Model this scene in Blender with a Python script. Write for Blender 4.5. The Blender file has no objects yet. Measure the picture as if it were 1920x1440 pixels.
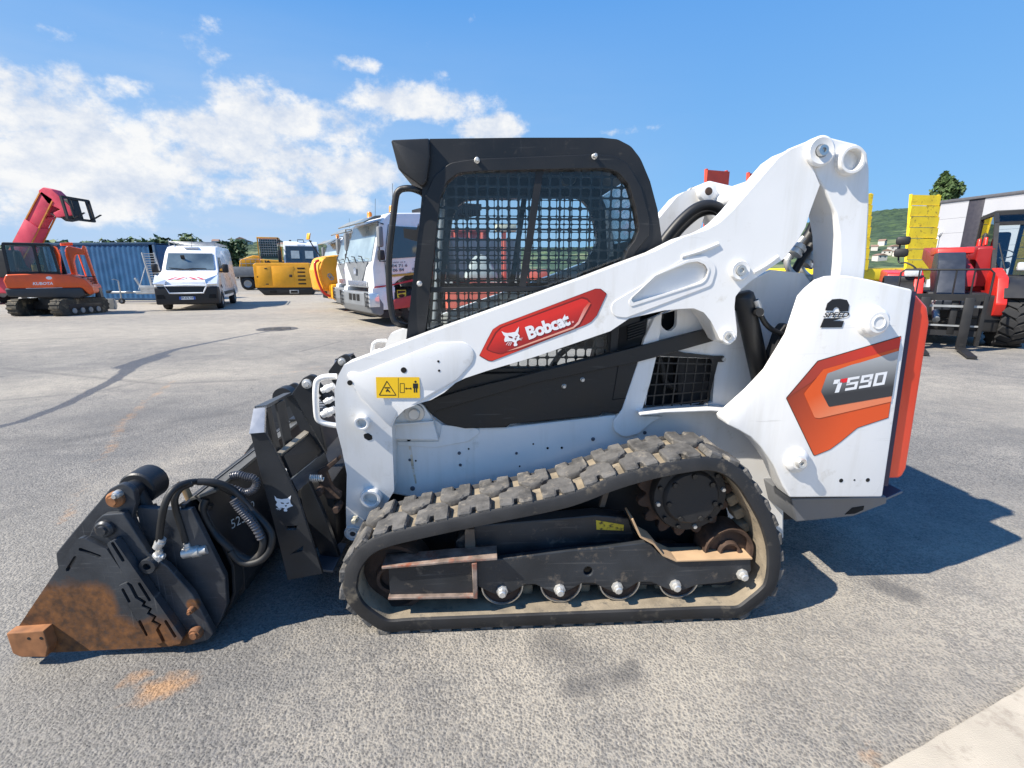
import bpy, bmesh, math, random
import numpy as np
from mathutils import Vector, Matrix
random.seed(7)
R = math.radians
S = bpy.context.scene
COL = S.collection

# ---------------------------------------------------------------- camera
CAM_H, FPX, HORIZ = 1.436, 915.0, 510.0
PITCH = math.atan((720 - HORIZ) / FPX)
cd = bpy.data.cameras.new('camera'); cam = bpy.data.objects.new('camera', cd); COL.objects.link(cam)
cd.sensor_width = 36.0; cd.lens = 36.0 * FPX / 1920.0; cd.clip_start = 0.05; cd.clip_end = 20000
cam.location = (0, 0, CAM_H); cam.rotation_euler = (math.pi / 2 - PITCH, 0, 0)
S.camera = cam

# ---------------------------------------------------------------- sun, sky, exposure
SUN_D = Vector((0.91, 0.36, -1.02)).normalized()
sl = bpy.data.lights.new('sun', 'SUN'); sl.energy = 5.0; sl.angle = R(0.53); sl.color = (1.0, 0.93, 0.82)
so = bpy.data.objects.new('sun', sl); COL.objects.link(so)
so.rotation_euler = SUN_D.to_track_quat('-Z', 'Y').to_euler()
so.location = (-20, -8, 30)
EL = math.asin(-SUN_D.z); AZ = math.atan2(-SUN_D.x, -SUN_D.y)
S.view_settings.view_transform = 'Standard'; S.view_settings.look = 'None'
S.view_settings.exposure = 0.84; S.view_settings.gamma = 1.0
S.view_settings.use_curve_mapping = False

w = bpy.data.worlds.new('World'); S.world = w; w.use_nodes = True
nt = w.node_tree; nt.nodes.clear()
def wn(t, **k):
    n = nt.nodes.new(t)
    for a, b in k.items(): setattr(n, a, b)
    return n
def wl(a, b): nt.links.new(a, b)
def wmath(op, a, b=None, c=None, clamp=False):
    n = wn('ShaderNodeMath', operation=op); n.use_clamp = clamp
    for i, x in enumerate((a, b, c)):
        if x is None: continue
        if isinstance(x, (int, float)): n.inputs[i].default_value = x
        else: wl(x, n.inputs[i])
    return n.outputs[0]
out = wn('ShaderNodeOutputWorld'); bg = wn('ShaderNodeBackground'); wl(bg.outputs[0], out.inputs[0])
sky = wn('ShaderNodeTexSky', sky_type='NISHITA'); sky.sun_disc = False
sky.sun_elevation = EL; sky.sun_rotation = AZ; sky.altitude = 600; sky.air_density = 1.15; sky.dust_density = 0.25; sky.ozone_density = 3.0
tint = wn('ShaderNodeMix', data_type='RGBA', blend_type='MULTIPLY'); tint.inputs[0].default_value = 1.0
wl(sky.outputs[0], tint.inputs[6]); tint.inputs[7].default_value = (0.74, 1.02, 1.16, 1)
tc = wn('ShaderNodeTexCoord')
sep = wn('ShaderNodeSeparateXYZ'); wl(tc.outputs['Generated'], sep.inputs[0])
# a layer of fair-weather cumulus: noise on the direction, stretched sideways near the horizon
zc = wmath('MAXIMUM', sep.outputs[2], 0.0)
def cloud_noise(scale, zs, off, detail, rough, lac=2.1):
    mp = wn('ShaderNodeMapping'); wl(tc.outputs['Generated'], mp.inputs[0])
    mp.inputs['Scale'].default_value = (1, 1, zs); mp.inputs['Location'].default_value = off
    n = wn('ShaderNodeTexNoise'); n.inputs['Scale'].default_value = scale; n.inputs['Detail'].default_value = detail
    n.inputs['Roughness'].default_value = rough; n.inputs['Lacunarity'].default_value = lac
    wl(mp.outputs[0], n.inputs['Vector']); return n.outputs[0]
def px_dir(px, py):
    x = (px - 960) / FPX; y = (720 - py) / FPX; c, s = math.cos(PITCH), math.sin(PITCH)
    return Vector((x, c + y * s, -s + y * c)).normalized()
# the banks of cloud that stand in this sky (direction, width, height, weight)
BANKS = [(20, 200, .13, .10, .9), (200, 165, .17, .06, .78), (250, 250, .24, .075, .95), (400, 235, .22, .06, 1.0), (560, 225, .22, .052, 1.05),
         (760, 195, .19, .040, 1.05), (860, 185, .07, .02, .8), (930, 238, .10, .030, 1.0), (310, 60, .15, .035, .50), (85, 62, .08, .022, .66), (370, 88, .07, .03, .5),
         (655, 118, .06, .022, .78), (480, 300, .34, .07, .98), (160, 320, .26, .085, 1.1), (1180, 246, .09, .014, .74), (250, 360, .3, .03, .8),
         (460, 345, .17, .03, .9), (610, 378, .14, .025, .82), (20, 320, .15, .06, .9), (600, 300, .22, .05, .62), (700, 270, .2, .03, .6), (320, 160, .04, .015, .5)]
dens = None
for px, py, ww, hh, wt in BANKS:
    d = px_dir(px, py); rt = Vector((d.y, -d.x, 0)).normalized(); up = rt.cross(d)
    def dot(v):
        n = wn('ShaderNodeVectorMath', operation='DOT_PRODUCT'); wl(tc.outputs['Generated'], n.inputs[0]); n.inputs[1].default_value = v
        return n.outputs['Value']
    a = wmath('DIVIDE', dot(rt), ww); b = wmath('DIVIDE', dot(up), hh)
    e = wmath('ADD', wmath('MULTIPLY', a, a), wmath('MULTIPLY', b, b))
    e = wmath('EXPONENT', wmath('MULTIPLY', e, -1.0))
    e = wmath('MULTIPLY', wmath('MULTIPLY', e, wt), wmath('GREATER_THAN', dot(d), 0.0))
    dens = e if dens is None else wmath('MAXIMUM', dens, e)
n1 = cloud_noise(7.0, 1.35, (3.1, 1.7, 0.4), 10, 0.60)
n2 = cloud_noise(17.0, 1.4, (0.3, 5.7, 2.4), 7, 0.62)
dn = wmath('ADD', wmath('MULTIPLY', n1, 2.1), wmath('MULTIPLY', n2, 0.8))
dn = wmath('ADD', dens, wmath('SUBTRACT', dn, 1.74))
cl = wn('ShaderNodeMapRange'); cl.interpolation_type = 'SMOOTHSTEP'
wl(dn, cl.inputs[0]); cl.inputs[1].default_value = 0.17; cl.inputs[2].default_value = 0.60
# thin veil low over the horizon
veil = wn('ShaderNodeMapRange'); wl(zc, veil.inputs[0]); veil.inputs[1].default_value = 0.42; veil.inputs[2].default_value = 0.0
veil.inputs[3].default_value = 0.0; veil.inputs[4].default_value = 1.05
n3 = cloud_noise(4.0, 5.0, (7.3, 0.2, 1.0), 6, 0.55)
vz = wmath('MULTIPLY', veil.outputs[0], wmath('ADD', wmath('MULTIPLY', n3, 1.2), 0.2))
# the left of the frame looks nearer the sun and is hazier than the right
az = wn('ShaderNodeMapRange'); wl(sep.outputs[0], az.inputs[0]); az.inputs[1].default_value = 0.35; az.inputs[2].default_value = -0.35
az.inputs[3].default_value = 0.06; az.inputs[4].default_value = 1.0
vz = wmath('MULTIPLY', vz, az.outputs[0])
# cloud colour: pale grey undersides where thick
cc = wn('ShaderNodeMix', data_type='RGBA')
thick = wn('ShaderNodeMapRange'); wl(n2, thick.inputs[0]); thick.inputs[1].default_value = 0.35; thick.inputs[2].default_value = 0.62
wl(thick.outputs[0], cc.inputs[0]); cc.inputs[6].default_value = (5.4, 6.1, 7.3, 1); cc.inputs[7].default_value = (8.0, 8.1, 8.2, 1)
# deep clear-air blue: the sky model blended with a saturated gradient from horizon to zenith
gz = wn('ShaderNodeMapRange'); wl(zc, gz.inputs[0]); gz.inputs[1].default_value = 0.0; gz.inputs[2].default_value = 0.65
gb = wn('ShaderNodeMix', data_type='RGBA'); wl(gz.outputs[0], gb.inputs[0]); gb.inputs[6].default_value = (2.3, 4.9, 8.1, 1); gb.inputs[7].default_value = (0.55, 2.55, 7.2, 1)
sb_ = wn('ShaderNodeMix', data_type='RGBA'); sb_.inputs[0].default_value = 0.90; wl(tint.outputs[2], sb_.inputs[6]); wl(gb.outputs[2], sb_.inputs[7])
m1 = wn('ShaderNodeMix', data_type='RGBA'); wl(vz, m1.inputs[0]); wl(sb_.outputs[2], m1.inputs[6]); m1.inputs[7].default_value = (4.6, 5.8, 7.6, 1)
m2 = wn('ShaderNodeMix', data_type='RGBA'); wl(cl.outputs[0], m2.inputs[0]); wl(m1.outputs[2], m2.inputs[6]); wl(cc.outputs[2], m2.inputs[7])
wl(m2.outputs[2], bg.inputs[0]); bg.inputs[1].default_value = 0.066

# ---------------------------------------------------------------- pixels to places
_c, _s = math.cos(PITCH), math.sin(PITCH)
C0 = Vector((0, 0, CAM_H))
def ray(px, py):
    x = (px - 960) / FPX; y = (720 - py) / FPX
    return Vector((x, _c + y * _s, -_s + y * _c))
def ground(px, py, z=0.0):
    d = ray(px, py); t = (z - CAM_H) / d.z
    return C0 + d * t
def at_dist(px, py, dist):            # point on a pixel's ray at a distance along +Y
    d = ray(px, py); return C0 + d * (dist / d.y)
YAW = R(3.3)
U = Vector((math.cos(YAW), math.sin(YAW), 0)); V = Vector((-math.sin(YAW), math.cos(YAW), 0))
O = ground(960, 1182)
def L(px, py, v):                     # loader frame: u along the machine, v across it, z up
    d = ray(px, py); t = (v + V.dot(O) - V.dot(C0)) / V.dot(d); p = C0 + d * t - O
    return (U.dot(p), p.z)
def LP(pts, v):                       # list of (px, py[, fillet px]) -> (u, z[, fillet m])
    o = []
    for p in pts:
        a = L(p[0], p[1], v)
        if len(p) > 2:
            b = L(p[0] + p[2], p[1], v); o.append((a[0], a[1], abs(b[0] - a[0])))
        else: o.append(a)
    return o
def Z(x0, y0, s):
    return lambda pts: [(x0 + p[0] / s, y0 + p[1] / s) + ((p[2] / s,) if len(p) > 2 else ()) for p in pts]

# ---------------------------------------------------------------- materials
MATS = {}
def mk(name, col, rough=0.5, metal=0.0, var=0.12, scale=5.0, dirt=None, damt=0.0, dscale=9.0, bump=0.0, bscale=160.0, coat=0.0, spec=0.5, emit=None):
    if name in MATS: return MATS[name]
    m = bpy.data.materials.new(name); m.use_nodes = True; t = m.node_tree; b = t.nodes['Principled BSDF']
    b.inputs['Metallic'].default_value = metal; b.inputs['Specular IOR Level'].default_value = spec
    if coat: b.inputs['Coat Weight'].default_value = coat; b.inputs['Coat Roughness'].default_value = 0.08
    tcn = t.nodes.new('ShaderNodeTexCoord'); oi = t.nodes.new('ShaderNodeObjectInfo')
    add = t.nodes.new('ShaderNodeVectorMath'); add.operation = 'ADD'
    t.links.new(tcn.outputs['Object'], add.inputs[0])
    mulr = t.nodes.new('ShaderNodeMath'); mulr.operation = 'MULTIPLY'; mulr.inputs[1].default_value = 37.0
    t.links.new(oi.outputs['Random'], mulr.inputs[0]); t.links.new(mulr.outputs[0], add.inputs[1])
    n = t.nodes.new('ShaderNodeTexNoise'); n.inputs['Scale'].default_value = scale; n.inputs['Detail'].default_value = 6
    t.links.new(add.outputs[0], n.inputs['Vector'])
    mx = t.nodes.new('ShaderNodeMix'); mx.data_type = 'RGBA'
    mr = t.nodes.new('ShaderNodeMapRange'); mr.inputs[1].default_value = 0.3; mr.inputs[2].default_value = 0.7
    t.links.new(n.outputs[0], mr.inputs[0]); t.links.new(mr.outputs[0], mx.inputs[0])
    lo = [max(0, c * (1 - var)) for c in col]; hi = [min(1, c * (1 + var)) for c in col]
    mx.inputs[6].default_value = (*lo, 1); mx.inputs[7].default_value = (*hi, 1)
    last = mx.outputs[2]
    rr = t.nodes.new('ShaderNodeMapRange'); t.links.new(n.outputs[0], rr.inputs[0]); rr.inputs[1].default_value = 0.3; rr.inputs[2].default_value = 0.7
    rr.inputs[3].default_value = max(0.02, rough - 0.08); rr.inputs[4].default_value = min(1, rough + 0.10)
    rl = rr.outputs[0]
    if dirt and damt > 0:
        n2 = t.nodes.new('ShaderNodeTexNoise'); n2.inputs['Scale'].default_value = dscale; n2.inputs['Detail'].default_value = 9; n2.inputs['Roughness'].default_value = 0.68
        t.links.new(add.outputs[0], n2.inputs['Vector'])
        m2 = t.nodes.new('ShaderNodeMapRange'); m2.inputs[1].default_value = 0.72 - damt * 0.4; m2.inputs[2].default_value = 0.86 - damt * 0.4
        t.links.new(n2.outputs[0], m2.inputs[0])
        dx = t.nodes.new('ShaderNodeMix'); dx.data_type = 'RGBA'; t.links.new(m2.outputs[0], dx.inputs[0]); t.links.new(last, dx.inputs[6]); dx.inputs[7].default_value = (*dirt, 1)
        last = dx.outputs[2]
        rx = t.nodes.new('ShaderNodeMix'); t.links.new(m2.outputs[0], rx.inputs[0]); t.links.new(rl, rx.inputs[2]); rx.inputs[3].default_value = 0.9
        rl = rx.outputs[0]
        if metal: 
            mm = t.nodes.new('ShaderNodeMath'); mm.operation = 'MULTIPLY_ADD'; t.links.new(m2.outputs[0], mm.inputs[0]); mm.inputs[1].default_value = -metal; mm.inputs[2].default_value = metal
            t.links.new(mm.outputs[0], b.inputs['Metallic'])
    t.links.new(last, b.inputs['Base Color']); t.links.new(rl, b.inputs['Roughness'])
    if bump:
        n3 = t.nodes.new('ShaderNodeTexNoise'); n3.inputs['Scale'].default_value = bscale; n3.inputs['Detail'].default_value = 4
        t.links.new(tcn.outputs['Object'], n3.inputs['Vector'])
        bp = t.nodes.new('ShaderNodeBump'); bp.inputs['Strength'].default_value = bump; bp.inputs['Distance'].default_value = 0.004
        t.links.new(n3.outputs[0], bp.inputs['Height']); t.links.new(bp.outputs[0], b.inputs['Normal'])
    if emit:
        b.inputs['Emission Color'].default_value = (*emit, 1); b.inputs['Emission Strength'].default_value = 1.0
    MATS[name] = m
    return m
def glass(name, tintc, refl=1.0, rough=0.02):
    if name in MATS: return MATS[name]
    m = bpy.data.materials.new(name); m.use_nodes = True; t = m.node_tree; t.nodes.clear()
    o = t.nodes.new('ShaderNodeOutputMaterial'); tr = t.nodes.new('ShaderNodeBsdfTransparent'); gl = t.nodes.new('ShaderNodeBsdfGlossy')
    tr.inputs[0].default_value = (*tintc, 1); gl.inputs['Roughness'].default_value = rough
    fr = t.nodes.new('ShaderNodeFresnel'); fr.inputs[0].default_value = 1.5
    mu = t.nodes.new('ShaderNodeMath'); mu.operation = 'MULTIPLY'; mu.inputs[1].default_value = refl; mu.use_clamp = True
    t.links.new(fr.outputs[0], mu.inputs[0])
    mx = t.nodes.new('ShaderNodeMixShader'); t.links.new(mu.outputs[0], mx.inputs[0]); t.links.new(tr.outputs[0], mx.inputs[1]); t.links.new(gl.outputs[0], mx.inputs[2])
    t.links.new(mx.outputs[0], o.inputs[0]); MATS[name] = m
    return m
DUST = (0.36, 0.29, 0.20)
WHITE = mk('white_paint', (0.80, 0.79, 0.765), 0.34, var=0.035, scale=3, dirt=(0.62, 0.59, 0.53), damt=0.30, dscale=9, coat=0.25, bump=0.03, bscale=35)
BLACKP = mk('black_powder_coat', (0.011, 0.011, 0.0115), 0.46, var=0.3, dirt=(0.05, 0.047, 0.044), damt=0.24, dscale=26, bump=0.12, bscale=300)
def add_streaks(m, scale, rot, base, lo, hi, amt, col):
    t = m.node_tree; b = t.nodes['Principled BSDF']; src = b.inputs['Base Color'].links[0].from_socket
    tcn = t.nodes.new('ShaderNodeTexCoord'); mp = t.nodes.new('ShaderNodeMapping'); mp.inputs['Scale'].default_value = scale; mp.inputs['Rotation'].default_value = rot; t.links.new(tcn.outputs['Object'], mp.inputs[0])
    n = t.nodes.new('ShaderNodeTexNoise'); n.inputs['Scale'].default_value = base; n.inputs['Detail'].default_value = 6; n.inputs['Roughness'].default_value = .62; t.links.new(mp.outputs[0], n.inputs['Vector'])
    r = t.nodes.new('ShaderNodeMapRange'); t.links.new(n.outputs[0], r.inputs[0]); r.inputs[1].default_value = lo; r.inputs[2].default_value = hi; r.inputs[4].default_value = amt
    mx = t.nodes.new('ShaderNodeMix'); mx.data_type = 'RGBA'; t.links.new(r.outputs[0], mx.inputs[0]); t.links.new(src, mx.inputs[6]); mx.inputs[7].default_value = (*col, 1); t.links.new(mx.outputs[2], b.inputs['Base Color'])
add_streaks(WHITE, (9, 9, .9), (0, 0, 0), 1.0, .52, .74, .5, (.60, .57, .50)); add_streaks(WHITE, (3, 3, 60), (0, R(24), 0), 1.0, .66, .72, .35, (.45, .43, .40))
add_streaks(BLACKP, (4, 4, 70), (0, R(-14), 0), 1.0, .64, .72, .35, (.10, .098, .094)); add_streaks(BLACKP, (60, 5, 3), (0, R(20), 0), 1.0, .66, .73, .3, (.09, .088, .085))
BLACKM = mk('black_matt', (0.012, 0.012, 0.013), 0.6, var=0.3, dirt=(0.06, 0.055, 0.05), damt=0.2, bump=0.1)
STEEL = mk('dark_steel', (0.033, 0.037, 0.043), 0.42, 0.25, var=0.35, dirt=(0.15, 0.12, 0.09), damt=0.36, dscale=17, bump=0.15)
BARE = mk('bare_steel', (0.55, 0.55, 0.54), 0.3, 0.9, var=0.1, dirt=(0.2, 0.13, 0.08), damt=0.2)
ZINC = mk('zinc', (0.62, 0.61, 0.58), 0.38, 0.6, var=0.15, dirt=(0.3, 0.25, 0.18), damt=0.2)
RUST = mk('rust', (0.20, 0.085, 0.035), 0.85, var=0.4, scale=22, dirt=(0.07, 0.04, 0.025), damt=0.4, bump=0.4, bscale=90)
add_streaks(STEEL, (3, 3, 80), (0, R(4), 0), 1.0, .58, .70, .4, (.15, .15, .15))
DARKRUST = mk('dark_rust', (0.055, 0.032, 0.022), 0.8, var=0.5, scale=18, dirt=(0.12, 0.075, 0.045), damt=0.4, bump=0.3, bscale=90)
RUBBER = mk('rubber', (0.020, 0.020, 0.021), 0.7, var=0.3, scale=9, dirt=(0.11, 0.10, 0.085), damt=0.35, dscale=14, bump=0.3, bscale=110)
HOSE = mk('hose_rubber', (0.013, 0.013, 0.013), 0.5, var=0.2, dirt=(0.07, 0.06, 0.05), damt=0.25)
ORANGE = mk('orange_paint', (0.76, 0.095, 0.010), 0.4, var=0.08, dirt=(0.3, 0.15, 0.07), damt=0.2, coat=0.2)
REDP = mk('red_orange_paint', (0.84, 0.055, 0.012), 0.36, var=0.05, coat=0.35)
DARKHOLE = mk('black_interior', (0.006, 0.006, 0.006), 0.9, var=0.1)
SEATM = mk('black_vinyl', (0.014, 0.014, 0.015), 0.55, var=0.2)
GLASS = glass('tinted_glass', (0.955, 0.98, 0.98), 0.7)
GLASSD = glass('dark_glass', (0.16, 0.20, 0.22), 1.2)
GLASSW = glass('windscreen_glass', (0.72, 0.78, 0.79), 1.4)

# ---------------------------------------------------------------- mesh helpers
def fillet(pts, seg=5):
    out = []; n = len(pts)
    for i, p in enumerate(pts):
        if len(p) < 3 or p[2] <= 0: out.append((p[0], p[1])); continue
        P = Vector(p[:2]); A = Vector(pts[i - 1][:2]) - P; B = Vector(pts[(i + 1) % n][:2]) - P
        la, lb = A.length, B.length
        if la < 1e-6 or lb < 1e-6: continue
        A /= la; B /= lb; ang = A.angle(B)
        if ang > 3.05: out.append((p[0], p[1])); continue
        t = min(p[2] / math.tan(ang / 2), la * 0.49, lb * 0.49)
        r = t * math.tan(ang / 2)
        cdir = (A + B).normalized(); cc_ = P + cdir * (r / math.sin(ang / 2))
        s = P + A * t - cc_; e = P + B * t - cc_
        a0 = math.atan2(s.y, s.x); a1 = math.atan2(e.y, e.x); da = (a1 - a0 + math.pi) % (2 * math.pi) - math.pi
        for k in range(seg + 1):
            a = a0 + da * k / seg; out.append((cc_.x + r * math.cos(a), cc_.y + r * math.sin(a)))
    return out
def smooth(pts, closed=False, n=6):
    P = [Vector(p) for p in pts]; m = len(P); out = []
    rng = range(m) if closed else range(m - 1)
    for i in rng:
        g = lambda k: P[k % m] if closed else P[max(0, min(m - 1, k))]
        p0, p1, p2, p3 = g(i - 1), g(i), g(i + 1), g(i + 2)
        for k in range(n):
            t = k / n
            out.append(0.5 * ((2 * p1) + (p2 - p0) * t + (2 * p0 - 5 * p1 + 4 * p2 - p3) * t * t + (3 * p1 - p0 - 3 * p2 + p3) * t ** 3))
    if not closed: out.append(P[-1].copy())
    return out
def circle(c, r, n=20, ry=None, a0=0.0):
    return [(c[0] + r * math.cos(a0 + 2 * math.pi * k / n), c[1] + (ry or r) * math.sin(a0 + 2 * math.pi * k / n)) for k in range(n)]
def to_obj(name, bm, mat, parent=None, angle=35, keep=False):
    me = bpy.data.meshes.new(name); bm.to_mesh(me); bm.free()
    return link_mesh(name, me, mat, parent, angle)
def link_mesh(name, me, mat, parent=None, angle=35):
    if mat and not me.materials: me.materials.append(mat)
    if angle:
        me.shade_smooth(); me.set_sharp_from_angle(angle=R(angle))
    o = bpy.data.objects.new(name, me); COL.objects.link(o)
    if parent: o.parent = parent
    return o
def place(o, loc=None, rot=None, scale=None):
    if loc is not None: o.location = loc
    if rot is not None: o.rotation_euler = rot
    if scale is not None: o.scale = scale
    return o
def clone(o, parent=None, loc=None, rot=None, scale=None, kids=True):
    c = o.copy(); COL.objects.link(c)
    c.parent = parent if parent is not None else o.parent
    place(c, loc, rot, scale)
    if kids:
        for ch in list(o.children): clone(ch, c)
    return c
def bevel_sharp(bm, off, seg=2, ang=0.5):
    if off <= 0: return
    es = [e for e in bm.edges if len(e.link_faces) == 2 and e.calc_face_angle(0) > ang]
    if es: bmesh.ops.bevel(bm, geom=es, offset=off, segments=seg, affect='EDGES', profile=0.5, clamp_overlap=True)
def plate_into(bm, outer, y0, y1, holes=(), bev=0.0, seg=2, ax='y'):
    """polygon in (x,z), extruded along y from y0 to y1"""
    t = bmesh.new()
    def loop(pts):
        vs = [t.verts.new((p[0], y0, p[1])) for p in pts]
        return vs, [t.edges.new((vs[i], vs[(i + 1) % len(vs)])) for i in range(len(vs))]
    vs, es = loop(outer)
    if holes:
        for h in holes: es += loop(h)[1]
        bmesh.ops.triangle_fill(t, use_beauty=True, use_dissolve=False, edges=es)
    else:
        t.faces.new(vs)
    fs = list(t.faces)
    r = bmesh.ops.extrude_face_region(t, geom=fs)
    for g in r['geom']:
        if isinstance(g, bmesh.types.BMVert): g.co.y = y1
    bmesh.ops.recalc_face_normals(t, faces=list(t.faces))
    bevel_sharp(t, bev, seg)
    merge(bm, t)
def merge(bm, t, mtx=None):
    if mtx is not None: bmesh.ops.transform(t, matrix=mtx, verts=list(t.verts))
    me = bpy.data.meshes.new('tmp'); t.to_mesh(me); t.free(); bm.from_mesh(me); bpy.data.meshes.remove(me)
def plate(name, outer, y0, y1, mat, parent=None, holes=(), bev=0.0, seg=2, angle=20):
    bm = bmesh.new(); plate_into(bm, fillet(outer), y0, y1, [fillet(h) for h in holes], bev, seg)
    return to_obj(name, bm, mat, parent, angle)
def box_into(bm, c, s, bev=0.0, rot=None, seg=2, taper=None):
    t = bmesh.new(); bmesh.ops.create_cube(t, size=1.0)
    for v in t.verts:
        v.co = Vector((v.co.x * s[0], v.co.y * s[1], v.co.z * s[2]))
        if taper and v.co.z > 0: v.co.x *= taper[0]; v.co.y *= taper[1]
    bevel_sharp(t, bev, seg)
    M = Matrix.Translation(c)
    if rot is not None: M = M @ (rot if isinstance(rot, Matrix) else Matrix.Rotation(rot[2], 4, 'Z') @ Matrix.Rotation(rot[1], 4, 'Y') @ Matrix.Rotation(rot[0], 4, 'X'))
    merge(bm, t, M)
def box(name, c, s, mat, parent=None, bev=0.0, rot=None, seg=2, taper=None):
    bm = bmesh.new(); box_into(bm, c, s, bev, rot, seg, taper); return to_obj(name, bm, mat, parent)
def bx(name, x0, x1, y0, y1, z0, z1, mat, parent=None, bev=0.0, seg=2):
    return box(name, ((x0 + x1) / 2, (y0 + y1) / 2, (z0 + z1) / 2), (abs(x1 - x0), abs(y1 - y0), abs(z1 - z0)), mat, parent, bev, seg=seg)
def lathe_into(bm, prof, M, n=28):
    """profile [(r, h)] about local Z, then transformed by M"""
    t = bmesh.new(); rings = []
    for r, h in prof:
        if r < 1e-6: rings.append([t.verts.new((0, 0, h))])
        else: rings.append([t.verts.new((r * math.cos(2 * math.pi * k / n), r * math.sin(2 * math.pi * k / n), h)) for k in range(n)])
    for a, b in zip(rings, rings[1:]):
        for k in range(n):
            k2 = (k + 1) % n
            if len(a) == 1 and len(b) == 1: continue
            if len(a) == 1: t.faces.new((a[0], b[k2], b[k]))
            elif len(b) == 1: t.faces.new((a[k], a[k2], b[0]))
            else: t.faces.new((a[k], a[k2], b[k2], b[k]))
    bmesh.ops.recalc_face_normals(t, faces=list(t.faces))
    merge(bm, t, M)
MY = Matrix.Rotation(R(90), 4, 'X')          # local Z -> -Y (towards the camera side)
def lathe(name, prof, loc, mat, parent=None, n=28, M=None, angle=35):
    bm = bmesh.new(); lathe_into(bm, prof, Matrix.Translation(loc) @ (M if M is not None else MY), n)
    return to_obj(name, bm, mat, parent, angle)
def tube_into(bm, path, r, n=8, caps=True):
    P = [Vector(p) for p in path]; rings = []; prev = None
    for i, p in enumerate(P):
        d = (P[min(i + 1, len(P) - 1)] - P[max(i - 1, 0)]).normalized()
        if prev is None:
            a = Vector((0, 0, 1)) if abs(d.z) < 0.9 else Vector((1, 0, 0)); nrm = d.cross(a).normalized()
        else: nrm = (prev - d * prev.dot(d)).normalized()
        prev = nrm; b = d.cross(nrm); rr = r[i] if isinstance(r, (list, tuple)) else r
        rings.append([bm.verts.new(p + (nrm * math.cos(2 * math.pi * k / n) + b * math.sin(2 * math.pi * k / n)) * rr) for k in range(n)])
    for a, b in zip(rings, rings[1:]):
        for k in range(n): bm.faces.new((a[k], a[(k + 1) % n], b[(k + 1) % n], b[k]))
    if caps: bm.faces.new(rings[0][::-1]); bm.faces.new(rings[-1])
def tube(name, path, r, mat, parent=None, n=8, sm=0, angle=50):
    bm = bmesh.new(); tube_into(bm, smooth(path, n=sm) if sm else path, r, n)
    return to_obj(name, bm, mat, parent, angle)
def bar_into(bm, a, b, w_, h_, up=(0, 0, 1)):
    a = Vector(a); b = Vector(b); d = b - a; ln = d.length; d.normalize(); up = Vector(up)
    if abs(d.dot(up)) > 0.98: up = Vector((1, 0, 0))
    s = d.cross(up).normalized(); uu = s.cross(d)
    M = Matrix((( *d, 0), (*s, 0), (*uu, 0), (0, 0, 0, 1))).transposed(); M.translation = (a + b) / 2
    box_into(bm, (0, 0, 0), (ln, w_, h_), 0, rot=None) if False else None
    t = bmesh.new(); bmesh.ops.create_cube(t, size=1.0)
    for v in t.verts: v.co = Vector((v.co.x * ln, v.co.y * w_, v.co.z * h_))
    merge(bm, t, M)
def bar(name, a, b, w_, h_, mat, parent=None, up=(0, 0, 1)):
    bm = bmesh.new(); bar_into(bm, a, b, w_, h_, up); return to_obj(name, bm, mat, parent)
def text_mesh(body, off=0.0, ext=0.0, space=1.0):
    c = bpy.data.curves.new('txt', 'FONT'); c.body = body; c.offset = off; c.extrude = ext; c.resolution_u = 3; c.space_character = space
    o = bpy.data.objects.new('txt', c); COL.objects.link(o)
    dg = bpy.context.evaluated_depsgraph_get(); me = bpy.data.meshes.new_from_object(o.evaluated_get(dg))
    bpy.data.objects.remove(o); bpy.data.curves.remove(c); me.materials.clear()
    return me
def text_on(name, body, mat, parent, p0, p1, p2, off=0.0, space=1.0):
    """map the text's bounding box onto the parallelogram p0 (bottom left), p1 (bottom right), p2 (top left), all 3D in parent space"""
    me = text_mesh(body, off, 0.0, space)
    xs = [v.co.x for v in me.vertices]; ys = [v.co.y for v in me.vertices]
    x0, x1, y0, y1 = min(xs), max(xs), min(ys), max(ys); p0, p1, p2 = Vector(p0), Vector(p1), Vector(p2)
    for v in me.vertices:
        v.co = p0 + (p1 - p0) * ((v.co.x - x0) / (x1 - x0)) + (p2 - p0) * ((v.co.y - y0) / (y1 - y0))
    return link_mesh(name, me, mat, parent, 0)
def sheet(name, pts3, mat, parent=None):
    me = bpy.data.meshes.new(name); me.from_pydata([tuple(p) for p in pts3], [], [list(range(len(pts3)))]); me.update()
    return link_mesh(name, me, mat, parent, 0)
def empty(name, label, cat, loc=(0, 0, 0), rz=0.0, group=None):
    o = bpy.data.objects.new(name, None); COL.objects.link(o); o.location = loc; o.rotation_euler = (0, 0, rz)
    o['label'] = label; o['category'] = cat
    if group: o['group'] = group
    return o
def tag(o, label, cat, group=None):
    o['label'] = label; o['category'] = cat
    if group: o['group'] = group
    return o
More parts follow.
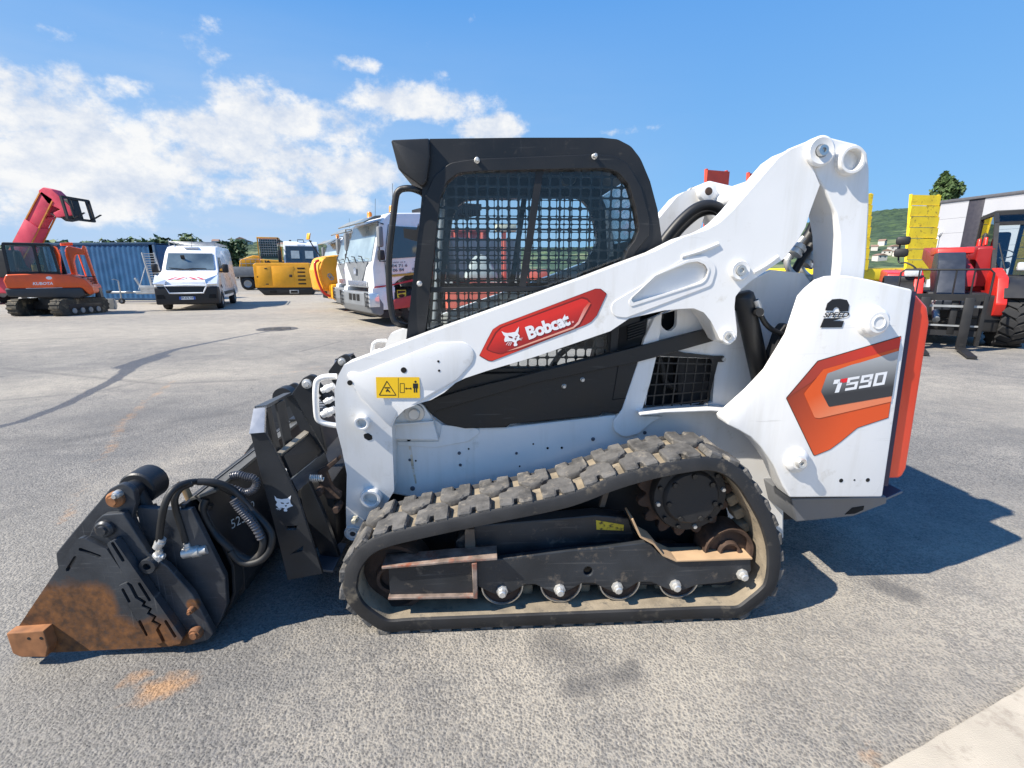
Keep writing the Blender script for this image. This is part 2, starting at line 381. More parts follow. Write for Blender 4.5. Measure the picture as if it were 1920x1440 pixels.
# ================================================================ the yard
def build_ground():
    def axis(lo, hi, d0, g, near0, near1):
        a = list(np.arange(near0, near1, d0)); s = d0; x = near1
        while x < hi: a.append(x); s *= g; x += s
        s = d0; x = near0 - d0; b = []
        while x > lo: b.append(x); s *= g; x -= s
        return np.array(sorted([lo] + b + a + [hi]))
    xs = axis(-9000, 9000, 0.05, 1.14, -9.5, 5.0); ys = axis(-300, 9000, 0.05, 1.14, 0.4, 12.0)
    X, Y = np.meshgrid(xs, ys); nx, ny = len(xs), len(ys)
    wet = np.zeros_like(X); rust = np.zeros_like(X); dark = np.zeros_like(X); dust = np.zeros_like(X)
    def seg(arr, pix, wpx, val=1.0, soft=1.0):
        P = [ground(*p) for p in pix]
        W = wpx if isinstance(wpx, (list, tuple)) else [wpx] * len(P)
        for i in range(len(P) - 1):
            a, b = P[i], P[i + 1]; dx, dy = b.x - a.x, b.y - a.y; ll = dx * dx + dy * dy
            t = np.clip(((X - a.x) * dx + (Y - a.y) * dy) / ll, 0, 1)
            d = np.hypot(X - a.x - t * dx, Y - a.y - t * dy); ww = W[i] * (1 - t) + W[i + 1] * t
            np.maximum(arr, val * np.clip(1 - d / ww * 0.5, 0, 1), out=arr)
    # wet streak running from the drain, patch repairs, tyre scuffs, rusty drip marks
    seg(wet, [(520, 618), (440, 633), (330, 655), (262, 678), (215, 712), (120, 760), (40, 790), (-60, 815), (-300, 880)], [.04, .06, .08, .14, .08, .07, .06, .06, .06])
    seg(wet, [(300, 668), (235, 688)], .18)
    seg(dark, [(430, 775), (330, 790), (130, 825), (-80, 825)], .16, .8)
    seg(dark, [(200, 890), (60, 950), (-100, 1010)], .30, .6)
    seg(dark, [(350, 745), (180, 800)], .24, .6); seg(dark, [(520, 760), (300, 850)], .35, .45)
    seg(dark, [(470, 700), (380, 690), (300, 690)], .14, .5); seg(dark, [(600, 760), (470, 745)], .2, .45)
    seg(dark, [(1030, 1205), (1090, 1240)], .10, 1.0); seg(dark, [(1070, 1290), (1185, 1262)], .055, 1.15); seg(dark, [(1180, 1245), (1190, 1262)], .03, 1.2)
    seg(dark, [(1650, 1095), (1700, 1115)], .06, 1.4); seg(dark, [(640, 1255), (660, 1262)], .02, 1.2); seg(dark, [(480, 1270), (487, 1273)], .018, 1.1)
    seg(dark, [(1020, 1200), (1080, 1240)], .10, .6)
    seg(dark, [(0, 690), (300, 720), (480, 712)], .08, .8); seg(dark, [(-100, 760), (180, 735), (330, 700)], .07, .75); seg(dark, [(0, 850), (220, 830), (420, 770), (560, 720)], .10, .7); seg(dark, [(330, 640), (500, 650), (620, 690)], .12, .6); seg(dark, [(640, 640), (560, 660)], .05, .9); seg(dark, [(-50, 640), (250, 630)], .16, .6)
    seg(rust, [(325, 715), (270, 755), (225, 800), (205, 845)], .05, .75); seg(rust, [(200, 845), (150, 930), (110, 985), (80, 1010)], .035, .6)
    seg(rust, [(290, 1295), (350, 1278)], .05, 1.25); seg(rust, [(235, 1278), (262, 1266)], .03, 1.1)
    seg(rust, [(1625, 1423), (1640, 1400)], .03, .8); seg(rust, [(1595, 1165), (1620, 1172)], .03, .7); seg(rust, [(490, 608), (640, 618)], .5, .42); seg(rust, [(540, 700), (600, 690)], .3, .4)
    seg(dust, [(1080, 1210), (900, 1230), (1000, 1300)], .25, .8); seg(dust, [(1650, 1130), (1900, 1160)], .09, .9)
    seg(dust, [(980, 1290), (1400, 1260), (1750, 1180), (2000, 1100)], .8, .75); seg(dust, [(600, 1400), (1300, 1400)], .5, .55); seg(dust, [(1750, 720), (2100, 760)], 2.0, .7); seg(dust, [(-600, 640), (250, 620), (900, 600)], 3.5, .95); seg(dust, [(-200, 760), (120, 720), (420, 700)], 1.1, .85); seg(dust, [(-800, 570), (900, 560), (2600, 580)], 14, 1.0); seg(dust, [(420, 830), (250, 900)], .4, .7)
    seg(dust, [(300, 690), (700, 660)], 1.2, .6); seg(dust, [(100, 650), (600, 640)], 1.8, .5); seg(dust, [(700, 1300), (1000, 1330), (1300, 1250)], .35, .6)
    co = np.stack([X, Y, np.zeros_like(X)], -1).reshape(-1, 3)
    i = np.arange(nx * ny).reshape(ny, nx)
    f = np.stack([i[:-1, :-1], i[:-1, 1:], i[1:, 1:], i[1:, :-1]], -1).reshape(-1, 4)
    me = bpy.data.meshes.new('ground'); me.from_pydata(co.tolist(), [], f.tolist())
    at = me.color_attributes.new('stain', 'FLOAT_COLOR', 'POINT')
    at.data.foreach_set('color', np.stack([wet, rust, dark, dust], -1).reshape(-1).astype(np.float32))
    m = bpy.data.materials.new('old_asphalt'); m.use_nodes = True; t = m.node_tree; b = t.nodes['Principled BSDF']
    N = t.nodes.new; K = t.links.new
    def mth(op, a, b_=None, clamp=False):
        n = N('ShaderNodeMath'); n.operation = op; n.use_clamp = clamp
        for k, x in enumerate((a, b_)):
            if x is None: continue
            if isinstance(x, (int, float)): n.inputs[k].default_value = x
            else: K(x, n.inputs[k])
        return n.outputs[0]
    def rng(x, a, b_, c=0.0, d=1.0):
        n = N('ShaderNodeMapRange'); K(x, n.inputs[0])
        for k, v in enumerate((a, b_, c, d)): n.inputs[k + 1].default_value = v
        return n.outputs[0]
    def mix(f_, a, b_):
        n = N('ShaderNodeMix'); n.data_type = 'RGBA'
        for k, x in ((0, f_), (6, a), (7, b_)):
            if isinstance(x, (int, float)): n.inputs[k].default_value = x
            elif isinstance(x, tuple): n.inputs[k].default_value = (*x, 1)
            else: K(x, n.inputs[k])
        return n.outputs[2]
    geo = N('ShaderNodeNewGeometry'); pos = geo.outputs['Position']
    def noise(s, d=5, r=0.55, vec=None):
        n = N('ShaderNodeTexNoise'); n.inputs['Scale'].default_value = s; n.inputs['Detail'].default_value = d; n.inputs['Roughness'].default_value = r
        K(vec if vec is not None else pos, n.inputs['Vector']); return n.outputs[0]
    vo = N('ShaderNodeTexVoronoi'); vo.inputs['Scale'].default_value = 105.0; K(pos, vo.inputs['Vector'])
    vr = N('ShaderNodeSeparateColor'); K(vo.outputs['Color'], vr.inputs[0])
    fill = rng(mth('ADD', noise(2.3, 6), mth('MULTIPLY', mth('SUBTRACT', noise(19, 5), .5), .8)), .25, .75, .66, .26)          # how far dust fills the gaps between the stones
    ed = N('ShaderNodeMapRange'); K(vo.outputs['Distance'], ed.inputs[0]); K(fill, ed.inputs[1]); K(mth('ADD', fill, .16), ed.inputs[2]); edge = ed.outputs[0]
    stone = mix(vr.outputs[0], (0.085, 0.082, 0.079), (0.215, 0.206, 0.192))
    binder = mix(rng(noise(0.9, 6), 0.36, 0.64), (0.165, 0.157, 0.146), (0.30, 0.278, 0.242))
    c = mix(edge, stone, binder)
    c = mix(rng(noise(44, 4, .7), .50, .72, 0, .8), c, (0.095, 0.092, 0.088))
    c = mix(rng(noise(58, 4, .7), .55, .74, 0, .7), c, (0.42, 0.39, 0.34))
    # broad wear, then pale traffic dust
    c = mix(rng(noise(0.35, 5), 0.42, 0.66, 0, 0.45), c, (0.31, 0.285, 0.24))
    streak = N('ShaderNodeMapping'); streak.inputs['Scale'].default_value = (0.25, 1.6, 1); streak.inputs['Rotation'].default_value = (0, 0, R(20)); K(pos, streak.inputs[0])
    c = mix(rng(noise(1.2, 8, .62, streak.outputs[0]), 0.53, 0.72, 0, .5), c, (0.135, 0.13, 0.125))
    st2 = N('ShaderNodeMapping'); st2.inputs['Scale'].default_value = (0.12, 2.6, 1); st2.inputs['Rotation'].default_value = (0, 0, R(-12)); K(pos, st2.inputs[0])
    c = mix(rng(noise(1.5, 7, .6, st2.outputs[0]), 0.60, 0.70, 0, .42), c, (0.12, 0.118, 0.115))
    vc = N('ShaderNodeVertexColor'); vc.layer_name = 'stain'; sc_ = N('ShaderNodeSeparateColor'); K(vc.outputs['Color'], sc_.inputs[0])
    nz = mth('SUBTRACT', noise(5.0, 8, .62), 0.5); nf = mth('SUBTRACT', noise(26.0, 6, .6), 0.5)
    nn = mth('ADD', mth('MULTIPLY', nz, 0.9), mth('MULTIPLY', nf, 0.5))
    dk = rng(mth('ADD', sc_.outputs[2], mth('MULTIPLY', nn, 1.2)), 0.40, 0.95); dkc = c; c = mix(mth('MULTIPLY', dk, .0), c, (0.085, 0.084, 0.084))
    du = rng(mth('ADD', vc.outputs['Alpha'], nn), 0.30, 0.85); c = mix(mth('MULTIPLY', du, mth('ADD', mth('MULTIPLY', edge, .40), .38)), c, (0.42, 0.375, 0.305))
    c = mix(mth('MULTIPLY', dk, .66), c, (0.095, 0.092, 0.09))
    ru = rng(mth('ADD', sc_.outputs[1], mth('MULTIPLY', nn, 2.0)), 0.45, 1.15); c = mix(mth('MULTIPLY', ru, .55), c, (0.50, 0.26, 0.10))
    we = rng(mth('ADD', sc_.outputs[0], mth('MULTIPLY', nn, .8)), 0.48, 0.60); c = mix(mth('MULTIPLY', we, .8), c, (0.062, 0.062, 0.066))
    # scattered pale spots of mortar
    sp = N('ShaderNodeTexVoronoi'); sp.inputs['Scale'].default_value = 3.1; K(pos, sp.inputs['Vector'])
    spm = rng(mth('ADD', sp.outputs['Distance'], mth('MULTIPLY', nf, .14)), 0.035, 0.012); c = mix(mth('MULTIPLY', spm, .55), c, (0.5, 0.44, 0.34))
    sp2 = N('ShaderNodeTexVoronoi'); sp2.inputs['Scale'].default_value = 1.3; K(pos, sp2.inputs['Vector'])
    spm2 = rng(mth('ADD', sp2.outputs['Distance'], mth('MULTIPLY', nf, .2)), 0.05, 0.02); c = mix(mth('MULTIPLY', spm2, .6), c, (0.07, 0.07, 0.07))
    K(c, b.inputs['Base Color'])
    K(mth('SUBTRACT', rng(noise(30), .3, .7, .78, .95), mth('MULTIPLY', we, .45)), b.inputs['Roughness'])
    b.inputs['Specular IOR Level'].default_value = 0.35
    bp = N('ShaderNodeBump'); bp.inputs['Strength'].default_value = 1.0; bp.inputs['Distance'].default_value = 0.005
    hgt = mth('SUBTRACT', mth('MULTIPLY', noise(70, 5, .7), 1.6), mth('MULTIPLY', vo.outputs['Distance'], .8)); K(hgt, bp.inputs['Height'])
    bp2 = N('ShaderNodeBump'); bp2.inputs['Strength'].default_value = 0.45; bp2.inputs['Distance'].default_value = 0.02; K(noise(9, 6, .65), bp2.inputs['Height']); K(bp.outputs[0], bp2.inputs['Normal'])
    K(bp2.outputs[0], b.inputs['Normal'])
    o = link_mesh('ground', me, m, None, 0); o['kind'] = 'structure'; o['label'] = 'worn grey asphalt yard with stains and dust'
    # concrete slab in the near corner
    cm = mk('concrete', (0.42, 0.375, 0.305), 0.85, var=0.16, scale=4, dirt=(0.30, 0.26, 0.21), damt=0.42, dscale=12, bump=0.6, bscale=220)
    A, B = ground(1665, 1440), ground(1920, 1292); d = (B - A).normalized(); nrm = Vector((d.y, -d.x, 0))
    rj = random.Random(2); P = [A + d * (-1.5 + .05 * k) + nrm * rj.uniform(-.002, .002) for k in range(int((4.0 + (B - A).length) / .05))] + [B + d * 2.5 + nrm * 2.5, A - d * 1.5 + nrm * 2.5]
    bm = bmesh.new(); vs = [bm.verts.new((p.x, p.y, -0.1)) for p in P]; bm.faces.new(vs[::-1])
    r = bmesh.ops.extrude_face_region(bm, geom=list(bm.faces))
    for g in r['geom']:
        if isinstance(g, bmesh.types.BMVert): g.co.z = 0.022
    bmesh.ops.recalc_face_normals(bm, faces=list(bm.faces)); bevel_sharp(bm, 0.008)
    s = to_obj('concrete_slab', bm, cm); s['kind'] = 'structure'; s['label'] = 'pale concrete slab at the edge of the asphalt'
    # drain cover
    g = ground(520, 617)
    e = empty('manhole_cover', 'round cast iron drain cover set in the asphalt', 'manhole cover', (g.x, g.y, 0.0))
    iron = mk('cast_iron', (0.10, 0.095, 0.09), 0.7, 0.3, var=0.3, dirt=DUST, damt=0.4, dscale=6)
    lathe('cover_ring', [(.0, .004), (.40, .004), (.44, .012), (.47, .012), (.50, .003)], (0, 0, 0), iron, e, 32, M=Matrix.Identity(4))
    for k in range(5):
        bx('rib', -.34 + abs(k - 2) * .06, .34 - abs(k - 2) * .06, -.26 + k * .12, -.20 + k * .12, .004, .014, iron, e)
build_ground()
# ================================================================ compact track loader
W = 1.68
def side(v, far): return W - v if far else v
def ribbon_pts(pts, th):
    P = [Vector(p[:2]) for p in pts]; out = []
    for i, p in enumerate(P):
        a = (P[i] - P[i - 1]).normalized() if i > 0 else None
        b = (P[i + 1] - P[i]).normalized() if i < len(P) - 1 else None
        d = ((a or b) + (b or a)).normalized(); n = Vector((-d.y, d.x))
        k = 1.0 / max(0.4, n.dot(Vector((-(b or a).y, (b or a).x))))
        out.append(p + n * th * k)
    return [(p.x, p.y) for p in P] + [(p.x, p.y) for p in reversed(out)]
def ribbon(name, pts, th, y0, y1, mat, parent, bev=0.0):
    return plate(name, ribbon_pts(pts, th), y0, y1, mat, parent, bev=bev)
zA = Z(1040, 780, 3.428); zB = Z(600, 780, 4.174); zC = Z(580, 760, 2.0426)
z1 = Z(560, 520, 2.8235); z5 = Z(700, 240, 3.2724); z6 = Z(1180, 230, 3.0638); z7 = Z(1380, 420, 5.143); zT = Z(1120, 560, 2.8797)
zD = Z(880, 530, 6.857); zE = Z(1460, 540, 4.0); z2 = Z(440, 660, 3.273)

def make_loader():
    T = empty('compact_track_loader', 'white compact track loader with black glazed cab and red tailgate on rubber tracks', 'track loader', O, YAW)
    # ---------------------------------------------------------- tracks
    px = zB([(500, 905), (900, 810), (1400, 705), (1900, 600)]) + zA([(320, 395), (470, 345), (640, 300), (760, 275), (900, 252), (1000, 245), (1100, 262), (1180, 300), (1260, 370), (1310, 440), (1370, 540), (1430, 660), (1470, 800), (1480, 900), (1475, 1000), (1455, 1090), (1420, 1150), (1330, 1230), (1200, 1290), (1000, 1320), (600, 1345), (0, 1362)]) + zC([(600, 872), (400, 881), (290, 880), (215, 845), (150, 790), (115, 720)]) + zB([(150, 1290), (170, 1190), (230, 1080), (330, 980)])
    P = [Vector(L(a, b, 0.0)) for a, b in px]
    for p in P:
        if p.y < 0.03: p.y = 0.0
    d = smooth(P, True, 8)
    # resample to even steps
    cum = [0.0]
    for i in range(len(d)): cum.append(cum[-1] + (d[(i + 1) % len(d)] - d[i]).length)
    LEN = cum[-1]
    def at(s):
        s %= LEN
        import bisect
        i = min(bisect.bisect_right(cum, s) - 1, len(d) - 1); t = (s - cum[i]) / max(1e-9, cum[i + 1] - cum[i])
        a, b = d[i], d[(i + 1) % len(d)]; return a.lerp(b, t)
    def frame(s):
        p = at(s); tg = (at(s + 0.03) - at(s - 0.03)).normalized(); n = Vector((-tg.y, tg.x))   # outward for clockwise path
        return p, tg, n
    cen = sum(P, Vector((0, 0))) / len(P)
    sgn = 1.0 if frame(0.1)[2].dot(at(0.1) - cen) > 0 else -1.0
    M_BELT = mk('track_belt_rubber', (0.020, 0.020, 0.021), 0.62, var=0.35, scale=8, dirt=(0.16, 0.135, 0.10), damt=0.38, dscale=7, bump=0.2)
    M_GAP = mk('dusty_rubber', (0.23, 0.19, 0.135), 0.9, var=0.25, scale=14, dirt=(0.10, 0.09, 0.075), damt=0.45, dscale=20, bump=0.4)
    M_LUG = mk('worn_lug_rubber', (0.090, 0.086, 0.081), 0.8, var=0.5, scale=16, dirt=(0.22, 0.195, 0.16), damt=0.42, dscale=22, bump=0.9, bscale=70)
    # one tread block mesh for each row
    def block(row):
        pl = [(-.067, .005), (-.013, .005), (-.010, .050), (.008, .050), (.012, .005), (.067, .005), (.067, .100), (.046, .132), (.020, .146), (-.026, .146), (-.040, .120), (-.067, .112)]
        if row: pl = [(-x, .28 - y) for x, y in pl]
        bm = bmesh.new(); plate_into(bm, [(x, y) for x, y in pl], 0, 0.030, bev=0.006, seg=1)
        for v in bm.verts: v.co = Vector((v.co.x, v.co.z, v.co.y - 0.030))
        rnd = random.Random(3 + row)
        for v in bm.verts: v.co += Vector((rnd.uniform(-.002, .002), rnd.uniform(-.002, .002), rnd.uniform(-.0015, .0015)))
        bmesh.ops.recalc_face_normals(bm, faces=list(bm.faces))
        me = bpy.data.meshes.new('tread_block'); bm.to_mesh(me); bm.free(); me.materials.append(M_LUG); me.shade_smooth(); me.set_sharp_from_angle(angle=R(30))
        return me
    blocks = [block(0), block(1)]
    bmg = bmesh.new(); box_into(bmg, (0, 0, -.02), (.05, .07, .05), .012, taper=(1.0, 1.0)); gme = bpy.data.meshes.new('drive_lug'); bmg.to_mesh(gme); bmg.free(); gme.materials.append(M_GAP); gme.shade_smooth(); gme.set_sharp_from_angle(angle=R(30))
    NP = round(LEN / 0.168); pitch = LEN / NP
    for far in (False, True):
        bm = bmesh.new(); n = 150; rings = []
        sec = [(.026, .026, 1), (.254, .026, 1), (.272, .012, 0), (.28, .022, 0), (.28, .066, 0), (.27, .072, 1), (.01, .072, 1), (0, .066, 0), (0, .022, 0), (.008, .012, 0)]
        for k in range(n):
            p, tg, nn = frame(LEN * k / n); nn = nn * sgn
            rings.append([bm.verts.new((p.x - nn.x * o_, side(v_, far), p.y - nn.y * o_)) for v_, o_, _ in sec])
        m = len(sec)
        for k in range(n):
            a, b = rings[k], rings[(k + 1) % n]
            for j in range(m):
                f = bm.faces.new((a[j], a[(j + 1) % m], b[(j + 1) % m], b[j])); f.material_index = 1 if j in (0, 5) else 0
        bmesh.ops.recalc_face_normals(bm, faces=list(bm.faces))
        tr = to_obj('track', bm, M_BELT, T, 40); tr.data.materials.append(M_GAP)
        for k in range(NP):
            for row in (0, 1):
                if far and row == 0 and False: continue
                p, tg, nn = frame((k + 0.5 * row + .1) * pitch); nn = nn * sgn
                o = bpy.data.objects.new('tread_block', blocks[row]); COL.objects.link(o); o.parent = tr
                Mx = Matrix(((tg.x, 0, nn.x, p.x), (0, 1, 0, W - .28 if far else 0), (tg.y, 0, nn.y, p.y), (0, 0, 0, 1)))
                if far: pass
                o.matrix_local = Mx
            if not far:
                for q in (0, .5):
                    p, tg, nn = frame((k + q + .3) * pitch); nn = nn * sgn
                    o = bpy.data.objects.new('drive_lug', gme); COL.objects.link(o); o.parent = tr
                    o.matrix_local = Matrix(((tg.x, 0, nn.x, p.x - nn.x * .072), (0, 1, 0, .165), (tg.y, 0, nn.y, p.y - nn.y * .072), (0, 0, 0, 1)))
        tr['label'] = 'black rubber track with worn dusty tread blocks'
    # dark plate added in each track loop so the space behind shows dark
    loop = []
    for k in range(60):
        p, tg, nn = frame(LEN * k / 60); nn = nn * sgn; loop.append((p.x - nn.x * .085, p.y - nn.y * .085))
    for far in (False, True): plate('dark_backing', loop, side(.30, far), side(.33, far), mk('shaded_undercarriage', (0.030, 0.028, 0.027), .8, var=.4, dirt=(.10, .075, .05), damt=.35), T)
    # ---------------------------------------------------------- undercarriage (both sides)
    for far in (False, True):
        sy = lambda v: side(v, far)
        MW = MY if not far else MY.inverted()
        fr = plate('track_frame', LP(zC([(640, 590), (720, 590), (1000, 556), (1100, 548), (1300, 525), (1340, 568), (1392, 592), (1690, 583), (1694, 632), (1672, 662), (1600, 678), (1480, 690), (1440, 706), (1400, 714), (1355, 698), (1310, 678), (1260, 678), (1225, 700), (1180, 722), (1135, 704), (1090, 682), (1045, 682), (1005, 704), (958, 728), (905, 706), (865, 686), (825, 688), (785, 712), (738, 734), (690, 716), (645, 694)]), .045), sy(.045), sy(.075), STEEL, T,
                   holes=[[(p[0], p[1]) for p in LP(zC(circle((1068, 636), 17, 14)), .045)]], bev=.004)
        inner = plate('frame_beam', LP(zC([(560, 520, 15), (640, 460, 10), (1100, 420), (1225, 432), (1245, 500), (1320, 560), (1690, 560), (1690, 690), (560, 690)]), .12), sy(.12), sy(.19), STEEL, T, bev=.006)
        # ledge over the rear rollers, dusty on top
        LEDGE = mk('dusty_steel_ledge', (0.46, 0.31, 0.18), 0.85, var=0.15, scale=10, dirt=(0.22, 0.14, 0.08), damt=0.3)
        ribbon('ledge', LP(zC([(1230, 430), (1262, 500), (1312, 527), (1348, 570), (1400, 593), (1690, 584)]), .05), .008, sy(.035), sy(.135), LEDGE, fr, .002)
        # front step box
        sb = plate('step_box', LP(zC([(300, 622), (632, 600), (640, 738), (308, 745)]), .02), sy(.03), sy(.12), STEEL, fr, bev=.003)
        ribbon('step_flange', LP(zC([(278, 627), (470, 612), (520, 606), (720, 592)]), .01), .010, sy(.008), sy(.10), mk('rubbed_red_steel', (0.26, 0.20, 0.165), 0.6, 0.25, var=0.5, scale=20, dirt=(0.24, 0.075, 0.04), damt=0.5, dscale=14), fr, .002)
        ribbon('step_flange', LP(zC([(302, 745), (642, 738)]), .01), .010, sy(.008), sy(.10), MATS['rubbed_red_steel'], fr, .002)
        plate('step_flange', LP(zC([(622, 605), (642, 603), (645, 740), (628, 740)]), .01), sy(.006), sy(.09), MATS['rubbed_red_steel'], fr, bev=.003)
        hexp = [(0.0, .034), (.012, .034), (.0165, .030), (.0165, .012), (.024, .010), (.024, 0)]
        for q in [(738, 708), (958, 703), (1178, 694), (1400, 686), (1655, 645)]:
            u, z = L(*zC([q])[0], .045)
            lathe('roller_bolt', hexp, (u, sy(.045), z), RUST if q[0] == 738 and False else ZINC, fr, 8, M=MW)
        for q in [(738, 708), (958, 703), (1178, 694), (1400, 686)]:
            u, z = L(*zC([q])[0], .10)
            r_ = .088; z = r_ + .074
            wprof = [(0, .0), (r_ * .55, .0), (r_ * .62, .012), (r_ * .86, .014), (r_ * .92, .022), (r_, .02), (r_, -.03), (r_ * .5, -.04), (r_ * .5, -.09), (r_, -.10), (r_, -.15), (0, -.15)]
            ro = lathe('track_roller', wprof, (u, sy(.088), z), DARKRUST, T, 30, M=MW); lathe('roller_rim', [(r_ * .90, .0215), (r_ * .93, .026), (r_ * .99, .026), (r_ * 1.005, .02), (r_ * 1.005, .004)], (u, sy(.088), z), BARE, ro, 30, M=MW)
        def wheel(name, q, r_, v, w_=.12, mat=DARKRUST):
            u, z = L(*zC([q])[0], v)
            return lathe(name, [(0, -.01), (r_ * .3, -.01), (r_ * .32, .01), (r_ * .4, .012), (r_ * .45, -.02), (r_ * .8, -.025), (r_ * .86, .0), (r_ * .97, .004), (r_, -.008), (r_, -w_ + .008), (r_ * .9, -w_), (0, -w_)], (u, sy(v), z), mat, T, 40, M=MW)
        wheel('front_idler', (318, 662), .155, .085)
        wheel('rear_idler', (1608, 560), .108, .085)
        # drive sprocket with toothed ring
        u, z = L(*zC([(1462, 352)])[0], .07); nt_ = 15; pts = []
        for k in range(nt_ * 6):
            a = 2 * math.pi * k / (nt_ * 6); ph = (k % 6); rr = [.205, .205, .192, .168, .168, .192][ph]; pts.append((u + rr * math.cos(a), z + rr * math.sin(a)))
        sp = plate('drive_sprocket', pts, sy(.125), sy(.165), DARKRUST, T, bev=.003, seg=1)
        lathe('final_drive', [(0, .018), (.02, .018), (.105, .018), (.112, .012), (.118, 0.0), (.15, -.004), (.155, -.012), (.155, -.07), (0, -.07)], (u, sy(.075), z), BLACKM, sp, 40, M=MW)
        for k in range(12):
            a = 2 * math.pi * (k + .4) / 12
            lathe('bolt', [(0, .012), (.008, .012), (.0095, .009), (.0095, 0)], (u + .137 * math.cos(a), sy(.078), z + .137 * math.sin(a)), BLACKP if k % 3 else ZINC, sp, 6, M=MW)
        for k in range(7):
            a = 2 * math.pi * (k + .3) / 7 + .4
            lathe('bolt', [(0, .008), (.010, .008), (.012, .004), (.012, 0)], (u + .098 * math.cos(a), sy(.058), z + .098 * math.sin(a)), BLACKP, sp, 8, M=MW)
        # warning decal on the beam
        if not far:
            sheet('beam_decal', [(*L(*q, .12), 0) for q in []] or [(L(*q, .118)[0], .1185, L(*q, .118)[1]) for q in zC([(1098, 440), (1205, 458), (1203, 480), (1100, 476)])], mk('worn_yellow_decal', (0.55, 0.42, 0.03), 0.6, var=0.2, dirt=(0.03, 0.03, 0.03), damt=0.55, dscale=60), inner)
            hb = plate('hanger', LP(zC([(596, 470), (632, 470), (640, 590), (596, 590)]), .11), .10, .118, mk('dusty_steel', (0.13, 0.10, 0.075), .8, var=.4, dirt=DUST, damt=.4), inner, bev=.003)
            plate('hanger', LP(zC([(1155, 330), (1180, 325), (1150, 425), (1128, 425)]), .11), .19, .21, MATS['dusty_steel'], inner, bev=.003)
    # ---------------------------------------------------------- chassis
    CH = plate('chassis', LP([(733, 806), (741, 790), (811, 782), (829, 796, 20), (872, 803), (950, 801), (1162, 777), (1200, 771), (1375, 768), (1420, 800), (1452, 850), (1470, 930), (1470, 1010), (1240, 1010), (733, 926)], .42), .42, W - .42, WHITE, T, bev=.008)
    DK = mk('dark_plug', (0.07, 0.08, 0.10), .5, var=.2)
    for q in [(848, 929), (851, 952), (966, 935)]:
        pass
    for (x, y, r) in [(851, 931, 7), (851.5, 952, 7), (767, 942, 6), (773, 915, 8), (966, 930, 6), (1112, 823, 9), (1208, 815, 8)]:
        xx, yy = x, y
        if (x, y) in [(851, 931)]: xx, yy = z1([(850, 930)])[0]
    for X_, Y_, r in [(850, 930, 11), (856, 993, 10), (588, 966, 9), (603, 1117, 16), (1153, 931, 9), (1558, 856, 13), (1832, 822, 12)]:
        q = z1([(X_, Y_)])[0]; u, z = L(*q, .42)
        lathe('plug', [(0, .007), (r * .00072 * .6, .007), (r * .00072, .003), (r * .00072, 0)], (u, .42, z), DK, CH, 10)
    for X_, Y_, r in [(583, 857, 14), (620, 971, 6), (900, 908, 6), (1242, 882, 6), (1318, 904, 8), (1393, 902, 8), (1170, 1000, 6)]:
        q = z1([(X_, Y_)])[0]; u, z = L(*q, .42)
        lathe('bolt_hole', [(0, .0016), (r * .00072, .0016), (r * .00072, 0)], (u, .42, z), DARKHOLE, CH, 12)
    # rust run from the upper bolt hole
    q = z1([(578, 862), (592, 862), (612, 1010), (625, 1090), (618, 1092), (598, 1010)])
    sheet('rust_run', [(L(*a, .42)[0], .4190, L(*a, .42)[1]) for a in q], mk('rust_stain', (0.62, 0.50, 0.34), .7, var=.3, scale=30, dirt=(.74, .74, .74), damt=.7, dscale=50), CH)
    # pivot bracket on the chassis with its pin
    PB = plate('pivot_bracket', LP(z1([(500, 775, 20), (545, 700, 30), (600, 668, 60), (655, 668, 40), (690, 720, 20), (712, 760), (740, 865), (510, 860)]), .385), .385, .418, WHITE, T, bev=.006)
    u, z = L(*z1([(614, 718)])[0], .385)
    lathe('pin', [(0, .03), (.022, .03), (.026, .026), (.026, .012), (.042, .010), (.045, 0)], (u, .385, z), ZINC, PB, 24)
    ribbon('bracket_lip', LP(z1([(497, 782), (715, 765)]), .37), .006, .36, .42, WHITE, PB, .002)
    # raised weld plate on the chassis
    plate('doubler_plate', LP(z1([(510, 870), (740, 868), (760, 780), (950, 800, 40), (960, 822, 30), (900, 868, 60), (720, 900), (540, 890)]), .416), .413, .4205, WHITE, CH, bev=.002)
    # ---------------------------------------------------------- black side panel below the cab
    SP = plate('side_panel', LP(z1([(642, 668), (830, 560), (925, 512), (1230, 505), (1640, 400), (1800, 380), (1790, 470), (1755, 600), (1700, 722), (1610, 715), (1600, 730), (1120, 778), (1100, 795), (880, 801, 40), (775, 780, 40), (712, 735)]), .405), .405, .43, BLACKP, T, bev=.004)
    plate('panel_beam', LP(z1([(650, 662), (900, 590), (1250, 506), (1920, 335)]) + z6([(280, 1250 - 40)]) [:0] + [(1340, 613), (1347, 637)] + z1([(1920, 415), (1790, 450), (1250, 560), (900, 660), (705, 717)]), .385), .385, .41, BLACKP, SP, bev=.003)
    for X_, Y_ in [(1405, 577), (1503, 542)]:
        u, z = L(*z1([(X_, Y_)])[0], .405); lathe('bolt', [(0, .012), (.007, .012), (.0085, .008), (.0085, .002), (.011, 0)], (u, .405, z), ZINC, SP, 8)
    ribbon('panel_seam', LP(z1([(1690, 470), (1660, 650), (1740, 640)]), .404), .003, .4025, .406, DARKHOLE, SP)
    # engine air box with louvres behind the arm
    VB = plate('louvre_box', LP(z1([(1640, 285), (1845, 220), (1830, 330), (1640, 402)]), .43), .43, .46, BLACKM, T)
    for k in range(6):
        a, b = z1([(1742, 262 + k * 14), (1832, 232 + k * 14)])
        ribbon('louvre', LP([a, b], .425), .004, .418, .43, BLACKP, VB)
    # ---------------------------------------------------------- rear frame: white upright, inner plate, grille
    hole_g = LP(zT([(300, 312), (640, 325), (622, 560), (255, 612)]), .43)
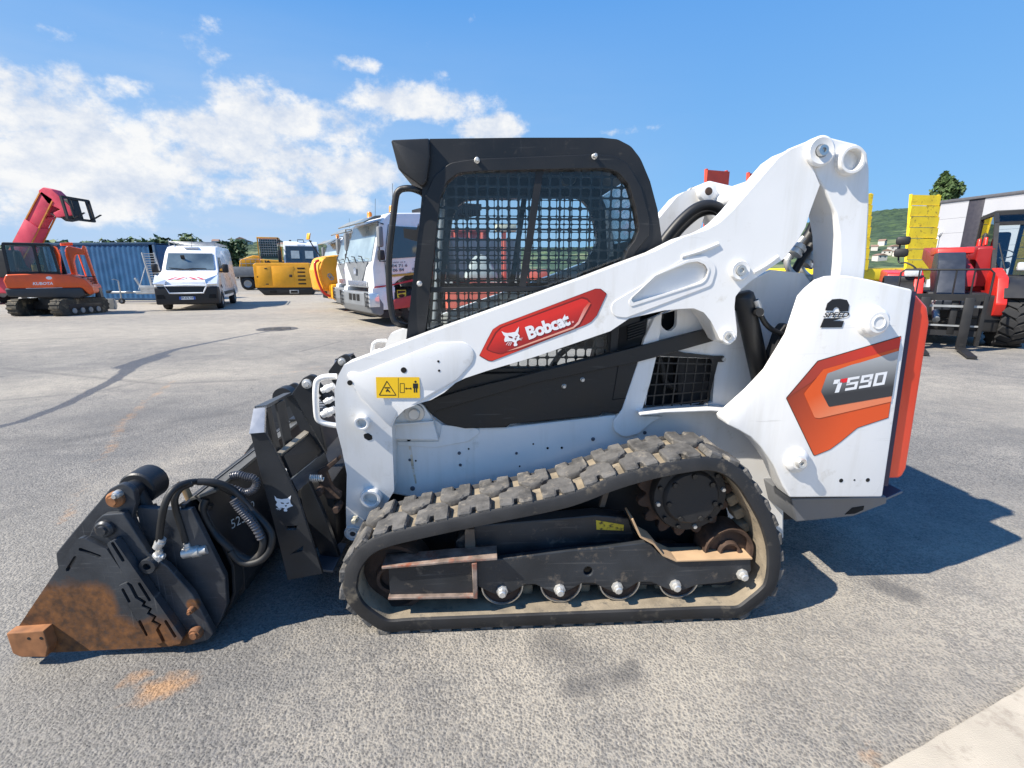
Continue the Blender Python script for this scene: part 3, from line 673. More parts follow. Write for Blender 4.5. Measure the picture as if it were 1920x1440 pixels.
    hole_s = LP(z6([(183, 1100), (275, 1075), (272, 1170, 40), (228, 1208, 40), (183, 1170, 40)]), .43)
    RF = plate('rear_frame', LP(z1([(1848, 225), (1960, 180)]) + [(1290, 560), (1400, 530), (1448, 506), (1507, 512), (1540, 560), (1530, 640), (1470, 740), (1440, 790), (1195, 790)], .43), .43, .46, WHITE, T, holes=[hole_g, hole_s], bev=.003)
    plate('recess', LP([(1190, 560), (1385, 560), (1385, 800), (1190, 800)], .52), .52, .56, DARKHOLE, RF)
    plate('front_upright', LP(z1([(1885, 210), (1925, 190), (1905, 380), (1862, 560), (1810, 735), (1930, 738), (1870, 770), (1800, 830, 40), (1720, 850, 60), (1665, 810, 40), (1668, 760, 20), (1712, 700), (1790, 470), (1830, 330)]), .40), .40, .428, WHITE, RF, bev=.004)
    # things inside the engine bay seen through the grille
    for q, ln in (((1240, 700), .1), ((1290, 720), .12)):
        u, z = L(q[0], q[1], .50); tube('engine_hose', [(u - .03, .50, z + .12), (u, .49, z + .03), (u + .02, .49, z - .04), (u + .09, .50, z - .08)], .016, HOSE, RF, sm=5)
    G = plate('side_grille', LP(zT([(285, 290, 8), (440, 285), (480, 296), (640, 312), (690, 312, 12), (705, 330, 10), (690, 345, 8), (660, 345), (600, 585, 8), (560, 590), (240, 630, 10), (230, 600, 8)]), .40), .415, .425, BLACKP, T,
              holes=[LP(zT([(298, 310, 8), (628, 326, 20), (600, 545, 8), (560, 575), (300, 612), (262, 575, 8)]), .40)], bev=.002)
    for k in range(6):
        t = (k + .8) / 6.6; a = (298 + (632 - 298) * t, 310 + 16 * t); b = (256 + (598 - 256) * t, 612 - 48 * t)
        pa, pb = (L(*zT([a])[0], .415), L(*zT([b])[0], .415)); bar('grille_bar', (pa[0], .418, pa[1]), (pb[0], .418, pb[1]), .006, .006, BLACKP, G)
    for k in range(5):
        t = (k + .6) / 5; a = (298 - 42 * t, 310 + 300 * t); b = (632 - 34 * t, 326 + 238 * t)
        pa, pb = (L(*zT([a])[0], .415), L(*zT([b])[0], .415)); bar('grille_bar', (pa[0], .416, pa[1]), (pb[0], .416, pb[1]), .006, .006, BLACKP, G)
    for q in [(683, 327), (252, 610), (585, 572)]:
        u, z = L(*zT([q])[0], .412); lathe('bolt', [(0, .008), (.009, .008), (.010, 0)], (u, .414, z), ZINC, G, 8)
    # fender ledge over the track
    ribbon('fender', LP([(1198, 777), (1245, 772), (1330, 769), (1392, 775)], .36), .010, .34, .44, WHITE, T, .003)
    plate('belly', [(L(700, 900, .5)[0], .20), (L(1490, 900, .5)[0], .20), (L(1490, 900, .5)[0], .60), (L(700, 900, .5)[0], .60)], .47, W - .47, BLACKM, T)
    FG = mk('shaded_grey_fender', (0.55, 0.56, 0.58), .5, var=.05)
    # ---------------------------------------------------------- tail panels, tailgate and bumper
    tail = [(1374, 777), (1419, 737), (1454, 700), (1477, 663), (1497, 630), (1512, 585), (1522, 556), (1536, 541), (1555, 525), (1574, 518), (1590, 517), (1630, 524), (1712, 543, 6), (1655, 932, 4), (1481, 933, 6), (1467, 911), (1450, 872), (1426, 838), (1408, 820), (1384, 806), (1365, 797), (1362, 787)]
    for far in (False, True):
        sy = lambda v: side(v, far)
        MW = MY if not far else MY.inverted()
        TP = plate('tail_panel', LP(tail, .12), sy(.12), sy(.215), WHITE, T, bev=.007, seg=3)
        for q, r in (((1637, 603), .052), ((1495, 864), .046)):
            u, z = L(*q, .11)
            if r > .05: lathe('pivot_cap', [(0, .040), (.020, .040), (.022, .043), (.026, .043), (.028, .040), (r - .012, .040), (r, .030), (r, .01), (r + .012, 0)], (u, sy(.12), z), WHITE, TP, 32, M=MW)
            else:
                c = lathe('pivot_cap', [(0, .026), (.03, .026), (.034, .022), (r, .018), (r + .006, .01), (r + .006, 0)], (u, sy(.12), z), WHITE, TP, 32, M=MW)
                lathe('pin', [(0, .012), (.006, .012), (.008, .022), (.018, .024), (.021, .018), (.021, 0)], (u, sy(.098), z), ZINC, TP, 16, M=MW)
        if not far:
            for q, r in (((1577, 901), .009), ((1602, 900), .004), ((1627, 900), .009)):
                u, z = L(*q, .12); lathe('bolt_hole', [(0, .001), (r, .001), (r, 0)], (u, .12, z), DARKHOLE, TP, 10)
            def decal(name, pts, v, mat): return sheet(name, [(L(*q, .12)[0], v, L(*q, .12)[1]) for q in fillet(pts)], mat, TP)
            def gradmat(name, c0, c1, p0, p1):
                m = bpy.data.materials.new(name); m.use_nodes = True; t = m.node_tree; b = t.nodes['Principled BSDF']; b.inputs['Roughness'].default_value = .35
                tcn = t.nodes.new('ShaderNodeTexCoord'); vm = t.nodes.new('ShaderNodeVectorMath'); vm.operation = 'DOT_PRODUCT'
                a, c = L(*p0, .12), L(*p1, .12); dv = Vector((c[0] - a[0], 0, c[1] - a[1])); dv2 = dv / dv.length_squared
                t.links.new(tcn.outputs['Object'], vm.inputs[0]); vm.inputs[1].default_value = dv2
                off = Vector((a[0], 0, a[1])).dot(dv2)
                mr = t.nodes.new('ShaderNodeMapRange'); t.links.new(vm.outputs['Value'], mr.inputs[0]); mr.inputs[1].default_value = off; mr.inputs[2].default_value = off + 1
                mx = t.nodes.new('ShaderNodeMix'); mx.data_type = 'RGBA'; t.links.new(mr.outputs[0], mx.inputs[0]); mx.inputs[6].default_value = (*c0, 1); mx.inputs[7].default_value = (*c1, 1)
                t.links.new(mx.outputs[2], b.inputs['Base Color']); return m
            DBK = mk('decal_black', (0.012, 0.012, 0.014), .4, var=.05)
            DWH = mk('decal_white', (0.8, 0.8, 0.8), .4, var=.02)
            OR = (0.62, 0.09, 0.018)
            decal('side_decal', zE([(918, 358), (822, 974), (590, 1050, 60), (470, 1150, 60), (385, 1212, 40), (262, 1262, 14), (52, 825, 14), (290, 545, 20)]), .1188, DBK)
            decal('side_decal', zE([(914, 364), (819, 970), (588, 1046, 60), (466, 1147, 60), (383, 1208, 40), (265, 1256, 12), (57, 825, 12), (292, 549, 20)]), .1180, gradmat('decal_orange', (0.70, 0.085, 0.014), (0.30, 0.04, 0.015), zE([(500, 1000)])[0], zE([(90, 800)])[0]))
            decal('side_decal', zE([(913, 368), (900, 450), (560, 545), (345, 608), (250, 700), (60, 822), (290, 552)]), .1173, gradmat('decal_red', (0.70, 0.035, 0.018), (0.30, 0.05, 0.03), zE([(850, 420)])[0], zE([(100, 800)])[0]))
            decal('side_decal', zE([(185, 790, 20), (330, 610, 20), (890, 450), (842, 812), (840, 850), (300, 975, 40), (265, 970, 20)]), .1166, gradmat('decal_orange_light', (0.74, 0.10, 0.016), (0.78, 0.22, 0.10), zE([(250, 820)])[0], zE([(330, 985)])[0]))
            decal('side_decal', zE([(895, 470), (846, 808), (372, 890, 14), (312, 775, 20), (360, 640, 20), (540, 575), (600, 560)]), .1160, gradmat('decal_grey', (0.42, 0.43, 0.43), (0.035, 0.036, 0.04), zE([(700, 520)])[0], zE([(690, 760)])[0]))
            def lp3(q, v): a = L(*q, .12); return (a[0], v, a[1])
            a, b, c = zE([(490, 770), (800, 720), (520, 660)])
            zz = zE
            def q3(p): return lp3(zE([p])[0], .1154)
            # model number: italic lettering
            # squared italic numerals built from strokes
            strokes = {'5': [(0, .8, 1, 1), (0, .5, .26, .8), (0, .42, 1, .6), (.74, .2, 1, .42), (0, 0, 1, .2)], '9': [(0, .8, 1, 1), (0, .6, .26, .8), (0, .42, 1, .6), (.74, .2, 1, .8), (0, 0, 1, .2)], '0': [(0, .8, 1, 1), (0, .2, .26, .8), (.74, .2, 1, .8), (0, 0, 1, .2)]}
            for k, chh in enumerate('590'):
                ox = 490 + k * 104; oy = 770 - k * 17
                for x0, y0, x1, y1 in strokes[chh]:
                    def nq(x, y): return q3((ox + x * 88 + y * 24, oy - x * 14 - y * 98))
                    sheet('lettering', [nq(x0, y0), nq(x1, y0), nq(x1, y1), nq(x0, y1)], DWH, TP)
            sheet('lettering', [q3(p) for p in [(414, 785), (446, 780), (474, 700), (442, 702)]], DWH, TP)
            sheet('lettering', [q3(p) for p in [(402, 720), (447, 713), (456, 682), (412, 687)]], DWH, TP)
            sheet('lettering', [q3(p) for p in [(453, 712), (504, 704), (513, 673), (461, 681)]], mk('decal_red_flat', (0.78, 0.02, 0.03), .4, var=.02), TP)
            # speed emblem
            def q4(p, v=.1180): return lp3(zE([p])[0], v)
            sheet('emblem', [q4(p) for p in [(346, 168), (362, 115), (400, 84), (460, 80), (510, 90), (527, 125), (520, 174), (452, 178), (450, 152), (432, 142), (414, 150), (404, 170)]], DBK, TP)
            sheet('emblem', [q4(p) for p in [(336, 228), (490, 222), (405, 246), (488, 246), (472, 294), (308, 296)]], DBK, TP)
            text_on('lettering', 'SPEED', DBK, TP, q4((330, 221)), q4((516, 219)), q4((350, 182)), off=.02, space=.95)
    # tailgate between the panels
    TG = plate('tailgate', LP([(1700, 548, 10), (1722, 553, 12), (1742, 575, 14), (1746, 605), (1702, 880, 8), (1692, 898, 10), (1650, 898)], .15), .15, W - .15, REDP, T, bev=.018, seg=3)
    plate('tailgate_inset', LP([(1690, 545), (1704, 546), (1653, 905), (1640, 905)], .17), .135, W - .135, mk('dark_seal', (0.03, 0.02, 0.05), .5), TG)
    BP = plate('bumper', LP([(1483, 935), (1663, 931), (1663, 944), (1600, 968), (1493, 979)], .2), .2, W - .2, mk('grey_bumper', (0.16, 0.165, 0.175), .45, .3, var=.08), T, bev=.006)
    plate('bumper_slot', LP(zT([(1335, 1165), (1375, 1128), (1440, 1118), (1435, 1140), (1390, 1160)]), .2), .1985, .21, DARKHOLE, BP)
    ribbon('tow_lip', LP([(1655, 938), (1690, 922)], .25), .012, .24, .50, mk('blue_grey_steel', (0.12, 0.15, 0.20), .35, .5), BP, .003)
    # ---------------------------------------------------------- lift arms, links and cylinders
    arm = [(654, 681, 8), (772, 637), (801, 626), (1098, 520), (1180, 489), (1229, 471), (1281, 445), (1324, 432, 60), (1350, 418, 60), (1376, 393), (1408, 356), (1461, 295), (1484, 279, 20), (1506, 271, 20), (1530, 262), (1537, 300), (1523, 312), (1537, 347), (1519, 396, 30), (1510, 426), (1493, 455), (1470, 485), (1408, 527), (1389, 543, 8), (1379, 556, 8), (1377, 576), (1382, 622), (1381, 635, 10), (1366, 649, 12), (1353, 641, 10), (1343, 622), (1333, 602), (1320, 586, 8), (1301, 578, 8), (1278, 579), (1245, 582), (1180, 597), (1144, 621), (1003, 669), (914, 695), (872, 709, 20), (854, 718), (833, 736, 20), (808, 750), (787, 756), (758, 768, 20), (741, 786, 14), (733, 803), (733, 935), (690, 1010), (668, 1040), (648, 1043, 10), (636, 1025, 8), (638, 972), (643, 900), (636, 850), (627, 803), (627, 732), (634, 704), (645, 684)]
    AV0, AV1 = .26, .39
    for far in (False, True):
        sy = lambda v: side(v, far)
        MW = MY if not far else MY.inverted()
        # holes: coupling tube, slot, lower tube
        rec = LP(z6([(5, 1010, 20), (20, 1035, 15), (430, 915, 60), (452, 850, 30), (430, 815, 30), (390, 797, 30), (330, 805), (150, 880), (40, 980)]), AV0)
        A = plate('lift_arm', LP(arm, AV0), sy(AV0), sy(AV1), WHITE, T, holes=[rec], bev=.006, seg=2)
        plate('pocket_floor', [(p[0], p[1]) for p in fillet(rec)], sy(AV0 + .016), sy(AV0 + .05), WHITE, A)
        # the pressed pocket: raised rim around a dished centre
        o_ = fillet(rec); cx = sum(p[0] for p in o_) / len(o_); cz = sum(p[1] for p in o_) / len(o_)
        rim = [(cx + (p[0] - cx) * 1.05, cz + (p[1] - cz) * 1.16) for p in o_]
        plate('pocket_rim', rim, sy(AV0 - .006), sy(AV0 + .01), WHITE, A, holes=[o_], bev=.004)
        plate('pocket_plate', LP(z6([(-110, 1040, 60), (120, 905, 60), (330, 770, 30), (440, 760, 60), (500, 830, 60), (470, 935, 40), (-20, 1120, 60), (-95, 1110, 40)]), AV0), sy(AV0 - .0035), sy(AV0 + .01), WHITE, A, holes=[o_], bev=.0025)
        # front doubler
        plate('front_doubler', LP(z1([(245, 500, 20), (330, 505), (740, 345), (880, 340, 60), (935, 390, 60), (920, 450, 60), (840, 540, 60), (640, 660), (520, 720), (480, 800), (330, 640), (280, 560)]), AV0), sy(AV0 - .004), sy(AV0 + .01), WHITE, A, bev=.0035, seg=3)
        if not far:
            for X_, Y_, r in [(557, 490, .012), (740, 444, .005), (744, 493, .005), (273, 557, .011)]:
                u, z = L(*z1([(X_, Y_)])[0], AV0); lathe('bolt_hole', [(0, .0012), (r, .0012), (r, 0)], (u, AV0 - .004, z), DARKHOLE, A, 14)
            plate('slot_hole', LP(z1([(335, 842, 8), (360, 835, 8), (380, 850, 8), (382, 872, 8), (360, 878, 10), (338, 865, 8)]), AV0), AV0 - .001, AV0 + .01, DARKHOLE, A)
            # weld ridges
            for a, b in (((300, 770), (512, 695)), ((715, 860), (855, 768))):
                pa, pb = L(*z6([a])[0], AV0), L(*z6([b])[0], AV0)
                tube('weld_bead', [(pa[0], AV0, pa[1]), ((pa[0] + pb[0]) / 2, AV0 - .002, (pa[1] + pb[1]) / 2 - .004), (pb[0], AV0, pb[1])], .0075, WHITE, A, 10, sm=4)
        # coupling tube stub and lower tube
        for q, r, ln in (((330, 778), .031, .03), ((362, 1212), .046, .035)):
            u, z = L(*z1([q])[0], AV0 - .02)
            lathe('cross_tube', [(r * .66, -.30), (r * .66, ln), (r * .72, ln + .003), (r * .95, ln + .003), (r, ln - .003), (r, -.01)], (u, sy(AV0), z), WHITE, A, 26, M=MW)
            lathe('tube_shade_disc', [(0, -.06), (r * .67, -.06)], (u, sy(AV0), z), mk('grey_inside', (.16, .16, .165), .6), A, 20, M=MW)  # dark grey disc stands in for the shade inside the open tube
        u, z = L(*zB([(230, 890)])[0], AV0); lathe('grease_bolt', [(0, .035), (.010, .035), (.012, .03), (.012, .015), (.017, .014), (.017, 0)], (u, sy(AV0), z), mk('cream_zinc', (.75, .7, .55), .35, .3), A, 8, M=MW)
        u, z = L(*zB([(203, 1030)])[0], AV0 - .01); lathe('pivot_pin', [(0, .004), (.012, .006), (.014, .012), (.022, .012), (.024, -.002), (.030, -.002), (.036, .012), (.040, .008), (.040, -.02)], (u, sy(AV0), z), WHITE, A, 24, M=MW); lathe('pin', [(0, .010), (.018, .010), (.02, .004), (.02, 0)], (u, sy(AV0), z), STEEL, A, 16, M=MW)
        # pins with bosses on the arm
        for q, r in (((637, 848), .040), ((566, 1228), .030)):
            u, z = L(*z6([q])[0], AV0 - .01)
            lathe('pin_boss', [(0, .008), (r * .55, .008), (r * .55, .016), (r * .9, .018), (r, .012), (r, -.01)], (u, sy(AV0), z), WHITE, A, 26, M=MW)
            lathe('pin', [(0, .018), (r * .2, .018), (r * .26, .024), (r * .5, .024), (r * .52, .016)], (u, sy(AV0), z), ZINC, A, 18, M=MW)
        # grab handle at the front of the arm
        hp = z2([(625, 150), (560, 152), (520, 165), (500, 195), (496, 290), (497, 400), (515, 435), (560, 452), (620, 462)])
        tube('guard_loop', [(L(*q, AV0 + .04)[0], sy(AV0 + .04), L(*q, AV0 + .04)[1]) for q in hp], .0125, WHITE, A, 10, sm=3)
        for q0, q1, rr in (((535, 238), (610, 205), .016), ((548, 312), (605, 285), .014), ((530, 395), (610, 355), .021)):
            a, b = L(*z2([q0])[0], AV0 + .09), L(*z2([q1])[0], AV0 + .09)
            pts_ = [(a[0] + (b[0] - a[0]) * t, sy(AV0 + .09), a[1] + (b[1] - a[1]) * t) for t in (0, .25, .3, .55, .6, 1)]
            tube('hydraulic_coupler', pts_, [rr * .75, rr * .75, rr, rr, rr * .8, rr * .8], mk('white_wrapped', (.7, .7, .7), .5, var=.2, scale=40), A, 12)
        # the lower leg leans in towards the chassis
        zr = L(680, 745, AV0)[1]; bpy.context.view_layer.update()
        for o in [A] + list(A.children):
            for v in o.data.vertices:
                if v.co.z < zr and v.co.x < L(745, 800, AV0)[0] + .02: v.co.y += (zr - v.co.z) * .17 * (-1 if far else 1)
        # rear link
        LV0, LV1 = .27, .44
        lk = z6([(1015, 150, 30), (1050, 95, 30), (1110, 72, 40), (1180, 90, 30), (1310, 122, 40), (1368, 170, 40), (1380, 270), (1378, 500), (1362, 780), (1345, 960), (1200, 960), (1208, 800), (1205, 640), (1185, 520, 120), (1130, 400, 120), (1090, 330, 60), (1040, 240, 40)])
        LK = plate('rear_link', LP(lk, LV0), sy(LV0), sy(LV1), WHITE, T, bev=.007, seg=2)
        u, z = L(*z6([(1108, 160)])[0], LV0 - .03)
        lathe('link_hub', [(0, .02), (.025, .02), (.025, .026), (.048, .03), (.056, .024), (.056, -.02)], (u, sy(LV0), z), WHITE, LK, 32, M=MW)
        lathe('pin', [(0, .034), (.007, .034), (.009, .042), (.019, .042), (.022, .036), (.022, .02)], (u, sy(LV0), z), BARE, LK, 18, M=MW)
        u, z = L(*z6([(1275, 215)])[0], LV0 - .02)
        lathe('link_tube', [(.038, -.3), (.038, .028), (.041, .032), (.050, .032), (.054, .026), (.056, -.02)], (u, sy(LV0), z), WHITE, LK, 32, M=MW)
        if far: lathe('link_tube', [(.038, -.02), (.038, .88), (.054, .88), (.054, -.02)], (u, LV1 + .10, z), WHITE, LK, 24, M=MY.inverted())
        # far end boss of the arm seen from inside
        u, z = L(*z6([(1108, 160)])[0], LV0 - .03)
        lathe('inner_boss', [(0, .02), (.012, .02), (.014, .026), (.030, .026), (.05, .02), (.052, -.02)], (u, sy(LV1), z), WHITE, LK, 28, M=MW.inverted())
        lathe('pin', [(0, .030), (.020, .030), (.024, .024)], (u, sy(LV1), z), DARKRUST, LK, 16, M=MW.inverted())
        # lift cylinder
        a, b = L(1393, 548, .33), L(1442, 772, .33); A3 = Vector((a[0], sy(.335), a[1])); B3 = Vector((b[0], sy(.335), b[1])); dv = B3 - A3
        LC = tube('lift_cylinder', [A3 + dv * t for t in (0, .02, .06, .12, .12, .98, 1)], [.03, .042, .045, .045, .041, .041, .03], BLACKP, T, 22)
        tube('cylinder_port', [(a[0] + .05, sy(.30), a[1] - .08), (a[0] + .05, sy(.27), a[1] - .08)], .018, BLACKP, LC, 12)
        q = z7([(190, 735), (215, 800), (240, 880), (285, 960), (350, 1020), (440, 1060), (500, 1075)])
        pts_ = [(L(*p, .30)[0], sy(.30), L(*p, .30)[1]) for p in q]
        tube('hydraulic_hose', pts_, .011, HOSE, LC, 10, sm=4); tube('hose_fitting', pts_[0:3], .014, ZINC, LC, 10)
        plate('hose_guard', LP(z7([(430, 1030), (480, 970, 30), (530, 965, 30), (557, 1000, 20), (545, 1120), (480, 1300), (300, 1560), (150, 1800), (120, 1780), (330, 1300), (380, 1180)]), .30), sy(.30), sy(.36), BLACKM, T, bev=.006)
    # cross tube between the arms behind the cab
    u, z = L(1348, 380, 1.29); lathe('arm_cross_tube', [(0, 0), (.045, 0), (.045, -.92), (0, -.92)], (u, .38, z), WHITE, T, 28)
    # decals of the near arm
    A = [o for o in T.children if o.name.startswith('lift_arm')][0]
    def a3(q, v): a = L(*q, .26); return (a[0], v, a[1])
    def adecal(name, pts, v, mat): return sheet(name, [a3(q, v) for q in fillet(pts)], mat, A)
    def agrad(name, c0, c1, p0, p1):
        m = bpy.data.materials.new(name); m.use_nodes = True; t = m.node_tree; b = t.nodes['Principled BSDF']; b.inputs['Roughness'].default_value = .35
        tcn = t.nodes.new('ShaderNodeTexCoord'); vm = t.nodes.new('ShaderNodeVectorMath'); vm.operation = 'DOT_PRODUCT'
        a, c = a3(p0, 0), a3(p1, 0); dv = Vector(c) - Vector(a); dv2 = dv / dv.length_squared
        t.links.new(tcn.outputs['Object'], vm.inputs[0]); vm.inputs[1].default_value = dv2; off = Vector(a).dot(dv2)
        mr = t.nodes.new('ShaderNodeMapRange'); t.links.new(vm.outputs['Value'], mr.inputs[0]); mr.inputs[1].default_value = off; mr.inputs[2].default_value = off + 1
        mx = t.nodes.new('ShaderNodeMix'); mx.data_type = 'RGBA'; t.links.new(mr.outputs[0], mx.inputs[0]); mx.inputs[6].default_value = (*c0, 1); mx.inputs[7].default_value = (*c1, 1)
        t.links.new(mx.outputs[2], b.inputs['Base Color']); return m
    DBK, DWH = MATS['decal_black'], MATS['decal_white']
    o1 = [(125, 940, 14), (235, 720), (300, 600, 40), (390, 540, 40), (1620, 76, 40), (1690, 78, 20), (1768, 140, 20), (1640, 420, 40), (1570, 500, 60), (1500, 540, 40), (290, 1010, 30), (240, 1005, 20)]
    adecal('name_decal', zD(o1), .2586, mk('decal_maroon', (.10, .012, .015), .4, var=.02))
    cx, cy = 950, 540
    adecal('name_decal', zD([(cx + (p[0] - cx) * .992, cy + (p[1] - cy) * .985) + p[2:] for p in o1]), .2580, agrad('decal_red_band', (.62, .035, .02), (.36, .02, .015), zD([(800, 300)])[0], zD([(1700, 400)])[0]))
    o2 = [(210, 860, 20), (330, 640, 30), (400, 570, 40), (1450, 180, 40), (1520, 200, 30), (1560, 250, 30), (1400, 540, 40), (1340, 580, 40), (380, 915, 40), (300, 895, 30)]
    adecal('name_decal', zD(o2), .2574, mk('decal_shadow_red', (.20, .015, .012), .4, var=.02))
    adecal('name_decal', zD([(cx + (p[0] - cx) * .975 + 5, cy + (p[1] - cy) * .965 + 10) + p[2:] for p in o2]), .2568, agrad('decal_red_field', (.70, .028, .02), (.17, .012, .015), zD([(900, 480)])[0], zD([(1000, 760)])[0]))
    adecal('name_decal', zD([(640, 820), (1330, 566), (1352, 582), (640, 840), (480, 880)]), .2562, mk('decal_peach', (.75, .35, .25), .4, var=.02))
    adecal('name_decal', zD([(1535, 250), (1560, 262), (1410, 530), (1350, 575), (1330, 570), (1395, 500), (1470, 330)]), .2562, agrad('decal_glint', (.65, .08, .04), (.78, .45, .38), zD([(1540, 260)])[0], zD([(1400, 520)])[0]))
    def d3(p, v=.2556): return a3(zD([p])[0], v)
    text_on('lettering', 'Bobcat', DWH, A, d3((767, 735)), d3((1306, 540)), d3((712, 572)), off=.045, space=.92)
    sheet('lettering', [d3(p) for p in circle((1328, 504), 15, 12)], mk('decal_pale_red', (.7, .3, .28), .4), A)
    CAT = [(412, 622), (440, 672), (460, 690), (447, 735), (456, 762), (500, 752), (545, 752), (578, 768), (568, 800), (578, 816), (612, 810), (619, 792), (604, 774), (612, 748), (640, 735), (668, 738), (640, 706), (646, 680), (624, 650), (634, 612), (637, 562), (610, 598), (590, 630), (540, 640), (490, 646), (450, 640)]
    sheet('emblem', [d3(p) for p in CAT], DWH, A)
    for pts in ([(496, 682), (540, 690), (562, 708), (545, 716), (510, 704)], [(588, 694), (622, 676), (616, 690), (596, 704)], [(578, 716), (606, 706), (598, 732), (588, 738)]):
        sheet('emblem', [d3(p, .2552) for p in pts], MATS['decal_shadow_red'], A)
    for pts in ([(500, 756), (470, 798), (474, 800), (508, 758)], [(522, 760), (496, 806), (500, 808), (530, 762)], [(540, 762), (518, 808), (523, 809), (548, 764)], [(640, 712), (686, 708), (686, 712), (642, 718)], [(640, 722), (678, 732), (676, 736), (640, 728)]):
        sheet('emblem', [d3(p) for p in pts], DWH, A)
    # yellow warning label
    YD = mk('decal_yellow', (.85, .52, .01), .45, var=.03)
    def w3(p, v=.2548): return a3(z1([p])[0], v)
    sheet('warning_label', [w3(p) for p in [(410, 527), (640, 527), (643, 637), (414, 637)]], YD, A)
    def frame_line(pts, wd, v=.2542):
        for i in range(len(pts)):
            a, b = Vector(pts[i]), Vector(pts[(i + 1) % len(pts)]); n = (b - a).normalized(); n = Vector((-n.y, n.x)) * wd / 2
            sheet('warning_print', [w3(tuple(x), v) for x in (a + n, b + n, b - n, a - n)], DBK, A)
    frame_line([(468, 548), (516, 622), (428, 622)], 4); frame_line([(538, 560), (560, 560), (560, 608), (538, 608)], 2.5)
    sheet('warning_print', [w3(p, .2542) for p in [(527, 530), (529, 530), (530, 636), (528, 636)]], DBK, A)
    for pts in ([(456, 580), (484, 580), (484, 586), (456, 586)], [(462, 600), (470, 588), (476, 592), (486, 604), (482, 608), (472, 600), (466, 606)], [(564, 587), (572, 580), (572, 585), (592, 585), (592, 580), (600, 587), (592, 594), (592, 589), (572, 589), (572, 594)],
                [(606, 560), (632, 560), (632, 586), (628, 586), (628, 608), (621, 608), (621, 586), (617, 586), (617, 608), (610, 608), (610, 586), (606, 586)], circle((619, 551), 6, 10)):
        sheet('warning_print', [w3(p, .2542) for p in pts], DBK, A)
    # hoses looping from the far arm down behind the cab, couplings at the rear
    q = z6([(185, 700), (230, 640), (300, 560), (380, 495), (450, 475), (510, 490), (545, 530), (560, 600)])
    HB = tube('hydraulic_hose', [(L(*p, 1.05)[0], 1.05, L(*p, 1.05)[1]) for p in q], .030, HOSE, T, 12, sm=4)
    tube('hydraulic_hose', [(L(*p, 1.12)[0] + .02, 1.12, L(*p, 1.12)[1] - .03) for p in q], .022, HOSE, T, 12, sm=4)
    for k, (pp, v, r, m) in enumerate((([(1080, 560), (1040, 640), (985, 720)], .55, .028, HOSE), ([(1000, 660), (940, 740), (905, 800), (930, 860), (1010, 920)], .50, .014, ZINC), ([(1110, 680), (1040, 760), (990, 840), (1060, 910)], .60, .015, ZINC),
                       ([(1050, 700), (985, 790), (935, 900), (960, 990), (1010, 1010)], .52, .018, HOSE), ([(1120, 600), (1060, 740), (1010, 830)], .66, .016, HOSE), ([(1130, 660), (1100, 740), (1030, 830)], .72, .02, ZINC))):
        tube('hydraulic_hose' if m is HOSE else 'hydraulic_pipe', [(L(*p, v)[0], v, L(*p, v)[1]) for p in z6(pp)], r, m, T, 10, sm=5)
    for qq, v, r in (((985, 700), .48, .034), ((1045, 760), .56, .030), ((930, 740), .52, .026)):
        a, b = L(*z6([qq])[0], v), L(*z6([(qq[0] - 40, qq[1] + 55)])[0], v)
        tube('hose_coupling', [(a[0] + (b[0] - a[0]) * t, v, a[1] + (b[1] - a[1]) * t) for t in (0, .2, .2, .5, .5, .8, .8, 1)], [r * .7, r * .7, r, r, r * .8, r * .8, r, r], ZINC, T, 12)
    u, z = L(*z6([(1060, 910)])[0], .46); lathe('valve_cap', [(0, .02), (.01, .02), (.012, .014), (.026, .014), (.030, .008), (.030, -.05)], (u, .46, z), ZINC, T, 20)
    box('valve_block', (u - .02, .56, z - .06), (.10, .12, .12), mk('grey_valve', (.25, .25, .24), .4, .4), T, .006)
    # rear engine hood between the panels
    plate('engine_hood', LP([(1270, 600), (1448, 512), (1560, 530), (1690, 560), (1660, 930), (1480, 930), (1440, 800), (1270, 780)], .47), .47, W - .47, BLACKM, T, bev=.02)
    return T
LOADER = make_loader()
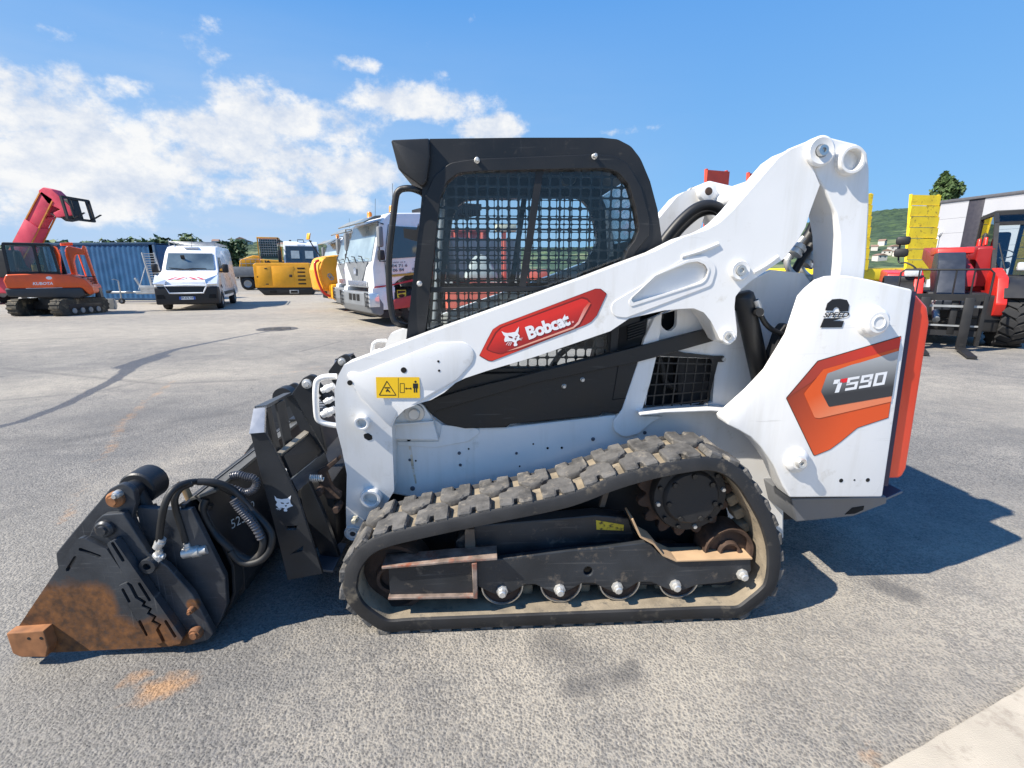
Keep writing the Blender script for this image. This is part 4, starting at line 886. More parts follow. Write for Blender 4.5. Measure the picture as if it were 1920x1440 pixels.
# ================================================================ operator cab of the loader
def make_cab(T):
    CV = .43
    sh = z5([(345, 66)]) + [(975, 258), (1128, 258), (1158, 261, 30), (1183, 274, 30), (1201, 297, 60), (1219, 340), (1233, 393), (1243, 462), (1243, 484, 10), (1200, 520), (1200, 700), (754, 700), (761, 640), (787, 411), (792, 352), (803, 335)]
    win = z5([(318, 1290), (350, 990), (398, 560), (412, 440, 60), (450, 335, 90), (520, 280, 90), (640, 268), (1020, 258), (1420, 250, 100), (1500, 270, 120), (1565, 350, 100), (1605, 480), (1628, 620, 60), (1600, 690), (1560, 745, 30), (1520, 850), (1450, 1000)]) + [(1145, 610), (1142, 690), (800, 690)]
    cabs = []
    for far in (False, True):
        y = lambda v: side(v, far)
        F = plate('cab_side', LP(sh, CV), y(CV), y(CV + .05), BLACKP, T, holes=[LP(win, CV)], bev=.006, seg=2)
        cabs.append(F)
        # flat screen frame bolted over the shell
        ofr = z5([(200, 1320), (285, 560), (320, 420, 60), (370, 300, 120), (470, 215, 120), (620, 192), (1360, 163), (1480, 172, 100), (1560, 220, 150), (1640, 360), (1690, 560), (1690, 660, 40), (1610, 760, 40), (1560, 860), (1480, 1010)]) + [(1160, 610), (1155, 698), (756, 698)]
        plate('window_frame', LP(ofr, CV), y(CV - .008), y(CV + .004), BLACKP, F, holes=[LP([(p[0] + 0, p[1]) + tuple(p[2:]) for p in win], CV)], bev=.003)
        MW = MY if not far else MY.inverted()
        for q in ((636, 198), (1357, 174), (283, 955)):
            u, z = L(*z5([q])[0], CV - .01); lathe('bolt', [(0, .026), (.006, .026), (.009, .022), (.009, .004), (.012, 0)], (u, y(CV - .008), z), ZINC, F, 10, M=MW)
        # panes: two sliding, one fixed below
        g1 = LP(z5([(352, 985), (398, 560), (412, 440, 60), (450, 335, 90), (520, 280, 90), (640, 268), (1032, 258), (920, 985)]), CV)
        g2 = LP(z5([(1015, 258), (1420, 250, 100), (1500, 270, 120), (1565, 350, 100), (1605, 480), (1628, 620, 60), (1600, 690), (1560, 745), (1480, 985), (905, 985)]), CV)
        g3 = LP(z5([(318, 1290), (345, 1008), (1470, 1008)]) + [(1145, 610), (1142, 690), (800, 690)], CV)
        plate('window_pane', g1, y(CV + .014), y(CV + .018), GLASS, F); plate('window_pane', g2, y(CV + .022), y(CV + .026), GLASS, F); plate('window_pane', g3, y(CV + .014), y(CV + .018), GLASS, F)
        ribbon('window_rail', LP(z5([(345, 1010), (910, 1005), (1480, 1000)]), CV), .022, y(CV + .006), y(CV + .034), BLACKP, F, .002)
        a, b = L(*z5([(1024, 256)])[0], CV), L(*z5([(914, 990)])[0], CV)
        bar('window_bar', (a[0], y(CV + .016), a[1]), (b[0], y(CV + .016), b[1]), .030, .016, BLACKP, F, up=(0, 1, 0))
        # perforated guard sheet: rounded square openings
        bm = bmesh.new(); pu, pz, th = .0445, .0435, .003
        lo = L(790, 690, CV + .06); hi = L(1215, 310, CV + .06)
        wpoly = fillet(LP(win, CV))
        def inside(x, zz):
            c = False; n = len(wpoly)
            for i in range(n):
                x1, y1 = wpoly[i]; x2, y2 = wpoly[i - 1]
                if (y1 > zz) != (y2 > zz) and x < (x2 - x1) * (zz - y1) / (y2 - y1) + x1: c = not c
            return c
        nu = int((hi[0] - lo[0]) / pu) + 1; nz_ = int((hi[1] - lo[1]) / pz) + 1
        yy = y(CV + .055)
        vcache = {}
        def vert(x, zz):
            k = (round(x, 5), round(zz, 5))
            if k not in vcache: vcache[k] = bm.verts.new((x, yy, zz))
            return vcache[k]
        hw, hh, ch = (.0198, .0192, .005) if far else (.0184, .0176, .006)
        for i in range(nu):
            for j in range(nz_):
                x, zz = lo[0] + pu * (i + .5), lo[1] + pz * (j + .5)
                if not inside(x, zz) and not inside(x + pu, zz) and not inside(x - pu, zz) and not inside(x, zz + pz) and not inside(x, zz - pz): continue
                a0, a1, b0, b1 = x - pu / 2, x + pu / 2, zz - pz / 2, zz + pz / 2
                c = [vert(a0, b0), vert(a1, b0), vert(a1, b1), vert(a0, b1)]
                h = [bm.verts.new((x + p, yy, zz + q)) for p, q in ((-hw + ch, -hh), (hw - ch, -hh), (hw, -hh + ch), (hw, hh - ch), (hw - ch, hh), (-hw + ch, hh), (-hw, hh - ch), (-hw, -hh + ch))]
                for f in ((c[0], c[1], h[1], h[0]), (c[1], h[2], h[1]), (c[1], c[2], h[3], h[2]), (c[2], h[4], h[3]), (c[2], c[3], h[5], h[4]), (c[3], h[6], h[5]), (c[3], c[0], h[7], h[6]), (c[0], h[0], h[7])): bm.faces.new(f)
        bmesh.ops.recalc_face_normals(bm, faces=list(bm.faces))
        r = bmesh.ops.extrude_face_region(bm, geom=list(bm.faces))
        for g in r['geom']:
            if isinstance(g, bmesh.types.BMVert): g.co.y += th
        bmesh.ops.recalc_face_normals(bm, faces=list(bm.faces))
        to_obj('window_guard', bm, BLACKP, F)
    F = cabs[0]
    # roof, visor, rear sheet, front posts
    ribbon('cab_roof', LP([(805, 268), (975, 265), (1128, 265), (1158, 268), (1180, 281), (1196, 300), (1206, 318)], CV), .02, CV + .045, W - CV - .045, BLACKP, T, .004)
    ribbon('cab_rear', LP([(1236, 440), (1241, 470), (1243, 600)], CV), .02, CV + .045, W - CV - .045, BLACKP, T)
    plate('rear_window', LP([(1208, 320), (1236, 440), (1233, 440), (1205, 320)], CV), CV + .05, W - CV - .05, GLASS, T)
    plate('cab_visor', LP(z5([(108, 75, 12), (345, 65), (348, 180), (328, 330), (300, 362, 20), (240, 320), (155, 255, 20)]), CV - .02), CV - .03, W - CV + .03, BLACKP, T, bev=.012, seg=3)
    ribbon('front_window', LP([(800, 345), (785, 420), (758, 650)], CV), .006, CV + .05, W - CV - .05, GLASS, T)
    plate('dash', LP([(765, 640), (800, 628), (812, 700), (757, 700)], CV), CV + .05, W - CV - .05, BLACKM, T, bev=.01)
    # grab rail on the front post with its mounts
    hp = z5([(296, 395), (250, 385), (195, 385), (165, 402), (150, 440), (135, 560), (110, 800), (112, 1000), (130, 1140), (155, 1190), (205, 1215)])
    v_ = CV + .02; rl = tube('grab_rail', [(L(*p, v_)[0], v_ - (.05 if 0 < i < 10 else 0), L(*p, v_)[1]) for i, p in enumerate(hp)], .013, BLACKP, T, 10, sm=4)
    plate('rail_bracket', LP(z5([(185, 615), (265, 625), (275, 585), (285, 700), (245, 690), (188, 672)]), CV + .03), CV + .03, CV + .045, BLACKM, rl)
    # operator seat, levers, bars
    def u_(p, v): return L(p[0], p[1], v)
    vc = W / 2
    c0 = u_((1060, 600), vc); s0 = c0[0]; zz = .98
    SE = bx('seat', s0 - .20, s0 + .22, vc - .24, vc + .24, zz - .35, zz - .22, SEATM, T, .04, 3)
    box('seat_back', (s0 + .24, vc, zz - .06), (.14, .46, .40), SEATM, SE, .05, rot=(0, R(12), 0), seg=3)
    for s in (-1, 1):
        AR = bx('control_console', s0 - .28, s0 + .12, vc + s * .33 - .05, vc + s * .33 + .05, zz - .30, zz - .12, BLACKM, SE, .02)
        tube('control_lever', [(s0 - .30, vc + s * .33, zz - .14), (s0 - .33, vc + s * .33, zz - .04), (s0 - .34, vc + s * .33, zz + .06)], [.014, .018, .022], BLACKM, SE, 10)
        tube('lap_bar', [(s0 + .30, vc + s * .30, zz + .25), (s0 - .02, vc + s * .30, zz + .12), (s0 - .12, vc + s * .30, zz)], .014, BLACKM, SE, 10, sm=3)
        tube('front_post', [(L(806, 330, CV + .07)[0], vc + s * .36, L(806, 330, CV + .07)[1]), (L(786, 650, CV + .07)[0], vc + s * .36, L(786, 650, CV + .07)[1])], .018, mk('galvanised', (.42, .43, .44), .35, .6), T, 10)
    lathe('cab_lamp', [(0, .03), (.03, .03), (.035, .02), (.035, 0)], (s0 - .05, CV + .14, 1.84), BLACKM, T, 20)
    box('label_card', (L(1165, 430, .9)[0], W - CV - .10, L(1165, 430, .9)[1]), (.035, .004, .26), mk('paper_white', (.6, .62, .6), .7, var=.3, scale=40, dirt=(.1, .1, .1), damt=.6, dscale=70), T, rot=(0, R(-6), 0))
    # floor of the cab and bulkhead down to the chassis
    bx('cab_floor', L(770, 700, CV)[0], L(1230, 700, CV)[0], CV + .05, W - CV - .05, .52, .60, BLACKM, T)
make_cab(LOADER)
# ================================================================ four-in-one bucket on its quick coupler
b3 = Z(0, 860, 3.6); b4 = Z(0, 680, 2.4833); zF = Z(360, 860, 5.538)
def bucket_steel():
    m = bpy.data.materials.new('rusting_bucket_steel'); m.use_nodes = True; t = m.node_tree; b = t.nodes['Principled BSDF']; N = t.nodes.new; K = t.links.new
    tcn = N('ShaderNodeTexCoord')
    def noise(s, d=7, r=.6, vec=None):
        n = N('ShaderNodeTexNoise'); n.inputs['Scale'].default_value = s; n.inputs['Detail'].default_value = d; n.inputs['Roughness'].default_value = r; K(vec or tcn.outputs['Object'], n.inputs['Vector']); return n.outputs[0]
    def rng(x, a, c, lo=0., hi=1.):
        n = N('ShaderNodeMapRange'); K(x, n.inputs[0])
        for k, v in enumerate((a, c, lo, hi)): n.inputs[k + 1].default_value = v
        return n.outputs[0]
    def mix(f, a, c):
        n = N('ShaderNodeMix'); n.data_type = 'RGBA'; K(f, n.inputs[0])
        for k, x in ((6, a), (7, c)):
            if isinstance(x, tuple): n.inputs[k].default_value = (*x, 1)
            else: K(x, n.inputs[k])
        return n.outputs[2]
    def mth(op, a, c):
        n = N('ShaderNodeMath'); n.operation = op
        for k, x in enumerate((a, c)):
            if isinstance(x, (int, float)): n.inputs[k].default_value = x
            else: K(x, n.inputs[k])
        return n.outputs[0]
    base = mix(rng(noise(6), .35, .65), (.026, .029, .034), (.054, .060, .068))
    mp = N('ShaderNodeMapping'); mp.inputs['Scale'].default_value = (3, 3, 60); mp.inputs['Rotation'].default_value = (0, R(25), 0); K(tcn.outputs['Object'], mp.inputs[0])
    base = mix(rng(noise(4, 5, .6, mp.outputs[0]), .60, .72, 0, .4), base, (.17, .17, .17))
    mp2 = N('ShaderNodeMapping'); mp2.inputs['Scale'].default_value = (90, 6, 2.2); mp2.inputs['Rotation'].default_value = (0, R(-32), 0); K(tcn.outputs['Object'], mp2.inputs[0])
    base = mix(rng(noise(1.5, 4, .6, mp2.outputs[0]), .64, .72, 0, .45), base, (.20, .20, .19))
    # the worn and rusted patch low on the cheek, with a ragged edge
    dist = None
    for q, rad in (((470, 1090), .19), ((640, 980), .11), ((330, 1060), .14), ((800, 1240), .16), ((1060, 1200), .12), ((180, 1250), .12), ((1180, 1240), .07), ((1290, 1000), .03), ((790, 260), .03)):
        c = L(*b3([q])[0], -.04); sub = N('ShaderNodeVectorMath'); sub.operation = 'SUBTRACT'; K(tcn.outputs['Object'], sub.inputs[0]); sub.inputs[1].default_value = (c[0], -.03, c[1])
        ln = N('ShaderNodeVectorMath'); ln.operation = 'LENGTH'; K(sub.outputs[0], ln.inputs[0]); d = mth('DIVIDE', ln.outputs['Value'], rad)
        dist = d if dist is None else mth('MINIMUM', dist, d)
    f = rng(mth('ADD', dist, mth('MULTIPLY', mth('SUBTRACT', noise(13, 9, .66), .5), 1.0)), 1.0, .72)
    rusty = mix(rng(noise(26, 8), .35, .68), (.075, .036, .016), (.24, .098, .030))
    c = mix(mth('MULTIPLY', f, rng(noise(60, 3), .25, .5, .6, 1)), base, rusty)
    c = mix(rng(noise(17, 9, .7), .70, .76, 0, .6), c, (.32, .17, .08))
    K(c, b.inputs['Base Color']); K(rng(f, 0, 1, .42, .85), b.inputs['Roughness']); b.inputs['Metallic'].default_value = .12
    bp = N('ShaderNodeBump'); bp.inputs['Strength'].default_value = .25; bp.inputs['Distance'].default_value = .003; K(noise(70), bp.inputs['Height']); K(bp.outputs[0], b.inputs['Normal'])
    return m
def slot(c, ang, ln, wd):
    P = []; ca, sa = math.cos(ang), math.sin(ang)
    for k in range(12):
        a = math.pi * (k / 5 if k < 6 else (k - 1) / 5 - 0) + math.pi / 2 * 1
        x = (-(ln - wd) / 2 if k < 6 else (ln - wd) / 2) + wd / 2 * math.cos(math.pi / 2 + math.pi * ((k if k < 6 else k - 6) / 5) + (0 if k < 6 else math.pi)); y = wd / 2 * math.sin(math.pi / 2 + math.pi * ((k if k < 6 else k - 6) / 5) + (0 if k < 6 else math.pi))
        P.append((c[0] + x * ca - y * sa, c[1] + x * sa + y * ca))
    return P
def make_bucket():
    T = empty('combination_bucket', 'black four in one bucket with rusty cheek resting on the asphalt', 'loader bucket', O, YAW)
    BS = bucket_steel(); BD = mk('bucket_black', (.022, .024, .027), .45, .2, var=.3, dirt=(.07, .06, .05), damt=.3, dscale=10, bump=.15)
    EDGE = mk('rust_worn_edge', (.27, .115, .045), .8, var=.35, scale=20, dirt=(.16, .07, .03), damt=.4)
    B0 = -.03; B1 = W + .03
    for far in (False, True):
        sy = lambda v: side(v, far); MW = MY if not far else MY.inverted()
        # rear cheek and hinge plate
        def hol(l, v): return [LP(b3(slot(c, a, ln, wd)), v) for c, a, ln, wd in l]
        HP = plate('hinge_plate', LP(b3([(385, 720, 20), (375, 640, 30), (480, 510), (740, 205, 60), (830, 160, 60), (905, 215, 60), (918, 300, 30), (890, 400), (1000, 640), (900, 900), (400, 760)]), B0 + .03), sy(B0 + .03), sy(B0 + .055), BS, T, bev=.004)
        RC = plate('rear_cheek', LP(b3([(640, 430, 30), (690, 380, 60), (830, 368, 20), (1000, 640), (1130, 730), (1300, 920), (1440, 1185, 20), (1400, 1228, 20), (1250, 1268), (700, 1268), (500, 760)]), B0), sy(B0), sy(B0 + .028), BS, T, bev=.004)
        FC = plate('front_cheek', LP(b3([(120, 1140), (525, 540, 20), (560, 535), (720, 612), (1170, 1268), (440, 1306), (110, 1318, 20)]), B0 - .022), sy(B0 - .022), sy(B0 - .002), BS, T, holes=hol([((480, 710), R(-58), 120, 24), ((606, 636), R(20), 160, 22)], B0 - .022), bev=.003)
        # serrated strips
        zig = [(880, 855), (922, 935), (975, 968), (965, 990), (1015, 1015), (1000, 1042), (1045, 1068), (1030, 1095), (1078, 1122), (1062, 1150), (1085, 1195), (1105, 1235)]
        plate('gripping_strip', LP(b3([(795, 862, 14), (850, 838, 14)] + [(x - 10, y + 6) for x, y in zig] + [(1075, 1250), (1000, 1230)]), B0 - .034), sy(B0 - .034), sy(B0 - .022), BS, FC, holes=hol([((850, 925), R(62), 110, 20), ((965, 1145), R(64), 120, 20)], B0 - .034), bev=.002)
        plate('gripping_strip', LP(b3([(720, 575, 12), (768, 548, 14), (1232, 1212, 14), (1215, 1250, 14), (1140, 1268, 10), (1110, 1240)] + [(x + 12, y - 4) for x, y in reversed(zig)] + [(860, 830)]), B0 - .034), sy(B0 - .034), sy(B0 - .002), BS, RC, holes=hol([((795, 630), R(58), 155, 22), ((975, 900), R(58), 150, 20), ((1150, 1150), R(58), 140, 20)], B0 - .034), bev=.002)
        # cutting-edge block at the corner
        CB = plate('corner_tooth', LP(b3([(60, 1165, 8), (310, 1148), (345, 1260, 10), (330, 1325), (160, 1325, 40), (105, 1300, 20)]), B0 - .05), sy(B0 - .062), sy(B0 - .02), EDGE, T, bev=.005)
        for q in ((147, 1252), (232, 1250)):
            u, z = L(*b3([q])[0], B0 - .09); lathe('bolt_hole', [(0, .001), (.006, .001), (.006, 0)], (u, sy(B0 - .062), z), DARKHOLE, CB, 8, M=MW)
        def pin(q, v, r, mat, par, nm='pivot_pin'):
            u, z = L(*b3([q])[0], v); return lathe(nm, [(0, .03), (r * .5, .03), (r * .55, .022), (r * .8, .022), (r, .014), (r, 0)], (u, sy(v), z), mat, par, 20, M=MW)
        pin((720, 465), B0, .032, STEEL, RC); pin((1330, 1165), B0, .026, RUST, RC); pin((1300, 1012), B0, .012, RUST, RC); pin((790, 268), B0 + .03, .030, EDGE, HP); pin((805, 235), B0 + .03, .016, ZINC, HP, 'grease_nipple')
        # hinge boss and cylinder
        u, z = L(*b3([(955, 190)])[0], .12); lathe('hinge_boss', [(0, .03), (.062, .03), (.068, .024), (.068, -.06), (0, -.06)], (u, sy(.12), z), BD, T, 28, M=MW)
        u, z = L(*b3([(905, 210)])[0], .08); lathe('hinge_boss', [(0, .05), (.034, .05), (.038, .04), (.038, -.06)], (u, sy(.08), z), BD, T, 20, M=MW)
        a, b = L(*b3([(935, 225)])[0], .08), L(*b3([(1110, 600)])[0], .06); A3, B3_ = Vector((a[0], sy(.08), a[1])), Vector((b[0], sy(.06), b[1])); dv = B3_ - A3
        CY = tube('clam_cylinder', [A3 + dv * t for t in (0, .28, .28, .36, .36)], [.026, .026, .036, .036, .01], BD, T, 16)
        tube('piston_rod', [A3 + dv * t for t in (.30, 1.05)], .019, mk('chrome', (.7, .71, .72), .12, 1.0, var=.03), CY, 16)
        u, z = L(*b3([(1015, 710)])[0], -.03); lathe('hose_union', [(.012, .02), (.014, .05), (.028, .05), (.030, .045), (.030, -.02), (.022, -.03), (.022, -.12), (0, -.12)], (u, sy(.0), z), STEEL, T, 20, M=MW)
    # shell across the width: floor, back, torque tube and upper lip
    def lpv(pts, v): return LP(b3(pts), v)
    ribbon('floor_plate', lpv([(100, 1316), (450, 1302), (900, 1280), (1270, 1262), (1425, 1200)], 0), .016, B0 + .03, B1 - .03, BS, T, .002)
    ribbon('back_plate', lpv([(1425, 1200), (1330, 900), (1200, 560), (1215, 340)], 0), .014, B0 + .06, B1 - .06, BD, T, .002)
    lip = ribbon('upper_lip', lpv([(1215, 345), (1440, 195 - 0)], 0)[:1] + [(lpv([(1215, 345)], 0)[0][0] + .10, lpv([(1215, 345)], 0)[0][1] + .035)], .012, B0 + .10, B1 - .10, mk('worn_steel_edge', (.12, .115, .10), .4, .4, var=.4, scale=14), T, .002)
    ribbon('rear_shell', lpv([(1425, 1195), (1490, 1090), (1530, 990), (1520, 800), (1400, 560), (1290, 340), (1250, 300)], 0), .012, B0 + .10, B1 - .10, BD, T, .002)
    for far in (False, True): plate('inner_cheek', LP(b3([(920, 330), (1215, 345), (1290, 340), (1400, 560), (1520, 800), (1530, 990), (1490, 1090), (1425, 1195), (1130, 760), (980, 660)]), .02), side(.02, far), side(.045, far), BS, T, bev=.003)
    lo = L(*b3([(1180, 420)])[0], 0); lathe('torque_tube', [(0, 0), (.055, 0), (.055, -1.5), (0, -1.5)], (lo[0], .09, lo[1] - .02), BD, T, 24)
    # ribs on the back seen from the loader side
    for v in (.14, .45, .84, 1.23, 1.54):
        plate('back_rib', LP(b3([(1240, 330), (1300, 320), (1400, 520), (1560, 830), (1570, 1000), (1500, 1090), (1440, 1100), (1300, 700)]), v * .25), v, v + .014, BD, T, bev=.002)
    # far tread step on the lip
    stp = lpv([(1215, 345)], 0)[0]
    ST = bx('step_plate', stp[0] + .02, stp[0] + .16, 1.0, 1.45, stp[1] + .03, stp[1] + .045, BD, T, .003)
    for k in range(7): bx('step_slot', stp[0] + .04, stp[0] + .14, 1.03 + k * .06, 1.055 + k * .06, stp[1] + .045, stp[1] + .050, mk('pale_edge', (.3, .3, .3), .5, .4), ST, .002)
    # guard towers at the back (near and far)
    for gi, g0 in enumerate((.16, 1.25)):
        PL = LP(z2([(97, 505), (190, 497), (240, 590), (390, 900), (540, 1360), (325, 1402), (240, 1050), (160, 760)]), .16)
        GT = plate('guard_post', PL, g0, g0 + .014, BD, T, holes=[LP(z2([(305, 1070), (385, 1066), (375, 1090), (320, 1092)]), .16), LP(z2([(345, 1240), (420, 1190), (415, 1222), (360, 1235)]), .16)] if gi == 0 else (), bev=.002)
        capm = mk('sky_bright_cap', (.30, .31, .33), .25, .8, var=.2); BB = mk('blue_black_steel', (.05, .06, .075), .35, .4, var=.3)  # cap colour lightened to stand for the bright sky mirrored in it
        dg_ = g0 - .16
        def g(p, v): a = L(*z2([p])[0], v); return Vector((a[0], v + dg_, a[1]))
        def slab(nm, pts, m, th=.012):
            P = [g(*p) for p in pts]; n = (P[1] - P[0]).cross(P[-1] - P[0]).normalized() * th; bm = bmesh.new(); a = [bm.verts.new(p) for p in P]; b = [bm.verts.new(p + n) for p in P]; k = len(P); bm.faces.new(a[::-1]); bm.faces.new(b)
            for i in range(k): bm.faces.new((a[i], a[(i + 1) % k], b[(i + 1) % k], b[i]))
            bmesh.ops.recalc_face_normals(bm, faces=list(bm.faces)); return to_obj(nm, bm, m, GT)
        slab('guard_cap', [((97, 505), .16), ((190, 497), .16), ((195, 345), .21), ((125, 352), .21)], capm)
        slab('guard_top', [((125, 352), .21), ((195, 345), .21), ((350, 263), .46), ((306, 268), .46)], BB)
        slab('guard_side', [((306, 268), .46), ((350, 263), .46), ((470, 470), .46), ((562, 628), .46), ((520, 655), .46), ((400, 470), .46)], BD)
        slab('guard_bar', [((196, 350), .22), ((222, 338), .26), ((285, 605), .26), ((248, 628), .22)], BD)
        slab('guard_bar', [((256, 318), .31), ((308, 292), .35), ((356, 556), .35), ((312, 588), .31)], BD)
        slab('guard_shelf', [((255, 632), .20), ((285, 640), .20), ((452, 505), .46), ((425, 494), .46)], mk('pale_shelf', (.28, .25, .2), .7, var=.4))  # upper slab of the shelf in a paler colour
        slab('guard_shelf', [((285, 642), .20), ((340, 770), .20), ((520, 610), .46), ((450, 510), .46)], BLACKM)
        slab('guard_cross', [((335, 785), .20), ((372, 858), .20), ((565, 690), .46), ((540, 618), .46)], BB)
    # emblem on the near guard post
    def g3(p, v=.1588): a = L(*zF([p])[0], .16); return (a[0], v, a[1])
    GTn = [o for o in T.children if o.name.startswith('guard_post')][0]; DWH = MATS['decal_white']
    sx = lambda p: (855 + (p[0] - 412) * .78, 385 + (p[1] - 562) * .655)
    CATN = [(857, 382), (880, 410), (930, 420), (990, 412), (1030, 380), (1020, 430), (1025, 460), (1050, 490), (1020, 500), (1000, 510), (985, 520), (992, 535), (985, 548), (958, 546), (952, 530), (965, 515), (935, 508), (900, 512), (870, 480), (885, 450), (865, 425)]
    sheet('emblem', [g3(p) for p in CATN], DWH, GTn)
    for pts in ([(920, 452), (950, 455), (960, 468), (930, 466)], [(980, 460), (1010, 452), (1005, 465), (985, 468)], [(965, 482), (990, 482), (980, 496), (972, 496)]): sheet('emblem', [g3(p, .1584) for p in pts], BD, GTn)
    for pts in ([(905, 505), (872, 518), (874, 522), (912, 512)], [(915, 510), (884, 530), (888, 533), (922, 514)], [(925, 512), (906, 532), (910, 534), (932, 516)]): sheet('emblem', [g3(p) for p in pts], DWH, GTn)
    # coupler: bent side plates, cross bars, lever, spring, tilt cylinder
    CP = plate('coupler_plate', LP(z2([(430, 800, 20), (455, 800, 20), (545, 990), (642, 1262), (530, 1262), (420, 960), (400, 850)]), .30), .30, .33, BD, T, bev=.003)
    ribbon('coupler_foot', LP(z2([(520, 1262), (644, 1275)]), .30), .012, .20, .42, mk('blue_black_steel', (.05, .06, .075), .35, .4), CP, .002)
    plate('coupler_arm', LP(z2([(500, 740), (640, 640), (648, 660), (560, 740), (600, 840, 60), (650, 870), (650, 905), (560, 900), (520, 830)]), .36), .36, .39, DARKRUST, CP, bev=.004)
    a, b = L(*z2([(462, 772)])[0], .27), L(*z2([(540, 775)])[0], .27); sp = []
    for k in range(60): t = k / 59; an = t * 2 * math.pi * 6; sp.append((a[0] + (b[0] - a[0]) * t, .27 + .012 * math.cos(an), a[1] + (b[1] - a[1]) * t + .012 * math.sin(an)))
    tube('coupler_spring', sp, .0035, ZINC, CP, 6)
    a = L(*z2([(360, 690)])[0], .34); lathe('release_knob', [(0, .03), (.022, .03), (.024, .022), (.012, .012), (.012, -.07)], (a[0], .34, a[1]), mk('pale_green_zinc', (.5, .52, .46), .4, .4), CP, 16, M=Matrix.Identity(4))
    bar('release_lever', (a[0] - .05, .33, a[1] - .04), (a[0] + .02, .36, a[1] - .01), .03, .02, ZINC, CP)
    for q in ((630, 955), (525, 850)):
        u, z = L(*z2([q])[0], .35); lathe('coupler_pin', [(0, .03), (.014, .03), (.018, .024), (.018, -.04)], (u, .35, z), DARKRUST, CP, 12)
    # filler bulkhead of the coupler
    bx('coupler_frame', L(560, 950, .4)[0], L(628, 950, .4)[0], .40, W - .40, .16, .50, BLACKM, T, .01)
    for v in (.55, W - .55):
        TB = plate('tilt_bracket', LP(z2([(340, 270), (420, 160, 30), (460, 140, 30), (500, 150, 30), (512, 200, 20), (490, 300), (560, 620), (480, 620)]), .55), v, v + .03, BD, T, bev=.003)
        u, z = L(*z2([(444, 195)])[0], .55); lathe('pin', [(0, .016), (.012, .016), (.014, .01), (.022, .008), (.024, 0)], (u, v, z), ZINC, TB, 16)
        a, b = L(*z2([(480, 180)])[0], .60), L(*z2([(700, 430)])[0], .60); A3, B3_ = Vector((a[0], v + .06, a[1])), Vector((b[0], v + .06, b[1])); dv = B3_ - A3
        tube('tilt_cylinder', [A3 + dv * t for t in (0, .3, .3, 1.4)], [.02, .02, .035, .035], BD, T, 16)
    # hoses and fittings over the near cheek
    def hose(pts, v, r, nm='hydraulic_hose', mat=HOSE, conv=b3, sm=5):
        vs = v if isinstance(v, (list, tuple)) else [v] * len(pts)
        P = [(L(*conv([p])[0], q)[0], q, L(*conv([p])[0], q)[1]) for p, q in zip(pts, vs)]
        return tube(nm, P, r, mat, T, 10, sm=sm)
    hose([(1075, 560), (1085, 450), (1110, 320), (1160, 220), (1240, 170), (1340, 155), (1450, 175), (1560, 225), (1680, 300)], [-.02, -.02, -.02, 0, .04, .08, .10, .12, .15], .0125)
    hose([(1255, 560), (1225, 460), (1190, 350), (1180, 270), (1220, 200), (1300, 165)], [.02, .02, .02, .02, .04, .06], .0125)
    hose([(480, 1262 - 700 + 0), (1, 1)], .1, .01) if False else None
    hose([(150, 420), (110, 520), (150, 640), (230, 760), (320, 860), (420, 950), (500, 1010), (600, 1050), (700, 1000), (740, 900), (730, 780), (640, 620), (520, 480), (420, 400)], [.08, .07, .07, .07, .06, .06, .06, .06, .06, .06, .07, .08, .09, .1], .0145, conv=zF, sm=5)
    hose([(190, 470), (150, 560), (200, 680), (300, 830), (400, 920)], .09, .013, conv=zF)
    hose([(400, 960), (480, 1050), (580, 1090), (720, 1050), (810, 940), (830, 800), (760, 680), (640, 560), (560, 460), (420, 320), (250, 250), (60, 240)], [.05, .05, .05, .05, .06, .07, .08, .09, .10, .10, .08, .06], .0135, conv=zF)
    ARM = mk('armoured_hose', (.10, .10, .11), .35, .3, var=.3)
    def spiral(pts, v, r):
        P = smooth([(L(*zF([p])[0], v)[0], v, L(*zF([p])[0], v)[1]) for p in pts], n=14); rad = [r * (1.0 if (i % 4) < 2 else .80) for i in range(len(P))]
        tube('spiral_sleeve', P, rad, ARM, T, 10)
    spiral([(410, 180), (480, 165), (560, 185), (640, 205), (670, 250), (640, 320), (560, 350), (460, 325), (340, 285)], .13, .016)
    spiral([(430, 430), (480, 500), (540, 570), (600, 640), (660, 720), (720, 830)], .05, .016)
    for q0, q1, v, r in (((1060, 600), (1095, 540), -.02, .016), ((1060, 720), (1075, 620), -.02, .014), ((1240, 640), (1400, 610), .02, .020), ((1280, 650), (1260, 570), .02, .013), ((1040, 650), (1110, 660), -.02, .012)):
        a, b = L(*b3([q0])[0], v), L(*b3([q1])[0], v); tube('hose_fitting', [(a[0] + (b[0] - a[0]) * t, v, a[1] + (b[1] - a[1]) * t) for t in (0, .4, .4, .7, .7, 1)], [r, r, r * 1.15, r * 1.15, r * .9, r * .9], ZINC, T, 8)
    q = L(*b3([(1255, 215)])[0], .10); tube('hose_clip', [(q[0] - .03, .10, q[1] + .03), (q[0], .10, q[1]), (q[0] + .012, .10, q[1] - .05)], [.012, .014, .014], mk('rusty_clip', (.3, .2, .1), .7, var=.4), T, 8)
    # hand-chalked digits on the back rib
    def k3(p): a = L(*zF([p])[0], .135); return (a[0], .135, a[1])
    CHK = mk('chalk', (.5, .5, .48), .9)
    BR = [o for o in T.children if o.name.startswith('back_rib')][0]
    text_on('chalk_marks', '525', CHK, BR, k3((415, 730)), k3((560, 650)), k3((400, 640)), off=-.005); text_on('chalk_marks', '70', CHK, BR, k3((570, 560)), k3((650, 500)), k3((560, 490)), off=-.005)
make_bucket()
